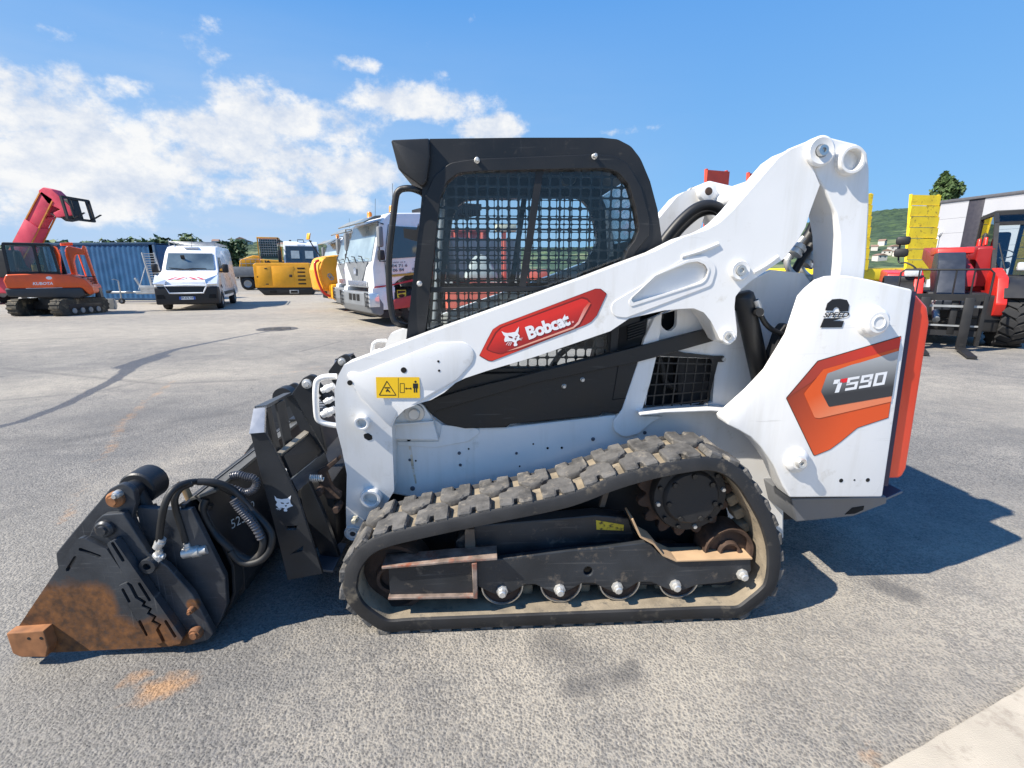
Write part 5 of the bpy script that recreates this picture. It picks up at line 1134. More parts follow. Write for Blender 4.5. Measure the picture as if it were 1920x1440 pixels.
# ================================================================ vehicles and plant around the yard
# every vehicle is built facing -x, its width along y, wheels on z = 0
def heading(hx, hy): return math.atan2(-hy, -hx)
VW = mk('vehicle_white', (.80, .80, .80), .3, var=.03, dirt=(.55, .52, .46), damt=.12, coat=.5)
VBLK = mk('vehicle_black_plastic', (.014, .014, .015), .55, var=.2, dirt=(.06, .055, .05), damt=.22)
VGREY = mk('vehicle_grey_plastic', (.17, .18, .19), .5, var=.1, dirt=(.28, .26, .23), damt=.2)
CHROME = mk('chrome_trim', (.75, .76, .78), .15, .9, var=.03)
TYRE = mk('tyre_rubber', (.022, .022, .023), .8, var=.3, scale=9, dirt=(.14, .12, .095), damt=.3, bump=.3, bscale=50)
YEL = mk('plant_yellow', (.80, .36, .012), .42, var=.06, dirt=(.45, .25, .06), damt=.2, coat=.15)
YRAMP = mk('worn_yellow_boards', (.86, .62, .02), .55, var=.12, scale=4, dirt=(.22, .13, .04), damt=.42, dscale=8, bump=.2, bscale=30)
VRED = mk('machine_red', (.62, .022, .014), .4, var=.08, dirt=(.3, .05, .03), damt=.15, coat=.2)
DRED = mk('dark_machine_red', (.28, .012, .014), .4, var=.08)
GALV = mk('galvanised_grey', (.36, .37, .37), .45, .5, var=.15, dirt=(.25, .22, .18), damt=.3)
HEADL = mk('headlamp', (.75, .78, .80), .12, .4, var=.05)
AMBER = mk('amber_lens', (.85, .25, .02), .25)
PAXIS = Matrix.Rotation(R(90), 4, 'X')
def vwheel(parent, x, y, r, wd, rimm=None, near=True, lugs=0):
    s = 1 if near else -1
    M = Matrix.Translation((x, y, r)) @ (MY if near else MY.inverted())
    bm = bmesh.new()
    lathe_into(bm, [(r * .58, .0), (r * .62, .02 * s * s), (r * .88, .015), (r * .97, -.02), (r, -.06 * min(1, wd / .25)), (r, -wd + .05 * min(1, wd / .25)), (r * .96, -wd + .01), (r * .6, -wd), (r * .55, -wd * .5)], M, 32)
    t = to_obj('tyre', bm, TYRE, None, 40)
    wh = bpy.data.objects.new('wheel', t.data); COL.objects.link(wh); wh.parent = parent; bpy.data.objects.remove(t)
    bm = bmesh.new(); lathe_into(bm, [(0, -.02), (r * .16, -.02), (r * .18, -.04), (r * .42, -.05), (r * .5, -.02), (r * .57, -.005), (r * .60, -.01), (r * .60, -wd * .8), (0, -wd * .8)], M, 24)
    to_obj('rim', bm, rimm or GALV, wh, 40)
    if lugs:
        bmL = bmesh.new(); box_into(bmL, (0, 0, 0), (r * .20, wd * .55, r * .09), r * .02, rot=(0, 0, R(28))); ml = bpy.data.meshes.new('tread_lug'); bmL.to_mesh(ml); bmL.free(); ml.materials.append(TYRE)
        bmL = bmesh.new(); box_into(bmL, (0, 0, 0), (r * .20, wd * .55, r * .09), r * .02, rot=(0, 0, R(-28))); ml2 = bpy.data.meshes.new('tread_lug'); bmL.to_mesh(ml2); bmL.free(); ml2.materials.append(TYRE)
        for k in range(lugs):
            for j, mm in ((0, ml), (1, ml2)):
                a = 2 * math.pi * (k + .5 * j) / lugs; o = bpy.data.objects.new('tread_lug', mm); COL.objects.link(o); o.parent = wh
                o.matrix_local = Matrix.Translation((x + r * 1.01 * math.cos(a), y + s * wd * (.28 + .44 * j), r + r * 1.01 * math.sin(a))) @ Matrix.Rotation(-a + math.pi / 2, 4, 'Y')
    return wh
def shell(name, prof, y0, y1, mat, parent, bev=.05, taper=None, seg=3):
    """side profile extruded across, upper part drawn in: taper=(z_from, z_to, shrink)"""
    bm = bmesh.new(); plate_into(bm, fillet(prof), y0, y1, bev=bev, seg=seg); yc = (y0 + y1) / 2
    if taper:
        for v in bm.verts:
            t = min(1, max(0, (v.co.z - taper[0]) / (taper[1] - taper[0]))); v.co.y = yc + (v.co.y - yc) * (1 - taper[2] * t)
    return to_obj(name, bm, mat, parent, 21)
def quad(name, pts, mat, parent, th=.012):
    """flat panel through 3D points with thickness along its normal"""
    P = [Vector(p) for p in pts]; n = (P[1] - P[0]).cross(P[-1] - P[0]).normalized() * th
    bm = bmesh.new(); a = [bm.verts.new(p) for p in P]; b = [bm.verts.new(p + n) for p in P]; k = len(P)
    bm.faces.new(a[::-1]); bm.faces.new(b)
    for i in range(k): bm.faces.new((a[i], a[(i + 1) % k], b[(i + 1) % k], b[i]))
    bmesh.ops.recalc_face_normals(bm, faces=list(bm.faces)); return to_obj(name, bm, mat, parent)

# ---------------------------------------------------------------- white van
def make_van():
    a, b = ground(316, 581), ground(414, 577); c = (a + b) / 2
    rz = heading(.37, -.93)
    T = empty('panel_van', 'white panel van with red and white bonnet chevrons and roof rack', 'van', (c.x, c.y, 0), rz)
    w2 = 1.02
    body = [(-.98, .42), (-1.0, .62), (-.98, .98), (-.93, 1.10, .05), (-.30, 1.36, .1), (.10, 1.50), (.62, 2.20, .25), (.95, 2.42, .3), (1.6, 2.50), (4.35, 2.50, .15), (4.55, 2.30, .1), (4.60, .45), (3.75, .40), (3.70, .62, .2), (3.40, .74, .2), (3.05, .62, .2), (3.0, .40), (.45, .38), (.40, .60, .2), (.05, .74, .2), (-.33, .62, .2), (-.42, .40)]
    B = shell('body', body, -w2, w2, VW, T, .06, (1.1, 2.5, .17))
    # lower black bumper and grille
    shell('bumper', [(-1.03, .24, .05), (-1.06, .42), (-1.05, .86, .08), (-.98, .92), (-.60, .90), (-.44, .62), (-.42, .34), (-.60, .22)], -w2 - .005, w2 + .005, VBLK, T, .05)
    quad('grille', [(-1.062, -.50, .70), (-1.062, .50, .70), (-1.045, .60, .90), (-1.045, -.60, .90)], VBLK, T, .02)
    for p in ([(-.58, .66), (-.72, .94)], [(.58, .66), (.72, .94)]):
        pass
    tube('grille_surround', [(-1.07, -.68, .93), (-1.085, -.55, .66), (-1.09, 0, .655), (-1.085, .55, .66), (-1.07, .68, .93), (-1.065, 0, .95), (-1.07, -.68, .93)], .03, VW, T, 8)
    def taper_y(z): return w2 * (1 - .17 * min(1, max(0, (z - 1.1) / 1.4)))
    quad('windscreen', [(.07, -taper_y(1.53) + .14, 1.53), (.07, taper_y(1.53) - .14, 1.53), (.555, taper_y(2.15) - .13, 2.17), (.555, -taper_y(2.15) + .13, 2.17)], mk('windscreen_reflecting', (.10, .13, .14), .08, var=.5, scale=1.2, spec=1.0, coat=1.0), T, .02)
    tube('wiper', [(.04, .5, 1.51), (.09, -.1, 1.58), (.09, -.55, 1.57)], .012, VBLK, T, 6)
    tube('wiper', [(.04, -.2, 1.51), (.09, .4, 1.57), (.09, .7, 1.60)], .012, VBLK, T, 6)
    for s in (-1, 1):
        quad('headlight', [(-1.04, s * 1.03, .97), (-1.05, s * .66, .95), (-.98, s * .62, 1.12), (-.60, s * 1.03, 1.30)][::s], HEADL, T, .05)
        quad('fog_recess', [(-1.075, s * .96, .46), (-1.075, s * .70, .46), (-1.07, s * .74, .60), (-1.07, s * .96, .60)][::s], DARKHOLE, T, .01)
        y = s * taper_y(1.7)
        quad('side_window', [(.35, s * (taper_y(1.45) + .004), 1.42), (1.18, s * (taper_y(1.45) + .004), 1.42), (1.14, s * (taper_y(2.02) + .004), 2.02), (.72, s * (taper_y(2.02) + .004), 2.02)][::s], mk('dark_window', (.03, .035, .04), .1, spec=.8, coat=.6), T, .008)
        m = box('mirror', (.22, s * 1.20, 1.58), (.16, .22, .34), VBLK, T, .05); box('mirror_glass', (.31, s * 1.20, 1.58), (.01, .18, .28), CHROME, m, .01)
        bar('mirror_arm', (.32, s * .92, 1.45), (.24, s * 1.16, 1.46), .05, .05, VBLK, m)
        bx('side_strip', .50, 2.95, s * 1.005, s * 1.025, .52, .66, VBLK, T, .01); quad('warning_stripe', [(-.12, s * 1.022, .92), (.10, s * 1.022, .80), (.2, s * 1.022, .84), (0, s * 1.022, .96)][::s], DARKHOLE, T, .003)
        for x in (0, 3.38): vwheel(T, x, s * 1.0, .34, .22, GALV, near=(s < 0))
    # bonnet chevrons: red and white bars
    RB, WB = mk('chevron_red', (.55, .03, .05), .4, var=.02), mk('chevron_pale', (.7, .62, .62), .4, var=.02)
    def bon(y, t): return (-.93 + t * .63 - .004, y, 1.10 + t * .26 + .012)
    for s in (-1, 1):
        for k, (y0, m) in enumerate(((.08, WB), (.20, RB), (.34, WB), (.46, RB))):
            quad('chevron', [bon(s * (y0 - .08 + .12), .18), bon(s * (y0 + .02 + .12 + .02), .18), bon(s * (y0 - .06), .48), bon(s * (y0 - .18), .48)][::-s], m, T, .004)
    quad('number_plate', [(-1.08, -.26, .42), (-1.08, .26, .42), (-1.08, .26, .53), (-1.08, -.26, .53)][::-1], mk('plate_white', (.8, .8, .8), .4), T, .01)
    # lettering reads left to right as seen from in front: +y is the reader's left
    text_on('plate_lettering', 'FP-473-YP', MATS['decal_black'], T, (-1.094, .19, .44), (-1.094, -.19, .44), (-1.094, .19, .515), off=.02)
    for y0, y1 in ((.26, .20), (-.20, -.26)): quad('plate_band', [(-1.092, y0, .42), (-1.092, y1, .42), (-1.092, y1, .53), (-1.092, y0, .53)], mk('plate_blue', (.03, .10, .45), .4), T, .002)
    rk = tube('roof_rack', [(1.1, -.80, 2.62), (4.2, -.80, 2.62)], .022, GALV, T, 8)
    tube('rack_rail', [(1.1, .80, 2.62), (4.2, .80, 2.62)], .022, GALV, rk, 8)
    for x in (1.1, 1.9, 2.7, 3.5, 4.2):
        tube('rack_bar', [(x, -.80, 2.48), (x, -.80, 2.62), (x, .80, 2.62), (x, .80, 2.48)], .02, GALV, rk, 8)
    bx('roof_hatch', .75, 1.05, -.25, .25, 2.36, 2.42, VW, T, .01)
    box('interior_card', (.36, .25, 1.98), (.02, .14, .26), VBLK, T, .01, rot=(0, R(-36), 0))
    tube('aerial', [(.9, 0, 2.4), (1.3, 0, 3.0)], .008, VBLK, T, 6)
    return T
make_van()

# ---------------------------------------------------------------- blue container
def make_container():
    d = 26.0; A = at_dist(92, 520, d); Lc = 6.06; Hc = 2.896; Wc = 2.44
    T = empty('shipping_container', 'blue corrugated shipping container behind the grey trailer', 'container', (A.x, A.y, 0), R(-4))
    BL = mk('container_blue', (.013, .085, .205), .5, var=.15, scale=2, dirt=(.06, .10, .15), damt=.3, dscale=5); BLD = mk('container_blue_frame', (.009, .052, .12), .5, var=.15)
    for zz, nm in ((0, 'bottom_rail'), (Hc - .12, 'top_rail')):
        for y in (0, Wc - .1): bx(nm, 0, Lc, y, y + .1, zz, zz + .12, BLD, T, .01)
    for x in (0, Lc - .14):
        for y in (0, Wc - .14): bx('corner_post', x, x + .14, y, y + .14, .12, Hc - .12, BLD, T, .01)
    prof = []; x = .14; k = 0; p = .278
    while x < Lc - .14 - p:
        prof += [(x, .0), (x + .07, .0), (x + .139, .024), (x + .209, .024)]; x += p
    prof.append((x, 0))
    def wall(nm, yb, s):
        bm = bmesh.new()
        for i in range(len(prof) - 1):
            a, b = prof[i], prof[i + 1]
            vs = [bm.verts.new((q[0], yb + s * q[1], zz)) for q, zz in ((a, .10), (b, .10), (b, Hc - .10), (a, Hc - .10))]; bm.faces.new(vs)
        bmesh.ops.remove_doubles(bm, verts=list(bm.verts), dist=1e-4); return to_obj(nm, bm, BL, T, 20)
    wall('corrugated_wall', .03, 1); wall('corrugated_wall', Wc - .03, -1)
    bx('roof', .02, Lc - .02, .04, Wc - .04, Hc - .06, Hc - .03, BLD, T); bx('end_wall', .04, .08, .1, Wc - .1, .1, Hc - .1, BL, T); bx('end_wall', Lc - .08, Lc - .04, .1, Wc - .1, .1, Hc - .1, BL, T); bx('floor', .1, Lc - .1, .1, Wc - .1, .1, .15, BLD, T)
make_container()

# ---------------------------------------------------------------- plant trailer with upright ramp
def make_trailer():
    A = ground(205, 573); T = empty('plant_trailer', 'grey galvanised plant trailer with its loading ramp stood upright', 'trailer', (A.x, A.y + .6, 0), R(12))
    ch = bx('deck', .9, 4.0, 0, 1.7, .58, .66, GALV, T, .01)
    for y in (0, 1.62): bx('chassis_rail', .7, 4.0, y, y + .08, .46, .58, GALV, T, .01); bx('side_rail', .9, 4.0, y, y + .06, .66, .84, GALV, T, .01)
    tube('drawbar', [(-.7, .8, .52), (.3, .8, .52), (.9, .2, .52)], .05, GALV, T, 8); tube('drawbar', [(-.7, .85, .52), (.3, .85, .52), (.9, 1.5, .52)], .05, GALV, T, 8)
    tube('jockey_post', [(-.25, .7, .15), (-.25, .7, 1.05)], .03, GALV, T, 8); tube('jockey_handle', [(-.25, .7, 1.05), (-.35, .6, 1.12), (-.42, .55, 1.10)], .015, GALV, T, 6)
    vwheel(T, -.25, .66, .13, .09); box('coupling', (-.75, .82, .55), (.22, .14, .14), STEEL, T, .03)
    for x in (1.9, 2.65):
        for y, n in ((-.20, True), (1.90, False)): vwheel(T, x, y, .31, .18, None, n)
    for y in (-.21, 1.70): shell('mudguard', [(1.55, .55), (1.56, .66, .05), (1.75, .72), (2.85, .72), (3.0, .66, .05), (3.02, .55), (2.99, .55), (2.95, .64), (1.6, .64), (1.58, .55)], y, y + .2, GALV, T, .005)
    RP = empty('x', '', '') ; bpy.data.objects.remove(RP)
    rx = 1.25
    fr = [bar('ramp_side', (rx + dx, .30, .80), (rx + dx - .28, .55, 2.30), .06, .07, GALV, T) for dx in (0, .48)]
    for k in range(14):
        t = (k + .5) / 14; bar('ramp_slat', (rx - .28 * t, .30 + .25 * t, .80 + 1.5 * t), (rx + .48 - .28 * t, .30 + .25 * t, .80 + 1.5 * t), .05, .035, GALV, T)
    tube('ramp_prop', [(rx - .45, .1, .66), (rx - .2, .45, 1.65)], .018, GALV, T, 6)
    bx('tool_box', 2.9, 3.4, -.06, -.01, .60, .90, VBLK, T, .02); bx('tail_lamp', 3.6, 3.95, -.05, -.005, .62, .74, mk('lamp_white', (.8, .8, .78), .3), T, .01)
    box('winch_post', (.55, .8, .85), (.1, .12, .7), GALV, T, .02, rot=(0, R(-25), 0))
make_trailer()

# ---------------------------------------------------------------- orange mini excavator
def make_excavator():
    C = Vector((-15.75, 17.2, 0)); T = empty('mini_excavator', 'orange mini excavator with black cab and folded boom on rubber tracks', 'excavator', C, 0); T.scale = (.88, .88, .93)
    # undercarriage lies along world y
    TR = mk('muddy_track', (.05, .045, .035), .85, var=.4, scale=10, dirt=(.24, .19, .12), damt=.45, dscale=6)
    for s in (-1, 1):
        x0 = s * .80 - .2; pts = []
        for k in range(40):
            a = 2 * math.pi * k / 40; cy = .88 if math.cos(a) > 0 else -.88; pts.append((cy + .27 * math.cos(a), .30 + .29 * math.sin(a)))
        bm = bmesh.new(); plate_into(bm, pts, x0, x0 + .40, bev=.02, seg=1)
        for v in bm.verts: v.co = Vector((v.co.y, v.co.x, v.co.z))
        tr = to_obj('track', bm, TR, T, 40)
        bmL = bmesh.new(); box_into(bmL, (0, 0, 0), (.40, .07, .03), .008); ml = bpy.data.meshes.new('track_lug'); bmL.to_mesh(ml); bmL.free(); ml.materials.append(TR)
        per = 2 * math.pi * .29 + 4 * .88
        for k in range(34):
            q = per * k / 34
            if q < 1.76: p = (-.88 + q, .59); ang = 0
            elif q < 1.76 + math.pi * .29: an = math.pi / 2 - (q - 1.76) / .29; p = (.88 + .285 * math.cos(an), .30 + .29 * math.sin(an)); ang = an - math.pi / 2
            elif q < 3.52 + math.pi * .29: p = (.88 - (q - 1.76 - math.pi * .29), .01); ang = 0
            else: an = -math.pi / 2 - (q - 3.52 - math.pi * .29) / .29; p = (-.88 + .285 * math.cos(an), .30 + .29 * math.sin(an)); ang = an + math.pi / 2
            o = bpy.data.objects.new('track_lug', ml); COL.objects.link(o); o.parent = tr; o.location = (x0 + .2, p[0], max(.016, p[1])); o.rotation_euler = (ang, 0, 0)
        bx('track_frame', x0 - .012, x0 + .412, -.75, .75, .18, .40, VBLK, tr, .02)
        for k in range(4): lathe('roller', [(0, .03), (.09, .03), (.10, .02), (.10, 0)], (x0 - .01 if s < 0 else x0 + .41, -.55 + k * .37, .16), GALV, tr, 14, M=Matrix.Rotation(R(-90 * 1), 4, 'Y') if s < 0 else Matrix.Rotation(R(90), 4, 'Y'))
    lathe('slew_ring', [(0, .12), (.55, .12), (.6, 0), (.6, -.25), (0, -.25)], (0, 0, .62), VBLK, T, 28, M=Matrix.Identity(4)); bx('car_body', -.6, .6, -.5, .5, .2, .5, VBLK, T, .05)
    # upper structure faces +x, turned a little away
    U0 = bpy.data.objects.new('upper_structure', None)
    rot = R(31)
    def up(o): o.rotation_euler = (0, 0, rot); return o
    H = shell('hood', [(-1.20, .98, .06), (-1.25, 1.25, .1), (-1.15, 1.46, .1), (-.2, 1.50), (.55, 1.46, .15), (1.05, 1.30, .12), (1.24, 1.02, .1), (1.26, .80), (1.1, .72), (.9, .98)], -.92, .90, ORANGE, T, .07); up(H)
    up(shell('counterweight', [(-1.22, .70, .1), (-1.26, .99), (.92, .99), (1.0, .72), (.8, .60)], -.94, .92, mk('excavator_charcoal', (.035, .036, .038), .5, var=.15), T, .06))
    for k in range(4): up(bx('hood_vent', .28 + k * .03, .95 + k * .01, -.945, -.915, 1.34 - k * .075, 1.385 - k * .075, DARKHOLE, H, .005))
    up(bx('hood_seam', -.06, -.045, -.928, -.912, 1.0, 1.48, DARKHOLE, H)); up(bx('trim_line', -1.2, .9, -.945, -.92, .985, 1.0, mk('trim_white', (.6, .6, .58), .4), H))
    up(text_on('lettering', 'KUBOTA', MATS['decal_white'], H, (-1.0, -.938, 1.10), (-.42, -.938, 1.10), (-.98, -.938, 1.20), off=.03)); up(sheet('emblem', [(x, -.938, z) for x, z in circle((-.50, 1.34), .09, 18, .055)], MATS['decal_white'], H))
    up(sheet('safety_label', [(x, -.958, z) for x, z in ((.28, .84), (.60, .84), (.60, .94), (.28, .94))], YEL, H))
    # cab: posts, roof, glass
    cb = dict(x0=-1.12, x1=.32, y0=-.80, y1=.25, z0=1.45, z1=2.52)
    CBm = VBLK
    rf = up(shell('cab_roof', [(cb['x0'], 2.44, .05), (cb['x0'] + .03, 2.54, .05), (cb['x1'] - .15, 2.54, .05), (cb['x1'] - .05, 2.44, .04)], cb['y0'], cb['y1'], CBm, T, .03)); 
    for x, xt in ((cb['x0'] + .04, cb['x0'] + .04), (-.22, -.26), (cb['x1'], cb['x1'] - .10)):
        for y in (cb['y0'] + .04, cb['y1'] - .04): up(bar('cab_post', (x, y, cb['z0']), (xt, y, 2.46), .08, .08, CBm, T))
    for y in (cb['y0'] + .03, cb['y1'] - .03):
        up(bx('cab_sill', cb['x0'], cb['x1'], y - .03, y + .03, 1.45, 1.56, CBm, T)); up(bx('cab_window', cb['x0'] + .06, -.26, y - .004, y + .004, 1.56, 2.44, GLASSW, T)); up(bx('cab_window', -.18, cb['x1'] - .04, y - .004, y + .004, 1.56, 2.44, GLASSW, T))
    up(bx('windscreen', cb['x1'] - .04, cb['x1'] - .032, cb['y0'] + .06, cb['y1'] - .06, 1.5, 2.44, GLASSW, T))
    st = up(box('seat', (-.62, -.28, 1.62), (.5, .48, .14), SEATM, T, .04)); up(box('seat_back', (-.86, -.28, 1.95), (.14, .46, .6), SEATM, T, .05)); up(tube('control_lever', [(-.3, -.5, 1.5), (-.28, -.5, 1.95)], .02, GALV, T)); up(bx('console', -.45, -.15, -.7, -.5, 1.48, 1.8, mk('console_yellow', (.5, .32, .06), .5), T, .02))
    # boom, arm, bucket: one plane
    b0 = set(T.children)
    bo = up(shell('boom', [(.92, 1.00, .05), (.98, 1.30), (.80, 2.18, .1), (.92, 2.44, .08), (1.10, 2.50, .1), (2.00, 2.40, .1), (2.10, 2.52), (2.22, 2.50), (2.20, 2.28, .06), (2.02, 2.18, .08), (1.45, 2.20, .25), (1.26, 1.95, .15), (1.30, 1.30), (1.22, .98, .05)], -.16, .16, ORANGE, T, .02))
    ar = up(shell('dipper_arm', [(2.02, 2.48, .05), (2.24, 2.52, .05), (2.40, 1.90), (2.66, .95, .06), (2.52, .90, .05), (2.22, 1.75)], -.12, .12, ORANGE, T, .02))
    up(tube('boom_cylinder', [(1.02, 0.0, 1.0), (.70, 0, 1.9), (.78, 0, 2.25)], .06, ORANGE, bo, 10)); up(tube('arm_cylinder', [(1.2, 0, 2.56), (2.05, 0, 2.60)], .055, ORANGE, ar, 10)); up(tube('cylinder_rod', [(.62, -.2, 1.5), (.70, -.2, 2.1)], .03, CHROME, bo, 8)); up(tube('cylinder_rod', [(.66, -.24, 1.3), (.72, -.24, 2.3)], .02, CHROME, bo, 8))
    up(tube('bucket_cylinder', [(2.34, 0, 2.3), (2.66, 0, 1.25)], .05, ORANGE, ar, 10))
    up(shell('digging_bucket', [(2.50, .98, .04), (2.72, .95, .04), (2.80, .62, .12), (2.62, .30, .12), (2.30, .26), (2.22, .36), (2.36, .60, .1)], -.28, .28, STEEL, T, .01)); up(shell('swing_post', [(.85, .62), (.85, 1.1, .05), (1.25, 1.1, .05), (1.30, .62)], -.16, .16, VBLK, T, .02))
    up(text_on('lettering', 'KUBOTA', MATS['decal_white'], bo, (1.28, -.163, 2.28), (1.80, -.163, 2.25), (1.28, -.163, 2.38), off=.03))
    bpy.context.view_layer.update()
    def kids(o): return [o] + [x for c in o.children for x in kids(c)]
    for o in [x for c in T.children if c not in b0 for x in kids(c)]:
        for v in o.data.vertices: v.co.x = .44 + (v.co.x - .92) * .45; v.co.y += .48
    blade = shell('dozer_blade', [(-.06, .08), (.02, .06), (.10, .20, .1), (.08, .42, .1), (-.02, .50)], -.95, .95, GALV, T, .01); blade.rotation_euler = (0, 0, R(90)); blade.location = (0, 1.55, 0)
    for s in (-1, 1): bar('blade_arm', (s * .4, .4, .34), (s * .4, 1.5, .26), .1, .12, VBLK, T)
make_excavator()

# ---------------------------------------------------------------- faded red telehandler with its boom raised, behind the excavator
def make_pink_boom():
    d = 23.0; A = at_dist(40, 500, d); FR = mk('faded_pink_red', (.58, .05, .085), .45, var=.15, scale=2, dirt=(.45, .14, .06), damt=.3, dscale=3)
    T = empty('telescopic_handler', 'faded red telehandler with its boom raised high behind the excavator', 'telehandler', (A.x, A.y, 0), 0)
    B = shell('chassis', [(-2.6, .5), (-2.6, 1.3, .15), (-1.2, 1.5, .1), (1.4, 1.2, .1), (1.9, .9), (1.9, .5)], -.75, .75, FR, T, .06)
    for x in (-1.9, 1.2):
        for y, n in ((-1.05, True), (1.05, False)): vwheel(T, x, y, .58, .40, None, n, 0)
    shell('cab', [(-.8, 1.2), (-.7, 2.35, .1), (.3, 2.4, .1), (.6, 1.2)], -1.0, -.2, VBLK, T, .04); bx('counterweight', -3.0, -2.5, -.8, .8, .6, 1.4, FR, T, .06)
    # boom box from the pivot, leaning to +x; seen from below and in front
    P0 = Vector((-.55, .25, 1.6)); P1 = at_dist(88, 366, d) - Vector((A.x, A.y, 0)); P1.y = .25
    dv = (P1 - P0); dn = dv.normalized(); sd = Vector((0, 1, 0)); nn = dn.cross(sd)
    def boomseg(nm, a, b, hw, hh):
        bm = bmesh.new(); bar_into(bm, P0 + dv * a, P0 + dv * b, hw * 2, hh * 2, up=nn); bevel_sharp(bm, .02); return to_obj(nm, bm, FR, T)
    boomseg('boom_outer', 0, .62, .30, .34); bo = boomseg('boom_inner', .60, 1.0, .25, .28)
    OFR = mk('faded_orange_edge', (.55, .20, .03), .5, var=.2)
    for s in (-1, 1):
        for q in (-.36, .34): bar('boom_edge', P0 + dv * .02 + sd * s * .28 + nn * q, P0 + dv * .98 + sd * s * .25 + nn * q * .85, .05, .05, OFR, bo)
    # bent nose and carriage, pointing to +x
    N = P1; nose = shell('boom_nose', [(N.x - .38, N.z + .18, .08), (N.x - .1, N.z + .34, .1), (N.x + .25, N.z + .25, .1), (N.x + 1.0, N.z - .55, .1), (N.x + .95, N.z - .85, .08), (N.x + .2, N.z - .95), (N.x + .1, N.z - .75), (N.x + .45, N.z - .6), (N.x - .05, N.z - .35)], .0, .5, FR, T, .03)
    cx, cz = N.x + 1.0, N.z - .6
    CF = bar('carriage_frame', (cx, -.45, cz + .48), (cx, .95, cz + .48), .10, .10, VBLK, T); bar('carriage_frame', (cx + .12, -.45, cz - .42), (cx + .12, .95, cz - .42), .10, .10, VBLK, T)
    for y in (-.45, .95): bar('carriage_bar', (cx, y, cz + .5), (cx + .12, y, cz - .45), .08, .10, VBLK, T)
    shell('head_plate', [(cx - .45, cz + .42), (cx, cz + .48), (cx + .1, cz - .4), (cx - .45, cz - .5), (cx - .7, cz - .3)], .05, .42, VBLK, T, .02)
    for y in (-.2, .7): bar('fork_shank', (cx + .10, y, cz + .45), (cx + .22, y, cz - .42), .10, .05, VBLK, T); bar('fork_tine', (cx + .20, y, cz - .40), (cx + .68, y, cz - .16), .10, .03, VBLK, T)
    tube('tilt_cylinder', [(N.x - .2, .25, N.z - .75), (cx - .35, .25, cz - .35)], .06, GALV, T); box('boom_bracket', (N.x - .28, .25, N.z - .95), (.16, .3, .12), FR, T, .03)
make_pink_boom()
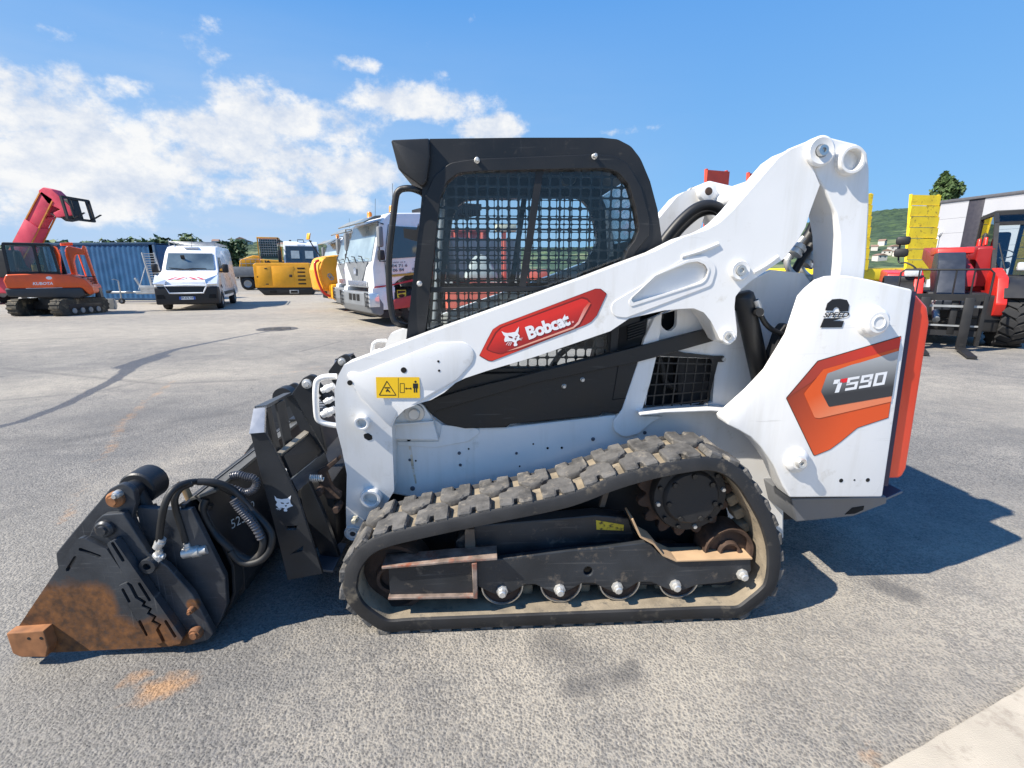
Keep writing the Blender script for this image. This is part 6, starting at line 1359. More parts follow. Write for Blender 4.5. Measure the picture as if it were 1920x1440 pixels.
# ---------------------------------------------------------------- white lorries parked side by side
def make_lorry(name, label, near, rz, detail=2, band=True):
    """near = world position of the front corner on the camera side"""
    T = empty(name, label, 'truck', (near[0], near[1], 0), rz, 'white lorries parked side by side')
    w_ = 2.45
    TGL = mk('truck_windscreen', (.26, .32, .33), .08, var=.8, scale=.7, spec=1.0, coat=1.0); DGL = mk('truck_door_glass', (.02, .024, .03), .08, spec=.9, coat=.8)  # windscreen base pale and uneven, reflections put into the colour
    cab = [(0.0, 1.02, .05), (-.02, 1.55), (.30, 2.72, .1), (.55, 2.95, .15), (1.95, 3.05, .08), (2.05, 2.9), (2.05, 1.0), (1.75, .95), (1.62, 1.32, .3), (1.05, 1.42, .2), (.60, 1.15, .3), (.55, .95)]
    B = shell('cab', cab, 0, w_, VW, T, .05, (1.7, 3.05, .08))
    def ty(z, s): t = min(1, max(0, (z - 1.7) / 1.35)); return (w_ / 2) + s * (w_ / 2) * (1 - .08 * t)
    quad('windscreen', [(.0, ty(1.75, -1) + .10, 1.72), (.0, ty(1.75, 1) - .10, 1.72), (.268, ty(2.6, 1) - .14, 2.68), (.268, ty(2.6, -1) + .14, 2.68)], TGL, T, .03)
    # grey centre panel and grille
    quad('nose_panel', [(-.045, .80, 1.20), (-.045, w_ - .80, 1.20), (-.03, w_ - .30, 1.70), (-.03, .30, 1.70)], VGREY, T, .035)
    quad('badge', [(-.088, w_ / 2 - .10, 1.38), (-.088, w_ / 2 + .10, 1.38), (-.088, w_ / 2 + .10, 1.56), (-.088, w_ / 2 - .10, 1.56)], CHROME, T, .01)
    quad('grille', [(-.05, .42, 1.06), (-.05, w_ - .42, 1.06), (-.05, w_ - .42, 1.20), (-.05, .42, 1.20)], CHROME, T, .02)
    shell('bumper', [(-.08, .36, .05), (-.16, .55, .06), (-.15, .90, .06), (.06, .92), (.26, .60), (.24, .34), (.15, .28)], -.02, w_ + .02, VGREY, T, .05)
    shell('lower_valance', [(.05, .28), (-.02, .40), (.9, .44), (.95, .25, .08), (.3, .20, .1)], .02, w_ - .02, VBLK, T, .03)
    shell('front_fender', [(-.06, .90), (-.04, 1.03), (.58, 1.05), (.58, .62), (.50, .44), (.2, .44)], -.012, .30, VW, T, .02); shell('front_fender', [(-.06, .90), (-.04, 1.03), (.58, 1.05), (.58, .62), (.50, .44), (.2, .44)], w_ - .30, w_ + .012, VW, T, .02)
    for k in range(3): bx('bumper_slot', -.172, -.15, .75 + k * .34, .98 + k * .34, .66, .84, DARKHOLE, T, .01)
    for s, y in ((-1, 0.0), (1, w_)):
        hl = bx('headlight', -.155, .14, y - .035 if s < 0 else y - .22, y + .22 if s < 0 else y + .035, .52, .90, HEADL, T, .03)
        for k in range(4): bx('lamp_guard_bar', -.19, -.175, y - .03 if s < 0 else y - .24, y + .24 if s < 0 else y + .03, .54 + k * .11, .56 + k * .11, VBLK, hl)
        for k in range(3): bx('lamp_guard_bar', -.19, -.175, (y + k * .11) if s < 0 else (y - .24 + k * .11), (y + k * .11 + .015) if s < 0 else (y - .225 + k * .11), .52, .90, VBLK, hl)
        yo = -.012 if s < 0 else w_ + .012
        def side_pt(x, z, e=.014): return (x, ty(z, s) + s * e, z)
        quad('side_window', [side_pt(.48, 1.78), side_pt(1.55, 1.86), side_pt(1.52, 2.62), side_pt(.60, 2.62)][::-s], DGL, T, .006)
        tube('door_line', [side_pt(.36, .98, .004), side_pt(.34, 1.75, .004), side_pt(.52, 2.66, .004)], .008, DARKHOLE, T, 6)
        # mirrors on arms
        m = box('mirror', (.18, (ty(2.4, s)) + s * .22, 2.32), (.14, .20, .52), VGREY, T, .05); box('mirror', (.18, ty(2.0, s) + s * .20, 1.86), (.14, .22, .26), VBLK, T, .04)
        tube('mirror_arm', [(.38, ty(2.7, s), 2.66), (.16, ty(2.7, s) + s * .2, 2.68), (.14, ty(2.0, s) + s * .2, 1.70), (.38, ty(1.8, s), 1.72)], .018, VBLK, T, 8)
        vwheel(T, 1.20, -.02 if s < 0 else w_ + .02, .50, .32, GALV, s < 0)
        shell('step', [(.55, .34), (.55, .9), (.62, .9), (.66, .40), (1.7, .40), (1.75, .3)], y - .02 if s < 0 else y - .3, y + .3 if s < 0 else y + .02, VBLK, T, .01)
    # sun visor, roof marker lamps, beacons, wipers
    shell('sun_visor', [(-.12, 2.66, .01), (-.14, 2.69, .01), (.18, 2.86, .03), (.36, 2.88), (.34, 2.82), (.16, 2.80)], .10, w_ - .10, mk('smoked_visor', (.16, .17, .15), .2, coat=.6), T, .01)
    for y in (.35, w_ - .35): lathe('beacon', [(0, .17), (.05, .17), (.07, .14), (.075, .02), (.09, 0)], (.75, y, 3.0), AMBER, T, 16, M=Matrix.Identity(4))
    for y in (.55, 1.15, 1.75): tube('wiper', [(-.05, y, 1.68), (-.08, y + .05, 1.84), (-.06, y + .35, 1.86)], .014, VBLK, T, 6)
    tube('aerial', [(.8, .45, 3.0), (.85, .45, 3.75)], .006, VBLK, T, 5)
    # chassis, rear wheels and tipper body
    for y in (.75, 1.6): bx('chassis_rail', 1.0, 4.9, y, y + .1, .75, 1.0, VBLK, T)
    for x in (4.1,):
        for y, n in ((-.0, True), (w_, False)): vwheel(T, x, y, .50, .45, GALV, n)
    shell('tipper_body', [(2.45, 1.35, .1), (2.35, 2.4), (4.8, 2.4), (4.8, 1.35, .1), (4.5, 1.15), (2.8, 1.15)], .0, w_, VGREY if detail < 2 else mk('tipper_grey', (.2, .2, .2), .5), T, .03)
    if detail >= 2:
        hd = shell('body_headboard', [(2.12, 2.4), (2.10, 3.05, .05), (2.25, 3.30, .2), (3.4, 3.38), (3.4, 3.2), (2.4, 3.0)], .05, w_ - .05, VBLK, T, .02)
        for k in range(16): bx('cover_rib', 2.25 + k * .07, 2.28 + k * .07, .02, w_ - .02, 3.05, 3.36, VBLK, hd)
        def sp(x, z): return (x, ty(z, -1) - .020, z)
        TR, TGd = mk('decal_crimson', (.42, .015, .04), .4), mk('decal_gold', (.45, .28, .05), .4); TB = mk('decal_navy', (.04, .05, .10), .4)
        def pol(nm, pts, m): quad(nm, [sp(*p) for p in pts], m, B, .003)
        pol('gold_stripe', [(.36, 1.30), (2.0, 1.42), (2.0, 1.48), (.36, 1.36)], TGd); pol('red_stripe', [(-.0, 1.02), (.5, 1.08), (1.5, 1.26), (1.7, 1.34), (1.2, 1.26), (.4, 1.10), (0, 1.06)], TR)
        text_on('lettering', '43000 LE P          VELAY', TB, B, sp(.50, 1.66), sp(1.42, 1.70), sp(.50, 1.70), off=.01)
        text_on('lettering', '04 71 6     0 43', TB, B, sp(.52, 1.55), sp(1.42, 1.60), sp(.52, 1.63), off=.02); text_on('lettering', '06 84      81 40', TB, B, sp(.54, 1.44), sp(1.42, 1.49), sp(.54, 1.52), off=.02)
        pol('swoosh', [(1.40, 1.76), (1.55, 1.92), (2.02, 2.0), (2.02, 1.93), (1.62, 1.84), (1.48, 1.74)], TR); pol('swoosh', [(1.46, 1.66), (1.52, 1.74), (2.02, 1.84), (2.02, 1.70), (1.80, 1.70), (1.70, 1.60), (1.66, 1.68)], TR)
        pol('swoosh', [(1.78, 1.42), (1.84, 1.56), (2.02, 1.60), (2.02, 1.40), (1.9, 1.46)], TR)
        sheet('blind_spot_sign', [sp(.62 + .26 * a, .62 + .34 * b) [:1] + (-.035,) + (.62 + .34 * b,) for a, b in ((0, 0), (1, 0), (1, 1), (0, 1))], mk('sign_yellow', (.75, .60, .05), .5), T)
        for pts in ([(.05, .95), (.95, .95), (.95, .80), (.05, .70)], [(.1, .62), (.55, .70), (.9, .62), (.7, .45), (.25, .42)], [(.05, .28), (.95, .34), (.95, .05), (.05, .05)]):
            sheet('sign_print', [(.62 + .26 * a, -.0365, .62 + .34 * b) for a, b in pts], MATS['decal_black'], T)
        text_on('sign_lettering', 'ANGLES MORTS', MATS['sign_yellow'], T, (.645, -.038, .66), (.855, -.038, .67), (.645, -.038, .71), off=.02)
        # red steel stabiliser frame beside the wheel
        shell('red_bracket', [(.42, .45), (.50, .72), (1.10, .84), (1.12, 1.06), (1.62, .82), (1.62, .42), (1.1, .50)], -.12, -.05, mk('faded_red_steel', (.45, .05, .05), .5, var=.12), T, .02); bx('red_bracket', 1.05, 1.14, -.14, -.04, .40, 1.05, MATS['faded_red_steel'], T, .01)
    else:
        RBs, WBs = mk('chevron_red', (.55, .03, .05), .4), mk('chevron_pale', (.7, .62, .62), .4)
        if band:
            for k in range(6): quad('chevron', [(-.19, .2 + k * .17, .98), (-.19, .29 + k * .17, .98), (-.19, .37 + k * .17, 1.20), (-.19, .28 + k * .17, 1.20)], RBs if k % 2 else WBs, T, .006)
            quad('name_strip', [(-.075, .5, 1.60), (-.075, w_ - .5, 1.60), (-.068, w_ - .5, 1.72), (-.068, .5, 1.72)], MATS['chevron_pale'], T, .008)
            for k in range(9): quad('name_mark', [(-.086, .6 + k * .14, 1.62), (-.086, .69 + k * .14, 1.62), (-.082, .70 + k * .14, 1.70), (-.082, .62 + k * .14, 1.70)], MATS['decal_crimson'], T, .004)
    return T
PH = R(35); tdir = Vector((math.cos(PH), math.sin(PH))); perp = Vector((-math.sin(PH), math.cos(PH))); N0 = Vector((-3.64, 13.1))
make_lorry('parked_lorry', 'white lorry with phone numbers and red swoosh on its door', N0, PH, 2)
make_lorry('parked_lorry', 'white lorry standing between the lorry with door lettering and another lorry', N0 + perp * 3.0 + tdir * .6, PH, 1, False)
make_lorry('parked_lorry', 'white lorry with red and white hazard bars behind the yellow loader', N0 + perp * 9.5 + tdir * 1.75, PH, 1, True)
bpy.data.objects['parked_lorry.002']['label'] = 'white lorry with red and white hazard bars on its nose'

# ---------------------------------------------------------------- pale grey truck facing the yard
def make_far_truck():
    a = at_dist(570, 520, 37.0); T = empty('tractor_truck', 'pale grey truck seen head on behind the yellow generator', 'truck', (a.x, a.y, 0), heading(.40, -.91))
    PG = mk('truck_pale_grey', (.74, .76, .77), .35, var=.03, coat=.4)
    shell('cab', [(-.02, .95, .1), (-.05, 1.9, .1), (.25, 3.35, .15), (.5, 3.62, .15), (2.0, 3.65, .1), (2.1, .95)], -1.24, 1.24, PG, T, .07, (2.0, 3.7, .07))
    quad('windscreen', [(-.09, -1.12, 2.05), (-.09, 1.12, 2.05), (.17, 1.06, 3.28), (.17, -1.06, 3.28)], mk('dark_window', (.03, .035, .04), .1), T, .03)
    for y in (-.5, .45): quad('rear_window_glint', [(-.04, y - .28, 2.4), (-.04, y + .28, 2.4), (.07, y + .28, 2.95), (.07, y - .28, 2.95)], mk('pale_glint', (.4, .45, .45), .2), T, .02)
    shell('bumper', [(-.12, .45, .05), (-.15, .95, .05), (.5, .95), (.5, .45)], -1.25, 1.25, mk('bumper_pale', (.45, .46, .47), .5), T, .04)
    quad('grille', [(-.09, -.95, 1.0), (-.09, .95, 1.0), (-.08, .95, 1.38), (-.08, -.95, 1.38)], VBLK, T, .03); bx('plate', -.165, -.15, -.26, .26, .6, .72, MATS['plate_white'], T)
    for s in (-1, 1):
        bx('headlight', -.16, -.10, s * .95 - .2, s * .95 + .2, .68, .88, HEADL, T, .03); box('mirror', (.05, s * 1.48, 2.55), (.16, .24, .85), VBLK, T, .05); tube('mirror_arm', [(.2, s * 1.15, 3.0), (.05, s * 1.45, 3.05), (.05, s * 1.45, 2.1), (.2, s * 1.2, 2.1)], .025, VBLK, T, 6)
        vwheel(T, 1.2, s * 1.22, .5, .3, GALV, s < 0); lathe('horn', [(0, .14), (.08, .14), (.09, 0)], (.9, s * .7, 3.6), VBLK, T, 10, M=Matrix.Identity(4))
        vwheel(T, 4.6, s * 1.22, .5, .5, GALV, s < 0)
    tube('lamp_bar', [(.5, -.2, 3.6), (.45, -.2, 3.75), (.45, .2, 3.75), (.5, .2, 3.6)], .03, VBLK, T, 6); bx('chassis', 1.0, 6.0, -.45, .45, .7, 1.0, VBLK, T, .02); quad('name_badge', [(.24, -.25, 3.33), (.24, .25, 3.33), (.262, .25, 3.42), (.262, -.25, 3.42)], MATS['plate_white'], T, .02)
make_far_truck()

# ---------------------------------------------------------------- yellow generator on its skid
def make_generator():
    a = ground(481, 554); T = empty('generator_set', 'yellow canopied generator on a black forklift skid', 'generator', (a.x, a.y, 0), R(14))
    Lg, Wg = 3.3, 1.2
    C = shell('canopy', [(0, .48), (-.02, 1.85, .05), (.12, 1.98, .08), (Lg - .10, 2.0, .05), (Lg, 1.95), (Lg, .48)], 0, Wg, YEL, T, .03)
    S_ = shell('skid', [(.02, .47), (Lg + .1, .47), (Lg + .22, .40), (Lg - .05, .02), (.45, .02)], .02, Wg - .02, VBLK, T, .02)
    bx('door', 1.02, 2.30, -.022, .02, .58, 1.78, YEL, C, .008); bx('door', .18, 1.0, -.022, .02, .58, 1.78, YEL, C, .008)
    for k in range(5): bx('louvre', 2.52 + .0 * k, 2.98, -.018, .01, .66 + k * .24, .75 + k * .24, DARKHOLE, C, .02)
    for x, z in ((.62, 1.62), (.62, .66)): bx('hinge', x, x + .16, -.04, -.02, z, z + .06, VBLK, C, .01)
    bx('latch', 2.02, 2.20, -.035, -.02, 1.12, 1.28, DARKRUST, C, .01); bx('sticker', .15, .22, -.024, -.021, 1.1, 1.18, DARKHOLE, C)
    bx('end_grille', Lg - .005, Lg + .012, .15, Wg - .15, .75, 1.85, DARKHOLE, C); bx('fork_pocket', 1.95, 2.5, -.0, .04, .10, .32, GALV, S_, .01); bx('pocket_hole', 2.02, 2.43, -.012, .0, .14, .28, DARKHOLE, S_); bx('pocket_hole', .8, 1.2, .005, .018, .14, .28, DARKHOLE, S_)
    tube('lifting_eye', [(1.55, .6, 1.98), (1.62, .6, 2.1), (1.70, .6, 1.98)], .02, VBLK, C, 8, sm=4); tube('exhaust', [(.6, .6, 1.95), (.6, .6, 2.15)], .05, VBLK, C, 10)
make_generator()

# ---------------------------------------------------------------- yellow compact loader seen from behind its hood
def make_yellow_loader():
    a = Vector((-3.64, 13.1)) + Vector((-.574, .819)) * 6.2 + Vector((.819, .574)) * .25; T = empty('yellow_dumper', 'yellow dumper with red tube guard and round mirror between the lorries', 'dumper', (a.x, a.y, 0), R(35))
    H = shell('hood', [(0, .75, .1), (-.08, 1.5, .2), (.10, 1.95, .25), (.55, 2.05, .1), (1.9, 2.0, .15), (2.0, .7)], 0, 1.5, YEL, T, .08)
    quad('hood_grille', [(.62, -.012, 1.0), (.86, -.012, 1.02), (.74, -.012, 1.78), (.60, -.012, 1.74)], DARKHOLE, H, .01); bx('counterweight', .25, 1.5, -.35, .4, .45, 1.0, YEL, T, .08)
    for x, z in ((.30, 1.30), (.36, 1.22)): lathe('tie_ring', [(.04, 0), (.07, .02), (.09, 0)], (x, -.02, z), GALV, H, 12)
    lathe('cap', [(0, .03), (.07, .03), (.08, 0)], (.95, -.005, 1.72), DARKRUST, H, 14); tube('guard_rail', [(-.05, -.05, 1.85), (-.20, -.06, 1.72), (-.16, -.06, 1.2), (.0, -.06, .72), (.25, -.06, .55)], .045, VRED, T, 8, sm=4)
    tube('guard_rail', [(.02, -.05, 1.8), (-.08, -.06, 1.6), (-.04, -.06, 1.15), (.12, -.06, .75)], .03, YEL, T, 8, sm=4); tube('chain', [(.35, -.2, .45), (.6, -.25, .32), (.85, -.2, .45)], .025, YEL, T, 6, sm=4)
    tube('mirror_stalk', [(.1, .3, 2.0), (-.12, .2, 2.3), (-.28, .1, 2.55)], .02, VBLK, T, 6); box('round_mirror', (-.30, .1, 2.68), (.06, .18, .24), YEL, T, .05, rot=(0, R(15), R(20)))
    for x, y, n in ((1.5, -.15, True), (1.5, 1.7, False), (3.6, -.15, True), (3.6, 1.7, False)): vwheel(T, x, y, .48, .36, None, n)
    shell('skip', [(2.05, .9), (2.0, 1.9), (4.4, 2.0), (4.6, 1.7), (3.9, .8)], -.1, 1.6, YEL, T, .05); bx('underframe', .3, 4.0, .3, 1.2, .45, .8, VBLK, T, .03)
make_yellow_loader()

# ---------------------------------------------------------------- yellow machine carried on a grey flatbed, far back
def make_flatbed():
    a = at_dist(442, 520, 40.0); T = empty('flatbed_trailer', 'grey flatbed trailer far back carrying a yellow machine', 'trailer', (a.x, a.y, 0), R(20))
    bx('side_board', -.3, 6.0, 0, .08, 1.15, 1.85, VGREY, T, .01); bx('deck', -.3, 6.0, .08, 2.4, 1.05, 1.2, VGREY, T, .01); bx('side_board', -.3, 6.0, 2.4, 2.48, 1.15, 1.85, VGREY, T, .01); bx('chassis', .2, 5.6, .6, 1.8, .6, 1.05, VBLK, T, .02)
    for x in (.8, 3.9, 5.1):
        for y, n in ((0.05, True), (2.4, False)): vwheel(T, x, y, .5, .4, GALV, n)
    M_ = empty('yellow_paver', 'yellow machine with a mesh caged cab on the grey flatbed', 'construction machine', (a.x + .3, a.y + .2, 1.2), R(20))
    shell('hood', [(-.1, .5), (0, 1.2, .2), (1.0, 1.55, .2), (1.5, 1.5), (1.6, .5)], .4, 1.9, YEL, M_, .06); shell('engine_cover', [(1.4, .3), (1.5, 1.25, .1), (3.4, 1.15, .2), (3.5, .3)], .3, 2.0, YEL, M_, .05); bx('track_unit', .1, 3.3, .3, .7, .0, .5, VBLK, M_, .1); bx('track_unit', .1, 3.3, 1.6, 2.0, .0, .5, VBLK, M_, .1)
    for x in (1.45, 2.95):
        for y in (.4, 1.8): bar('cage_post', (x, y, 1.1), (x, y, 2.95), .08, .08, YEL if x < 2 else VBLK, M_)
    for k in range(9): tube('cage_bar', [(1.5 + k * .17, .38, 1.5), (1.5 + k * .17, .38, 2.9)], .015, GALV, M_, 5)
    for k in range(7): tube('cage_bar', [(1.45, .38, 1.7 + k * .19), (2.95, .38, 1.7 + k * .19)], .015, GALV, M_, 5)
    bx('cab_roof', 1.4, 3.0, .36, 1.86, 2.92, 3.0, YEL, M_, .02); bx('cab_glass', 1.55, 2.85, .5, .51, 1.3, 2.85, GLASSD, M_)
    for k in range(5): tube('hand_rail', [(.1 + k * .35, .28, .5), (.1 + k * .35, .28, 1.25)], .02, GALV, M_, 5)
    tube('hand_rail', [(.0, .28, 1.25), (1.5, .28, 1.25)], .02, GALV, M_, 5); tube('hand_rail', [(.0, .28, .9), (1.5, .28, .9)], .02, GALV, M_, 5)
    box('arrow_sign', (2.1, .26, 1.0), (.26, .02, .26), VBLK, M_, 0, rot=(0, R(45), 0)); tube('exhaust', [(3.1, 1.0, 1.2), (3.1, 1.0, 2.3)], .06, YEL, M_, 10)
make_flatbed()

# ---------------------------------------------------------------- red telehandler on the right
def make_telehandler():
    hd = Vector((-.55, -.835)); T = empty('red_telehandler', 'bright red telehandler with black fork carriage lowered and large ribbed tyres', 'telehandler', (9.0, 10.15, 0), heading(*hd))
    # origin: middle of the front axle; -y is its left (camera right)
    BLU = mk('blue_black_plate', (.03, .036, .05), .4, .2, var=.15); LG = mk('letter_silver', (.7, .7, .7), .3, .3)
    for y, n in ((-1.13, True), (1.13, False)):
        vwheel(T, 0, y, .60, .44, GALV, n, 22 if n else 0); vwheel(T, 2.9, y, .60, .44, GALV, n, 0)
    bx('dark_underside_box', -.5, 3.4, -.72, .72, .30, 1.0, VBLK, T, .04)  # black box added to make the space under the machine dark
    bx('axle', -.12, .12, -.8, .8, .5, .7, VBLK, T, .04); bx('chassis', -.55, 3.6, -.45, .45, .55, 1.05, VBLK, T, .04)
    for y in (-.62, .62): shell('front_frame', [(-.66, .85, .05), (-.55, .62, .05), (.05, .50), (.3, .9), (.65, 1.35, .1), (.2, 1.52, .1), (-.40, 1.34, .1)], y - .10, y + .06, VRED, T, .02)
    # mudguards
    for y0, y1 in ((-1.16, -.66), (.66, 1.16)):
        pts = [(.72 * math.cos(a), .62 + .74 * math.sin(a)) for a in [R(20 + 12 * k) for k in range(12)]]; plate('mudguard', ribbon_pts(pts, .03), y0, y1, VBLK, T, bev=.005)
    # boom, from the rear pivot down to the carriage
    shell('boom', [(3.4, 1.75), (3.4, 2.05, .05), (.6, 1.72), (-.55, 1.42, .1), (-.6, 1.15), (.5, 1.30)], -.24, .24, DRED, T, .03)
    bn = shell('boom_nose', [(-.42, 1.66, .1), (-.25, 1.82, .1), (.30, 1.80), (.35, 1.35), (-.55, .75, .1), (-1.0, .72), (-1.02, .90)], -.06, .36, BLU, T, .02)
    shell('boom_guard', [(-.05, 1.80), (-.0, 1.92, .06), (.9, 1.94, .08), (1.0, 1.78)], -.22, .36, VRED, T, .03)
    shell('engine_hood', [(1.15, 1.05), (1.15, 1.42, .1), (3.5, 1.50, .1), (3.6, 1.05)], .45, 1.05, VRED, T, .05)
    SD = shell('side_tank', [(.55, 1.0), (.50, 1.95, .08), (1.9, 2.0), (1.9, 1.0)], -.62, -.34, DRED, T, .03)
    text_on('lettering', 'MANITOU', LG, SD, (.56, -.626, 1.70), (1.75, -.626, 1.72), (.56, -.626, 1.92), off=.04); quad('front_badge_panel', [(.49, -.60, 1.15), (.49, -.36, 1.15), (.49, -.36, 1.9), (.49, -.60, 1.9)], DRED, T, .01)
    for x in (.7, 1.3): tube('lifting_ring', [(x, -.48, 1.98), (x + .04, -.48, 2.12), (x + .10, -.48, 2.12), (x + .14, -.48, 1.98)], .03, VRED, T, 8)
    # cab on the left
    cz = 2.62
    fr = [(.25, 1.35), (.80, 2.40), (1.02, cz), (2.2, cz), (2.35, 1.30)]
    for y in (-1.28, -.60):
        for a, b in zip(fr, fr[1:]): bar('cab_post', (a[0], y, a[1]), (b[0], y, b[1]), .07, .07, VBLK, T)
        plate('cab_window', fr, y - .004, y + .004, glass('cab_tint', (.88, .94, .94), 1.5), T)
    for a in fr: bar('cab_rail', (a[0], -1.28, a[1]), (a[0], -.60, a[1]), .07, .07, VBLK, T)
    quad('cab_windscreen', [(.25, -1.25, 1.38), (.25, -.63, 1.38), (.80, -.63, 2.40), (.80, -1.25, 2.40)], MATS['cab_tint'], T, .008); quad('roof_window', [(.80, -1.25, 2.40), (.80, -.63, 2.40), (1.02, -.63, cz), (1.02, -1.25, cz)], MATS['cab_tint'], T, .008); bx('cab_roof', 1.0, 2.22, -1.31, -.58, cz, cz + .06, VBLK, T, .02)
    bx('cab_floor', .15, 2.1, -1.26, -.62, 1.15, 1.36, VBLK, T, .03); st = bx('seat', 1.1, 1.55, -1.0, -.55, 1.5, 1.65, SEATM, T, .04); box('seat_back', (1.6, -.78, 1.95), (.14, .45, .65), SEATM, st, .05); tube('steering_column', [(.45, -.76, 1.36), (.68, -.76, 1.78)], .03, VBLK, T, 8); lathe('steering_wheel', [(.17, .012), (.19, 0), (.17, -.012)], (.70, -.76, 1.80), VBLK, T, 20, M=Matrix.Rotation(R(-30), 4, 'Y'))
    bx('work_lamp', -.02, .08, -1.12, -.88, 1.46, 1.62, HEADL, T, .03); bx('headlight', -.48, -.36, .58, .86, 1.34, 1.50, HEADL, T, .04); bx('headlight_bracket', -.40, -.1, .5, .9, 1.22, 1.34, VBLK, T, .02); tube('wiper', [(.12, -.76, 1.42), (.38, -.62, 2.0)], .012, VBLK, T, 6)
    # right-hand mirrors on their stalk
    tube('mirror_stalk', [(-.3, .55, 1.30), (-.42, .70, 1.52), (-.38, .85, 1.62), (-.30, .98, 1.66), (-.30, 1.0, 2.15)], .016, VBLK, T, 8, sm=4)
    for z in (1.82, 2.06): box('mirror', (-.34, .96, z), (.10, .24, .17), VBLK, T, .05)
    # fork carriage
    cx = -1.28; k0 = set(T.children)
    CF = bar('carriage_rail', (cx, -.66, .98), (cx, .66, .98), .08, .12, VBLK, T); bar('carriage_rail', (cx + .04, -.66, .32), (cx + .04, .66, .32), .06, .10, VBLK, T); bar('fork_shaft', (cx - .03, -.64, .82), (cx - .03, .64, .82), .04, .04, GALV, T); bar('fork_shaft', (cx, -.64, .46), (cx, .64, .46), .03, .03, GALV, T)
    for y in (-.62, .62): shell('carriage_side', [(cx - .06, 1.02), (cx + .10, 1.06, .04), (cx + .22, .80), (cx + .12, .10, .04), (cx - .02, .10)], y - .03, y + .03, VBLK, T, .006)
    for y in (-.22, .22): bx('carriage_stay', cx, cx + .08, y - .05, y + .05, .30, 1.0, VBLK, T, .01); bar('head_link', (cx + .08, y, .6), (-.8, y, .80), .06, .16, VBLK, T)
    for y in (-.46, .16):
        fk = bx('fork', cx - .13, cx - .07, y, y + .14, .03, .98, VBLK, T, .006); bar('fork_tine', (cx - .08, y + .07, .06), (cx - 1.15, y + .07, .035), .13, .04, VBLK, T)
    G = tube('load_guard', [(cx + .02, -.66, 1.0), (cx + .02, -.66, 1.42), (cx + .02, -.60, 1.48), (cx + .02, .60, 1.48), (cx + .02, .66, 1.42), (cx + .02, .66, 1.0)], .018, VBLK, T, 8)
    for y in (-.4, -.15, .1, .38): tube('guard_bar', [(cx + .02, y, 1.0), (cx + .02, y, 1.48)], .014, VBLK, G, 6)
    tube('tilt_cylinder', [(-.5, 0, 1.0), (cx + .1, 0, .55)], .06, GALV, T, 10); tube('hydraulic_hose', [(-.6, -.2, 1.0), (-.9, -.3, .7), (cx + .15, -.1, .5)], .02, HOSE, T, 6, sm=4)
    bpy.context.view_layer.update()
    for o in [x for c in T.children if c not in k0 for x in [c] + list(c.children)]:
        for v in o.data.vertices: v.co.y += .32
make_telehandler()

# ---------------------------------------------------------------- beavertail trailers with raised ramps
def make_ramp_trailer(name, label, rear_mid, away, top, rw, gap, mat, boards, deck_z, wood=True):
    a = Vector(away).normalized(); th = math.atan2(a.y, a.x)   # +x local = away from the rear
    T = empty(name, label, 'trailer', (rear_mid[0], rear_mid[1], 0), th)
    WD = mk('deck_wood', (.30, .20, .11), .8, var=.3, scale=6); hw = gap / 2 + rw
    for s in (-1, 1): bx('side_frame', .1, 7.5, s * hw - .06, s * hw + .06, deck_z - .3, deck_z + .02, mat, T, .01)
    bx('rear_frame', 0, .16, -hw, hw, deck_z - .35, deck_z - .02, mat, T, .01)
    if wood:
        for k in range(10): bx('deck_board', .18, 7.4, -hw + .08 + k * (2 * hw - .16) / 10, -hw + .07 + (k + 1) * (2 * hw - .16) / 10, deck_z - .06, deck_z, WD, T)
    for x in (2.2, 3.3, 4.4):
        for y, n in ((-hw - .02, True), (hw + .02, False)): vwheel(T, x, y, .42, .35, None, n)
    bx('drawbar', 7.4, 9.2, -.1, .1, .6, .8, mat, T, .02); bx('chassis', .3, 7.4, -.5, .5, .55, deck_z - .3, mat, T, .02)
    tube('drawbar_leg', [(8.8, 0, 0), (8.8, 0, .7)], .05, GALV, T, 8)
    lean = .22
    for s in (-1, 1):
        y0 = s * (gap / 2 + rw / 2)
        zb = deck_z - .05; n = boards
        fr = [bar('ramp_edge', (-.05, y0 + e * (rw / 2 - .03), zb), (lean, y0 + e * (rw / 2 - .03), top), .05, .07, mat, T) for e in (-1, 1)]
        for k in range(n):
            t0, t1 = k / n, (k + 1) / n - .012; m = (t0 + t1) / 2
            bm = bmesh.new(); bar_into(bm, (-.07 + (lean + .05) * m - .02, y0 - rw / 2, zb + (top - zb) * m), (-.07 + (lean + .05) * m - .02, y0 + rw / 2, zb + (top - zb) * m), .05, (top - zb) * (t1 - t0)); to_obj('ramp_board', bm, mat, T, 20)
    return T
p1 = at_dist(1728, 500, 16.0); p2 = at_dist(1590, 500, 16.0)
make_ramp_trailer('yellow_ramp_trailer', 'yellow plant trailer with boarded ramps raised beside the red telehandler', ((p1.x + p2.x) / 2, 16.0), (-.12, 1), 3.82, 1.02, 1.34, YRAMP, 7, 1.55)
RR = mk('worn_red_boards', (.62, .07, .035), .55, var=.12, scale=5, dirt=(.3, .12, .06), damt=.3)
q1, q2 = at_dist(1333, 500, 12.9), at_dist(1423, 500, 12.5)
make_ramp_trailer('red_ramp_trailer', 'red plant trailer with raised ramps showing above the loader arm', ((q1.x + q2.x) / 2, 12.7), (-.35, 1), 3.85, .66, .62, RR, 6, 1.0)

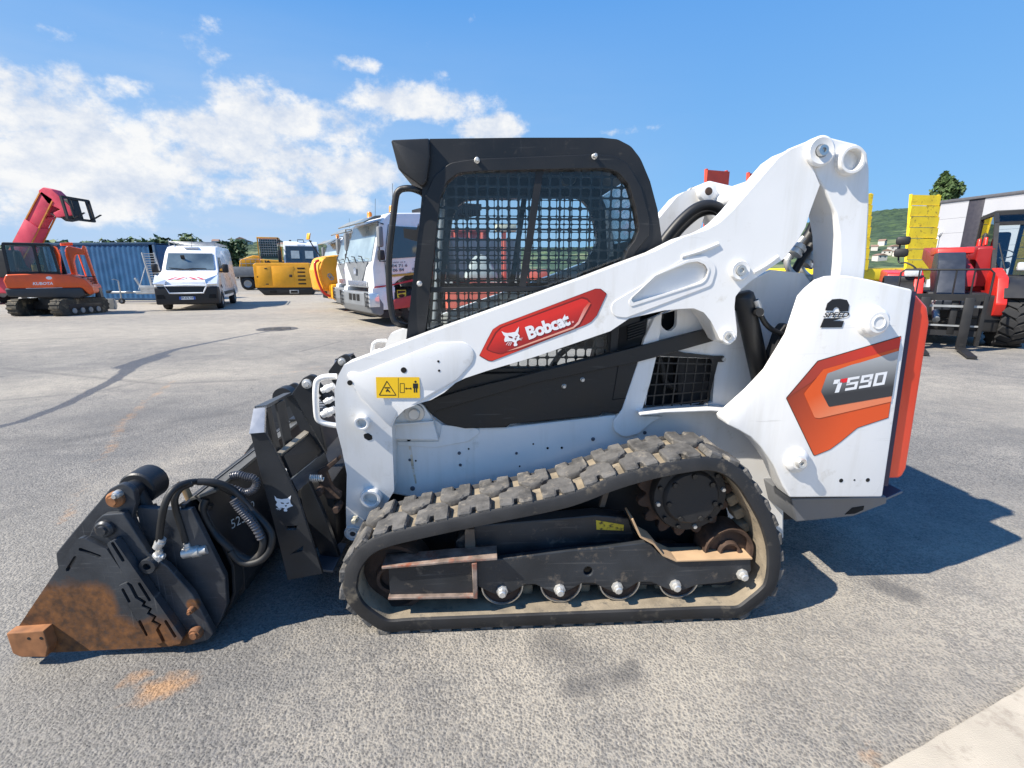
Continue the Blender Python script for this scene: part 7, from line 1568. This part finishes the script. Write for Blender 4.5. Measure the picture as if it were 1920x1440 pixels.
# ---------------------------------------------------------------- red lift platform behind the loader, seen through its cab
def make_platform():
    a = ground(930, 600); T = empty('mast_lift', 'red mast lift with lamp post seen through the loader cab windows', 'lift platform', (-.35, 12.5, 0), R(10))
    PK = mk('coral_red', (.70, .14, .09), .45, var=.1)
    B = shell('base', [(-1.3, .35, .1), (-1.3, 1.0, .15), (-.6, 1.18, .1), (1.5, 1.15, .1), (1.6, .35)], -.6, .6, PK, T, .06)
    for x in (-.9, 1.1):
        for y, n in ((-.62, True), (.62, False)): vwheel(T, x, y, .34, .26, None, n)
    tube('mast', [(.15, 0, 1.1), (.15, 0, 2.45)], .06, PK, T, 12); bx('lamp_head', -.05, .45, -.14, .14, 2.40, 2.58, mk('cream_lamp', (.6, .58, .45), .4), T, .03); box('tent_cover', (-.45, -.1, 1.55), (.9, .7, .6), mk('grey_tarp', (.33, .35, .34), .8, var=.15), T, .12, taper=(.3, .6))
    bx('control_box', .7, 1.2, -.4, .4, 1.15, 1.5, PK, T, .04)
    b = at_dist(882, 500, 19.0); D = empty('red_skip', 'tall dark red steel skip standing beyond the mast lift', 'skip', (b.x, b.y, 0), R(8))
    DR = mk('skip_red', (.34, .05, .045), .6, var=.2, dirt=(.2, .08, .05), damt=.3); shell('skip_body', [(-.6, .1), (-.75, 2.9), (.65, 2.9), (.55, .1)], 0, 1.8, DR, D, .02)
    for x in (-.6, -.1, .4): bx('skip_rib', x, x + .1, -.06, .0, .1, 2.9, PK, D, .01)
    bx('skip_rim', -.8, .7, -.05, 1.85, 2.85, 2.97, DR, D, .01)
make_platform()
# ================================================================ warehouse, trees, hills and far houses
def make_warehouse():
    def top_at(px, z, d): return at_dist(px, 500, d)
    A = at_dist(1748, 470, 41.0); B = at_dist(2080, 470, 31.0); dv = Vector((B.x - A.x, B.y - A.y)); ln = dv.length; th = math.atan2(dv.y, dv.x)
    T = empty('warehouse', 'pale grey panelled warehouse with dark vertical strip behind the red telehandler', 'building', (A.x, A.y, 0), th)
    PN = mk('wall_panel_grey', (.40, .405, .43), .5, var=.02, scale=1); DKP = mk('dark_strip', (.035, .032, .042), .5); HT = 6.75
    Wp = ln + 6; z = 0; k = 0
    bays = [(0, 2.0), (3.05, 14.0), (14.02, Wp)]
    while z < HT - .05:
        z1_ = min(z + 1.1, HT)
        for x0, x1 in bays: bx('wall_panel', x0, x1 - .01, 0, .12, z + .014, z1_, PN, T)
        z = z1_
    bx('dark_pilaster', 2.0, 3.05, .02, .16, 0, HT, DKP, T, .01); bx('back_wall', 0, Wp, .14, .3, 0, HT - .05, DKP, T); bx('roof_edge', -.15, Wp, -.10, .35, HT, HT + .20, mk('roof_trim', (.10, .10, .11), .5), T, .02); bx('roof', -.1, Wp, .3, 14, HT - .1, HT + .1, mk('roof_grey', (.3, .3, .31), .7), T); bx('end_wall', -.05, .05, .3, 14, 0, HT - .1, PN, T)
    tube('downpipe', [(.3, -.10, 0), (.3, -.10, 4.1), (.15, -.10, 4.4)], .10, mk('pipe_white', (.7, .7, .7), .4), T, 10); lathe('lamp', [(0, .2), (.25, .2), (.3, 0)], (.25, -.02, 4.5), MATS['pipe_white'], T, 14)
make_warehouse()

def leaf_mat(name, c, t=.3):
    if name in MATS: return MATS[name]
    m = bpy.data.materials.new(name); m.use_nodes = True; n = m.node_tree; b = n.nodes['Principled BSDF']; oi = n.nodes.new('ShaderNodeNewGeometry')
    tx = n.nodes.new('ShaderNodeTexNoise'); tx.inputs['Scale'].default_value = 1.3; n.links.new(oi.outputs['Position'], tx.inputs['Vector'])
    mx = n.nodes.new('ShaderNodeMix'); mx.data_type = 'RGBA'; n.links.new(oi.outputs['Random Per Island'], mx.inputs[0]); mx.inputs[6].default_value = (*[x * .6 for x in c], 1); mx.inputs[7].default_value = (*[x * 1.35 for x in c], 1)
    n.links.new(mx.outputs[2], b.inputs['Base Color']); b.inputs['Roughness'].default_value = .7; MATS[name] = m; return m
BARK = mk('bark', (.10, .075, .055), .9, var=.3)
def crown_mesh(rx, rz, n, leaf, seed, shape='round'):
    rnd = np.random.RandomState(seed); lob = [(rnd.uniform(-.6, .6) * rx, rnd.uniform(-.6, .6) * rx, rnd.uniform(.1, .9) * rz * 2, rnd.uniform(.35, .6) * rx) for _ in range(26 if shape == 'column' else 15)]
    V_, F_ = [], []
    for i in range(n):
        l = lob[rnd.randint(len(lob))]; d = rnd.normal(size=3); d /= np.linalg.norm(d); r = l[3] * (1 - .45 * rnd.rand() ** 2)
        c = np.array([l[0], l[1], l[2]]) + d * r * np.array([1, 1, 1.15])
        t = c[2] / (2 * rz)
        lim = rx * (min(1.0, (1.08 - min(1, t)) * 3.2) if shape == 'column' else 1.15)
        rr = math.hypot(c[0], c[1])
        if rr > lim: c[0] *= lim / rr; c[1] *= lim / rr
        nrm = d + rnd.normal(size=3) * .6; nrm /= np.linalg.norm(nrm); a = np.cross(nrm, rnd.normal(size=3)); a /= np.linalg.norm(a); b = np.cross(nrm, a); s = leaf * rnd.uniform(.6, 1.4)
        k = len(V_); V_ += [c + a * s, c + b * s * .6, c - a * s, c - b * s * .6]; F_.append((k, k + 1, k + 2, k + 3))
    me = bpy.data.meshes.new('crown'); me.from_pydata([tuple(v) for v in V_], [], F_); return me
def make_tree(px, py_top, d, rx, label, mat, shape='round', n=2600, leaf=.28, seed=1, group=None):
    top = at_dist(px, py_top, d); h = top.z; T = empty('tree', label, 'tree', (top.x, top.y, 0), 0, group)
    tube('trunk', [(0, 0, 0), (.05, .02, h * .35), (0, .05, h * .75)], [h * .035, h * .025, h * .008], BARK, T, 8)
    for k in range(5):
        a = k * 2.4; bz = h * (.28 + .09 * k); tube('limb', [(0.03, .02, bz), (rx * .3 * math.cos(a), rx * .3 * math.sin(a), bz + h * .08), (rx * .55 * math.cos(a), rx * .55 * math.sin(a), bz + h * .2)], [h * .014, h * .009, h * .004], BARK, T, 6)
    cz = h * (.18 if shape == 'column' else .30); me = crown_mesh(rx, (h - cz) / 2 * .97, n, leaf, seed, shape); c = link_mesh('crown', me, mat, T, 0); c.location = (0, 0, cz); c.scale = (1, 1, 1 if shape == 'column' else .88); return T
LF = leaf_mat('tree_leaf', (.060, .105, .028)); LFD = leaf_mat('tree_leaf_dark', (.042, .082, .030)); LFY = leaf_mat('tree_leaf_light', (.10, .15, .04))
make_tree(1785, 309, 62, 1.6, 'tall columnar green tree rising behind the warehouse roof', LF, 'column', 5200, .26, 5)
for i, (px, py, d, rx, lab, m) in enumerate([(12, 458, 75, 3.2, 'broad dark tree at the edge of the yard beyond the telehandler boom', LFD), (78, 454, 85, 2.6, 'small round tree beyond the excavator cab roof', LFD), (110, 450, 80, 2.4, 'round tree between the raised boom and the excavator boom', LF), (152, 447, 78, 2.2, 'bright pale green tree top above the excavator boom', LFY), (196, 452, 85, 3.4, 'wide low tree above the left end of the blue container', LF),
                                   (233, 453, 90, 2.4, 'rounded tree above the middle of the blue container', LFD), (262, 450, 85, 3.6, 'broad bushy tree above the upright trailer ramp', LF), (288, 448, 82, 2.4, 'upright tree above the right end of the container', LFD), (312, 446, 85, 2.6, 'dark tree just behind the van roof rack front', LFD), (356, 443, 90, 4.2, 'wide green tree behind the van roof rack', LF), (437, 448, 110, 3.5, 'dark round tree beyond the back of the van', LFD)]):
    make_tree(px, py, d, rx, lab, m, 'round', 900, .5, 20 + i, 'trees along the far side of the yard')

def make_hills():
    # ridge height by direction, as read from the skyline
    sky_ = [(-900, 470), (-300, 462), (0, 463), (150, 461), (300, 459), (450, 455), (560, 457), (700, 462), (860, 468), (1000, 468), (1150, 462), (1300, 450), (1400, 437), (1500, 418), (1560, 405), (1640, 395), (1720, 388), (1800, 380), (1860, 372), (1920, 366), (2100, 352), (2600, 345), (3400, 380)]
    rad0, rad1 = 330.0, 1050.0; na, nr = 760, 90
    azs = np.array([math.atan2((p - 960) / FPX, 1.0) for p, _ in sky_]); 
    def elev(p, y): d = ray(p, y); return d.z / math.hypot(d.x, d.y)
    es = np.array([elev(p, y) for p, y in sky_]); A = np.linspace(azs[0], azs[-1], na); E = np.interp(A, azs, es)
    rng_ = np.random.RandomState(4)
    def vnoise(x, y, s):                     # cheap smooth value noise
        g = np.random.RandomState(int(s * 1000) % 9999).rand(128, 128); xf, yf = x / s, y / s; xi, yi = np.floor(xf).astype(int), np.floor(yf).astype(int); u, v = xf - xi, yf - yi; u = u * u * (3 - 2 * u); v = v * v * (3 - 2 * v)
        q = lambda i, j: g[(xi + i) % 128, (yi + j) % 128]
        return (q(0, 0) * (1 - u) + q(1, 0) * u) * (1 - v) + (q(0, 1) * (1 - u) + q(1, 1) * u) * v
    Rr = np.linspace(0, 1, nr); AA, RR_ = np.meshgrid(A, Rr); dist = rad0 + (rad1 - rad0) * RR_
    EE = np.interp(AA, azs, es); z_top = CAM_H + EE * rad1
    X = np.sin(AA) * dist; Y = np.cos(AA) * dist
    z = z_top * (RR_ ** 1.05) * (0.94 + .06 * RR_)
    z = z + (vnoise(X, Y, 90) - .5) * 14 * np.minimum(1, z_top / 60) * RR_ * (1 - RR_ * .8)
    canopy = (np.maximum(vnoise(X, Y, 11), vnoise(X + 50, Y + 9, 7)) - .5) * 6.0 * np.clip(RR_ * 2.2 - .2, 0, 1)
    z = np.maximum(z + canopy, -.3); z[0] = -.5
    co = np.stack([X, Y, z], -1).reshape(-1, 3); i = np.arange(na * nr).reshape(nr, na); f = np.stack([i[:-1, :-1], i[:-1, 1:], i[1:, 1:], i[1:, :-1]], -1).reshape(-1, 4)
    me = bpy.data.meshes.new('hills'); me.from_pydata(co.tolist(), [], f.tolist())
    m = bpy.data.materials.new('wooded_hillside'); m.use_nodes = True; t = m.node_tree; b = t.nodes['Principled BSDF']; b.inputs['Roughness'].default_value = .9; g = t.nodes.new('ShaderNodeNewGeometry')
    def nz(s, d=5):
        n = t.nodes.new('ShaderNodeTexNoise'); n.inputs['Scale'].default_value = s; n.inputs['Detail'].default_value = d; t.links.new(g.outputs['Position'], n.inputs['Vector']); return n.outputs[0]
    def mx(fac, a, c, lo, hi):
        r = t.nodes.new('ShaderNodeMapRange'); t.links.new(fac, r.inputs[0]); r.inputs[1].default_value = lo; r.inputs[2].default_value = hi; n = t.nodes.new('ShaderNodeMix'); n.data_type = 'RGBA'; t.links.new(r.outputs[0], n.inputs[0])
        for k, x in ((6, a), (7, c)):
            if isinstance(x, tuple): n.inputs[k].default_value = (*x, 1)
            else: t.links.new(x, n.inputs[k])
        return n.outputs[2]
    c = mx(nz(.12, 6), (.014, .034, .017), (.050, .085, .030), .35, .65); c2 = mx(nz(.05), (.085, .13, .045), (.17, .18, .085), .4, .6)
    sp = t.nodes.new('ShaderNodeSeparateXYZ'); t.links.new(g.outputs['Position'], sp.inputs[0]); lowm = t.nodes.new('ShaderNodeMapRange'); t.links.new(sp.outputs[2], lowm.inputs[0]); lowm.inputs[1].default_value = 75; lowm.inputs[2].default_value = 20; lowm.inputs[3].default_value = -.12; lowm.inputs[4].default_value = .07
    ad = t.nodes.new('ShaderNodeMath'); ad.operation = 'ADD'; t.links.new(nz(.022, 5), ad.inputs[0]); t.links.new(lowm.outputs[0], ad.inputs[1]); c = mx(ad.outputs[0], c, c2, .57, .61); t.links.new(c, b.inputs['Base Color'])
    bp = t.nodes.new('ShaderNodeBump'); bp.inputs['Distance'].default_value = 3; bp.inputs['Strength'].default_value = .8; t.links.new(nz(.22, 5), bp.inputs['Height']); t.links.new(bp.outputs[0], b.inputs['Normal'])
    o = link_mesh('hills', me, m, None, 0); o['kind'] = 'structure'; o['label'] = 'wooded hillside with meadows beyond the yard'
    def hz(x, y):
        a = math.atan2(x, y); r = math.hypot(x, y); k = min(1, max(0, (r - rad0) / (rad1 - rad0))); return (CAM_H + float(np.interp(a, azs, es)) * rad1) * k ** 1.05 * (.94 + .06 * k)
    return hz
HILL = make_hills()
def far_house(px, py, d, w_, h_, label, rot, grp):
    d = 280.0
    while d < 1000:
        p = at_dist(px, py, d)
        if p.z < HILL(p.x, p.y) + 4: break
        d += 4
    k = math.hypot(p.x, p.y) / 900; w_ *= k; h_ *= k
    T = empty('far_house', label, 'house', (p.x, p.y, HILL(p.x, p.y) + 1.5), rot, grp)
    WL = mk('house_render', (.55, .52, .47), .8, var=.1); RF = mk('house_tiles', (.24, .15, .11), .8, var=.2)
    hl = w_ * .4; bx('wall', -w_ / 2, w_ / 2, -hl, hl, -6, h_ * .65, WL, T); plate('roof', [(-w_ / 2 - .3, h_ * .62), (0, h_), (w_ / 2 + .3, h_ * .62)], -hl - .3, hl + .3, RF, T)
    for k in (-1, 1): bx('window', k * w_ * .25 - .4, k * w_ * .25 + .4, -hl - .06, -hl + .02, h_ * .2, h_ * .45, DARKHOLE, T)
for i, (px, py, d, w_, h_, lab) in enumerate([(1663, 470, 400, 11, 7, 'pale house lowest on the wooded slope beside the yellow ramp'), (1676, 462, 430, 12, 7, 'pale house on the slope just above the lowest house'), (1650, 478, 370, 14, 7, 'long pale house at the foot of the wooded slope'), (1684, 471, 410, 10, 6, 'small pale house at the foot of the slope next to the mirrors'), (1655, 452, 520, 10, 7, 'pale house high on the slope between the woods'), (1640, 462, 430, 10, 7, 'pale house on the slope close behind the loader tower')]):
    far_house(px, py, d, w_, h_, lab, R(-30 + 17 * i), 'far houses on the hillside')
for i, (px, py, d, w_, h_, lab) in enumerate([(452, 452, 330, 13, 8, 'far pale house above the back of the van'), (463, 456, 300, 16, 7, 'long far house left of the caged machine'), (520, 456, 320, 14, 8, 'far pale house between the caged machine and the grey truck'), (532, 460, 290, 18, 7, 'far long house beside the grey truck cab'), (405, 450, 330, 12, 8, 'far house seen over the van roof')]):
    far_house(px, py, d, w_, h_, lab, R(10 + 23 * i), 'far houses along the horizon')
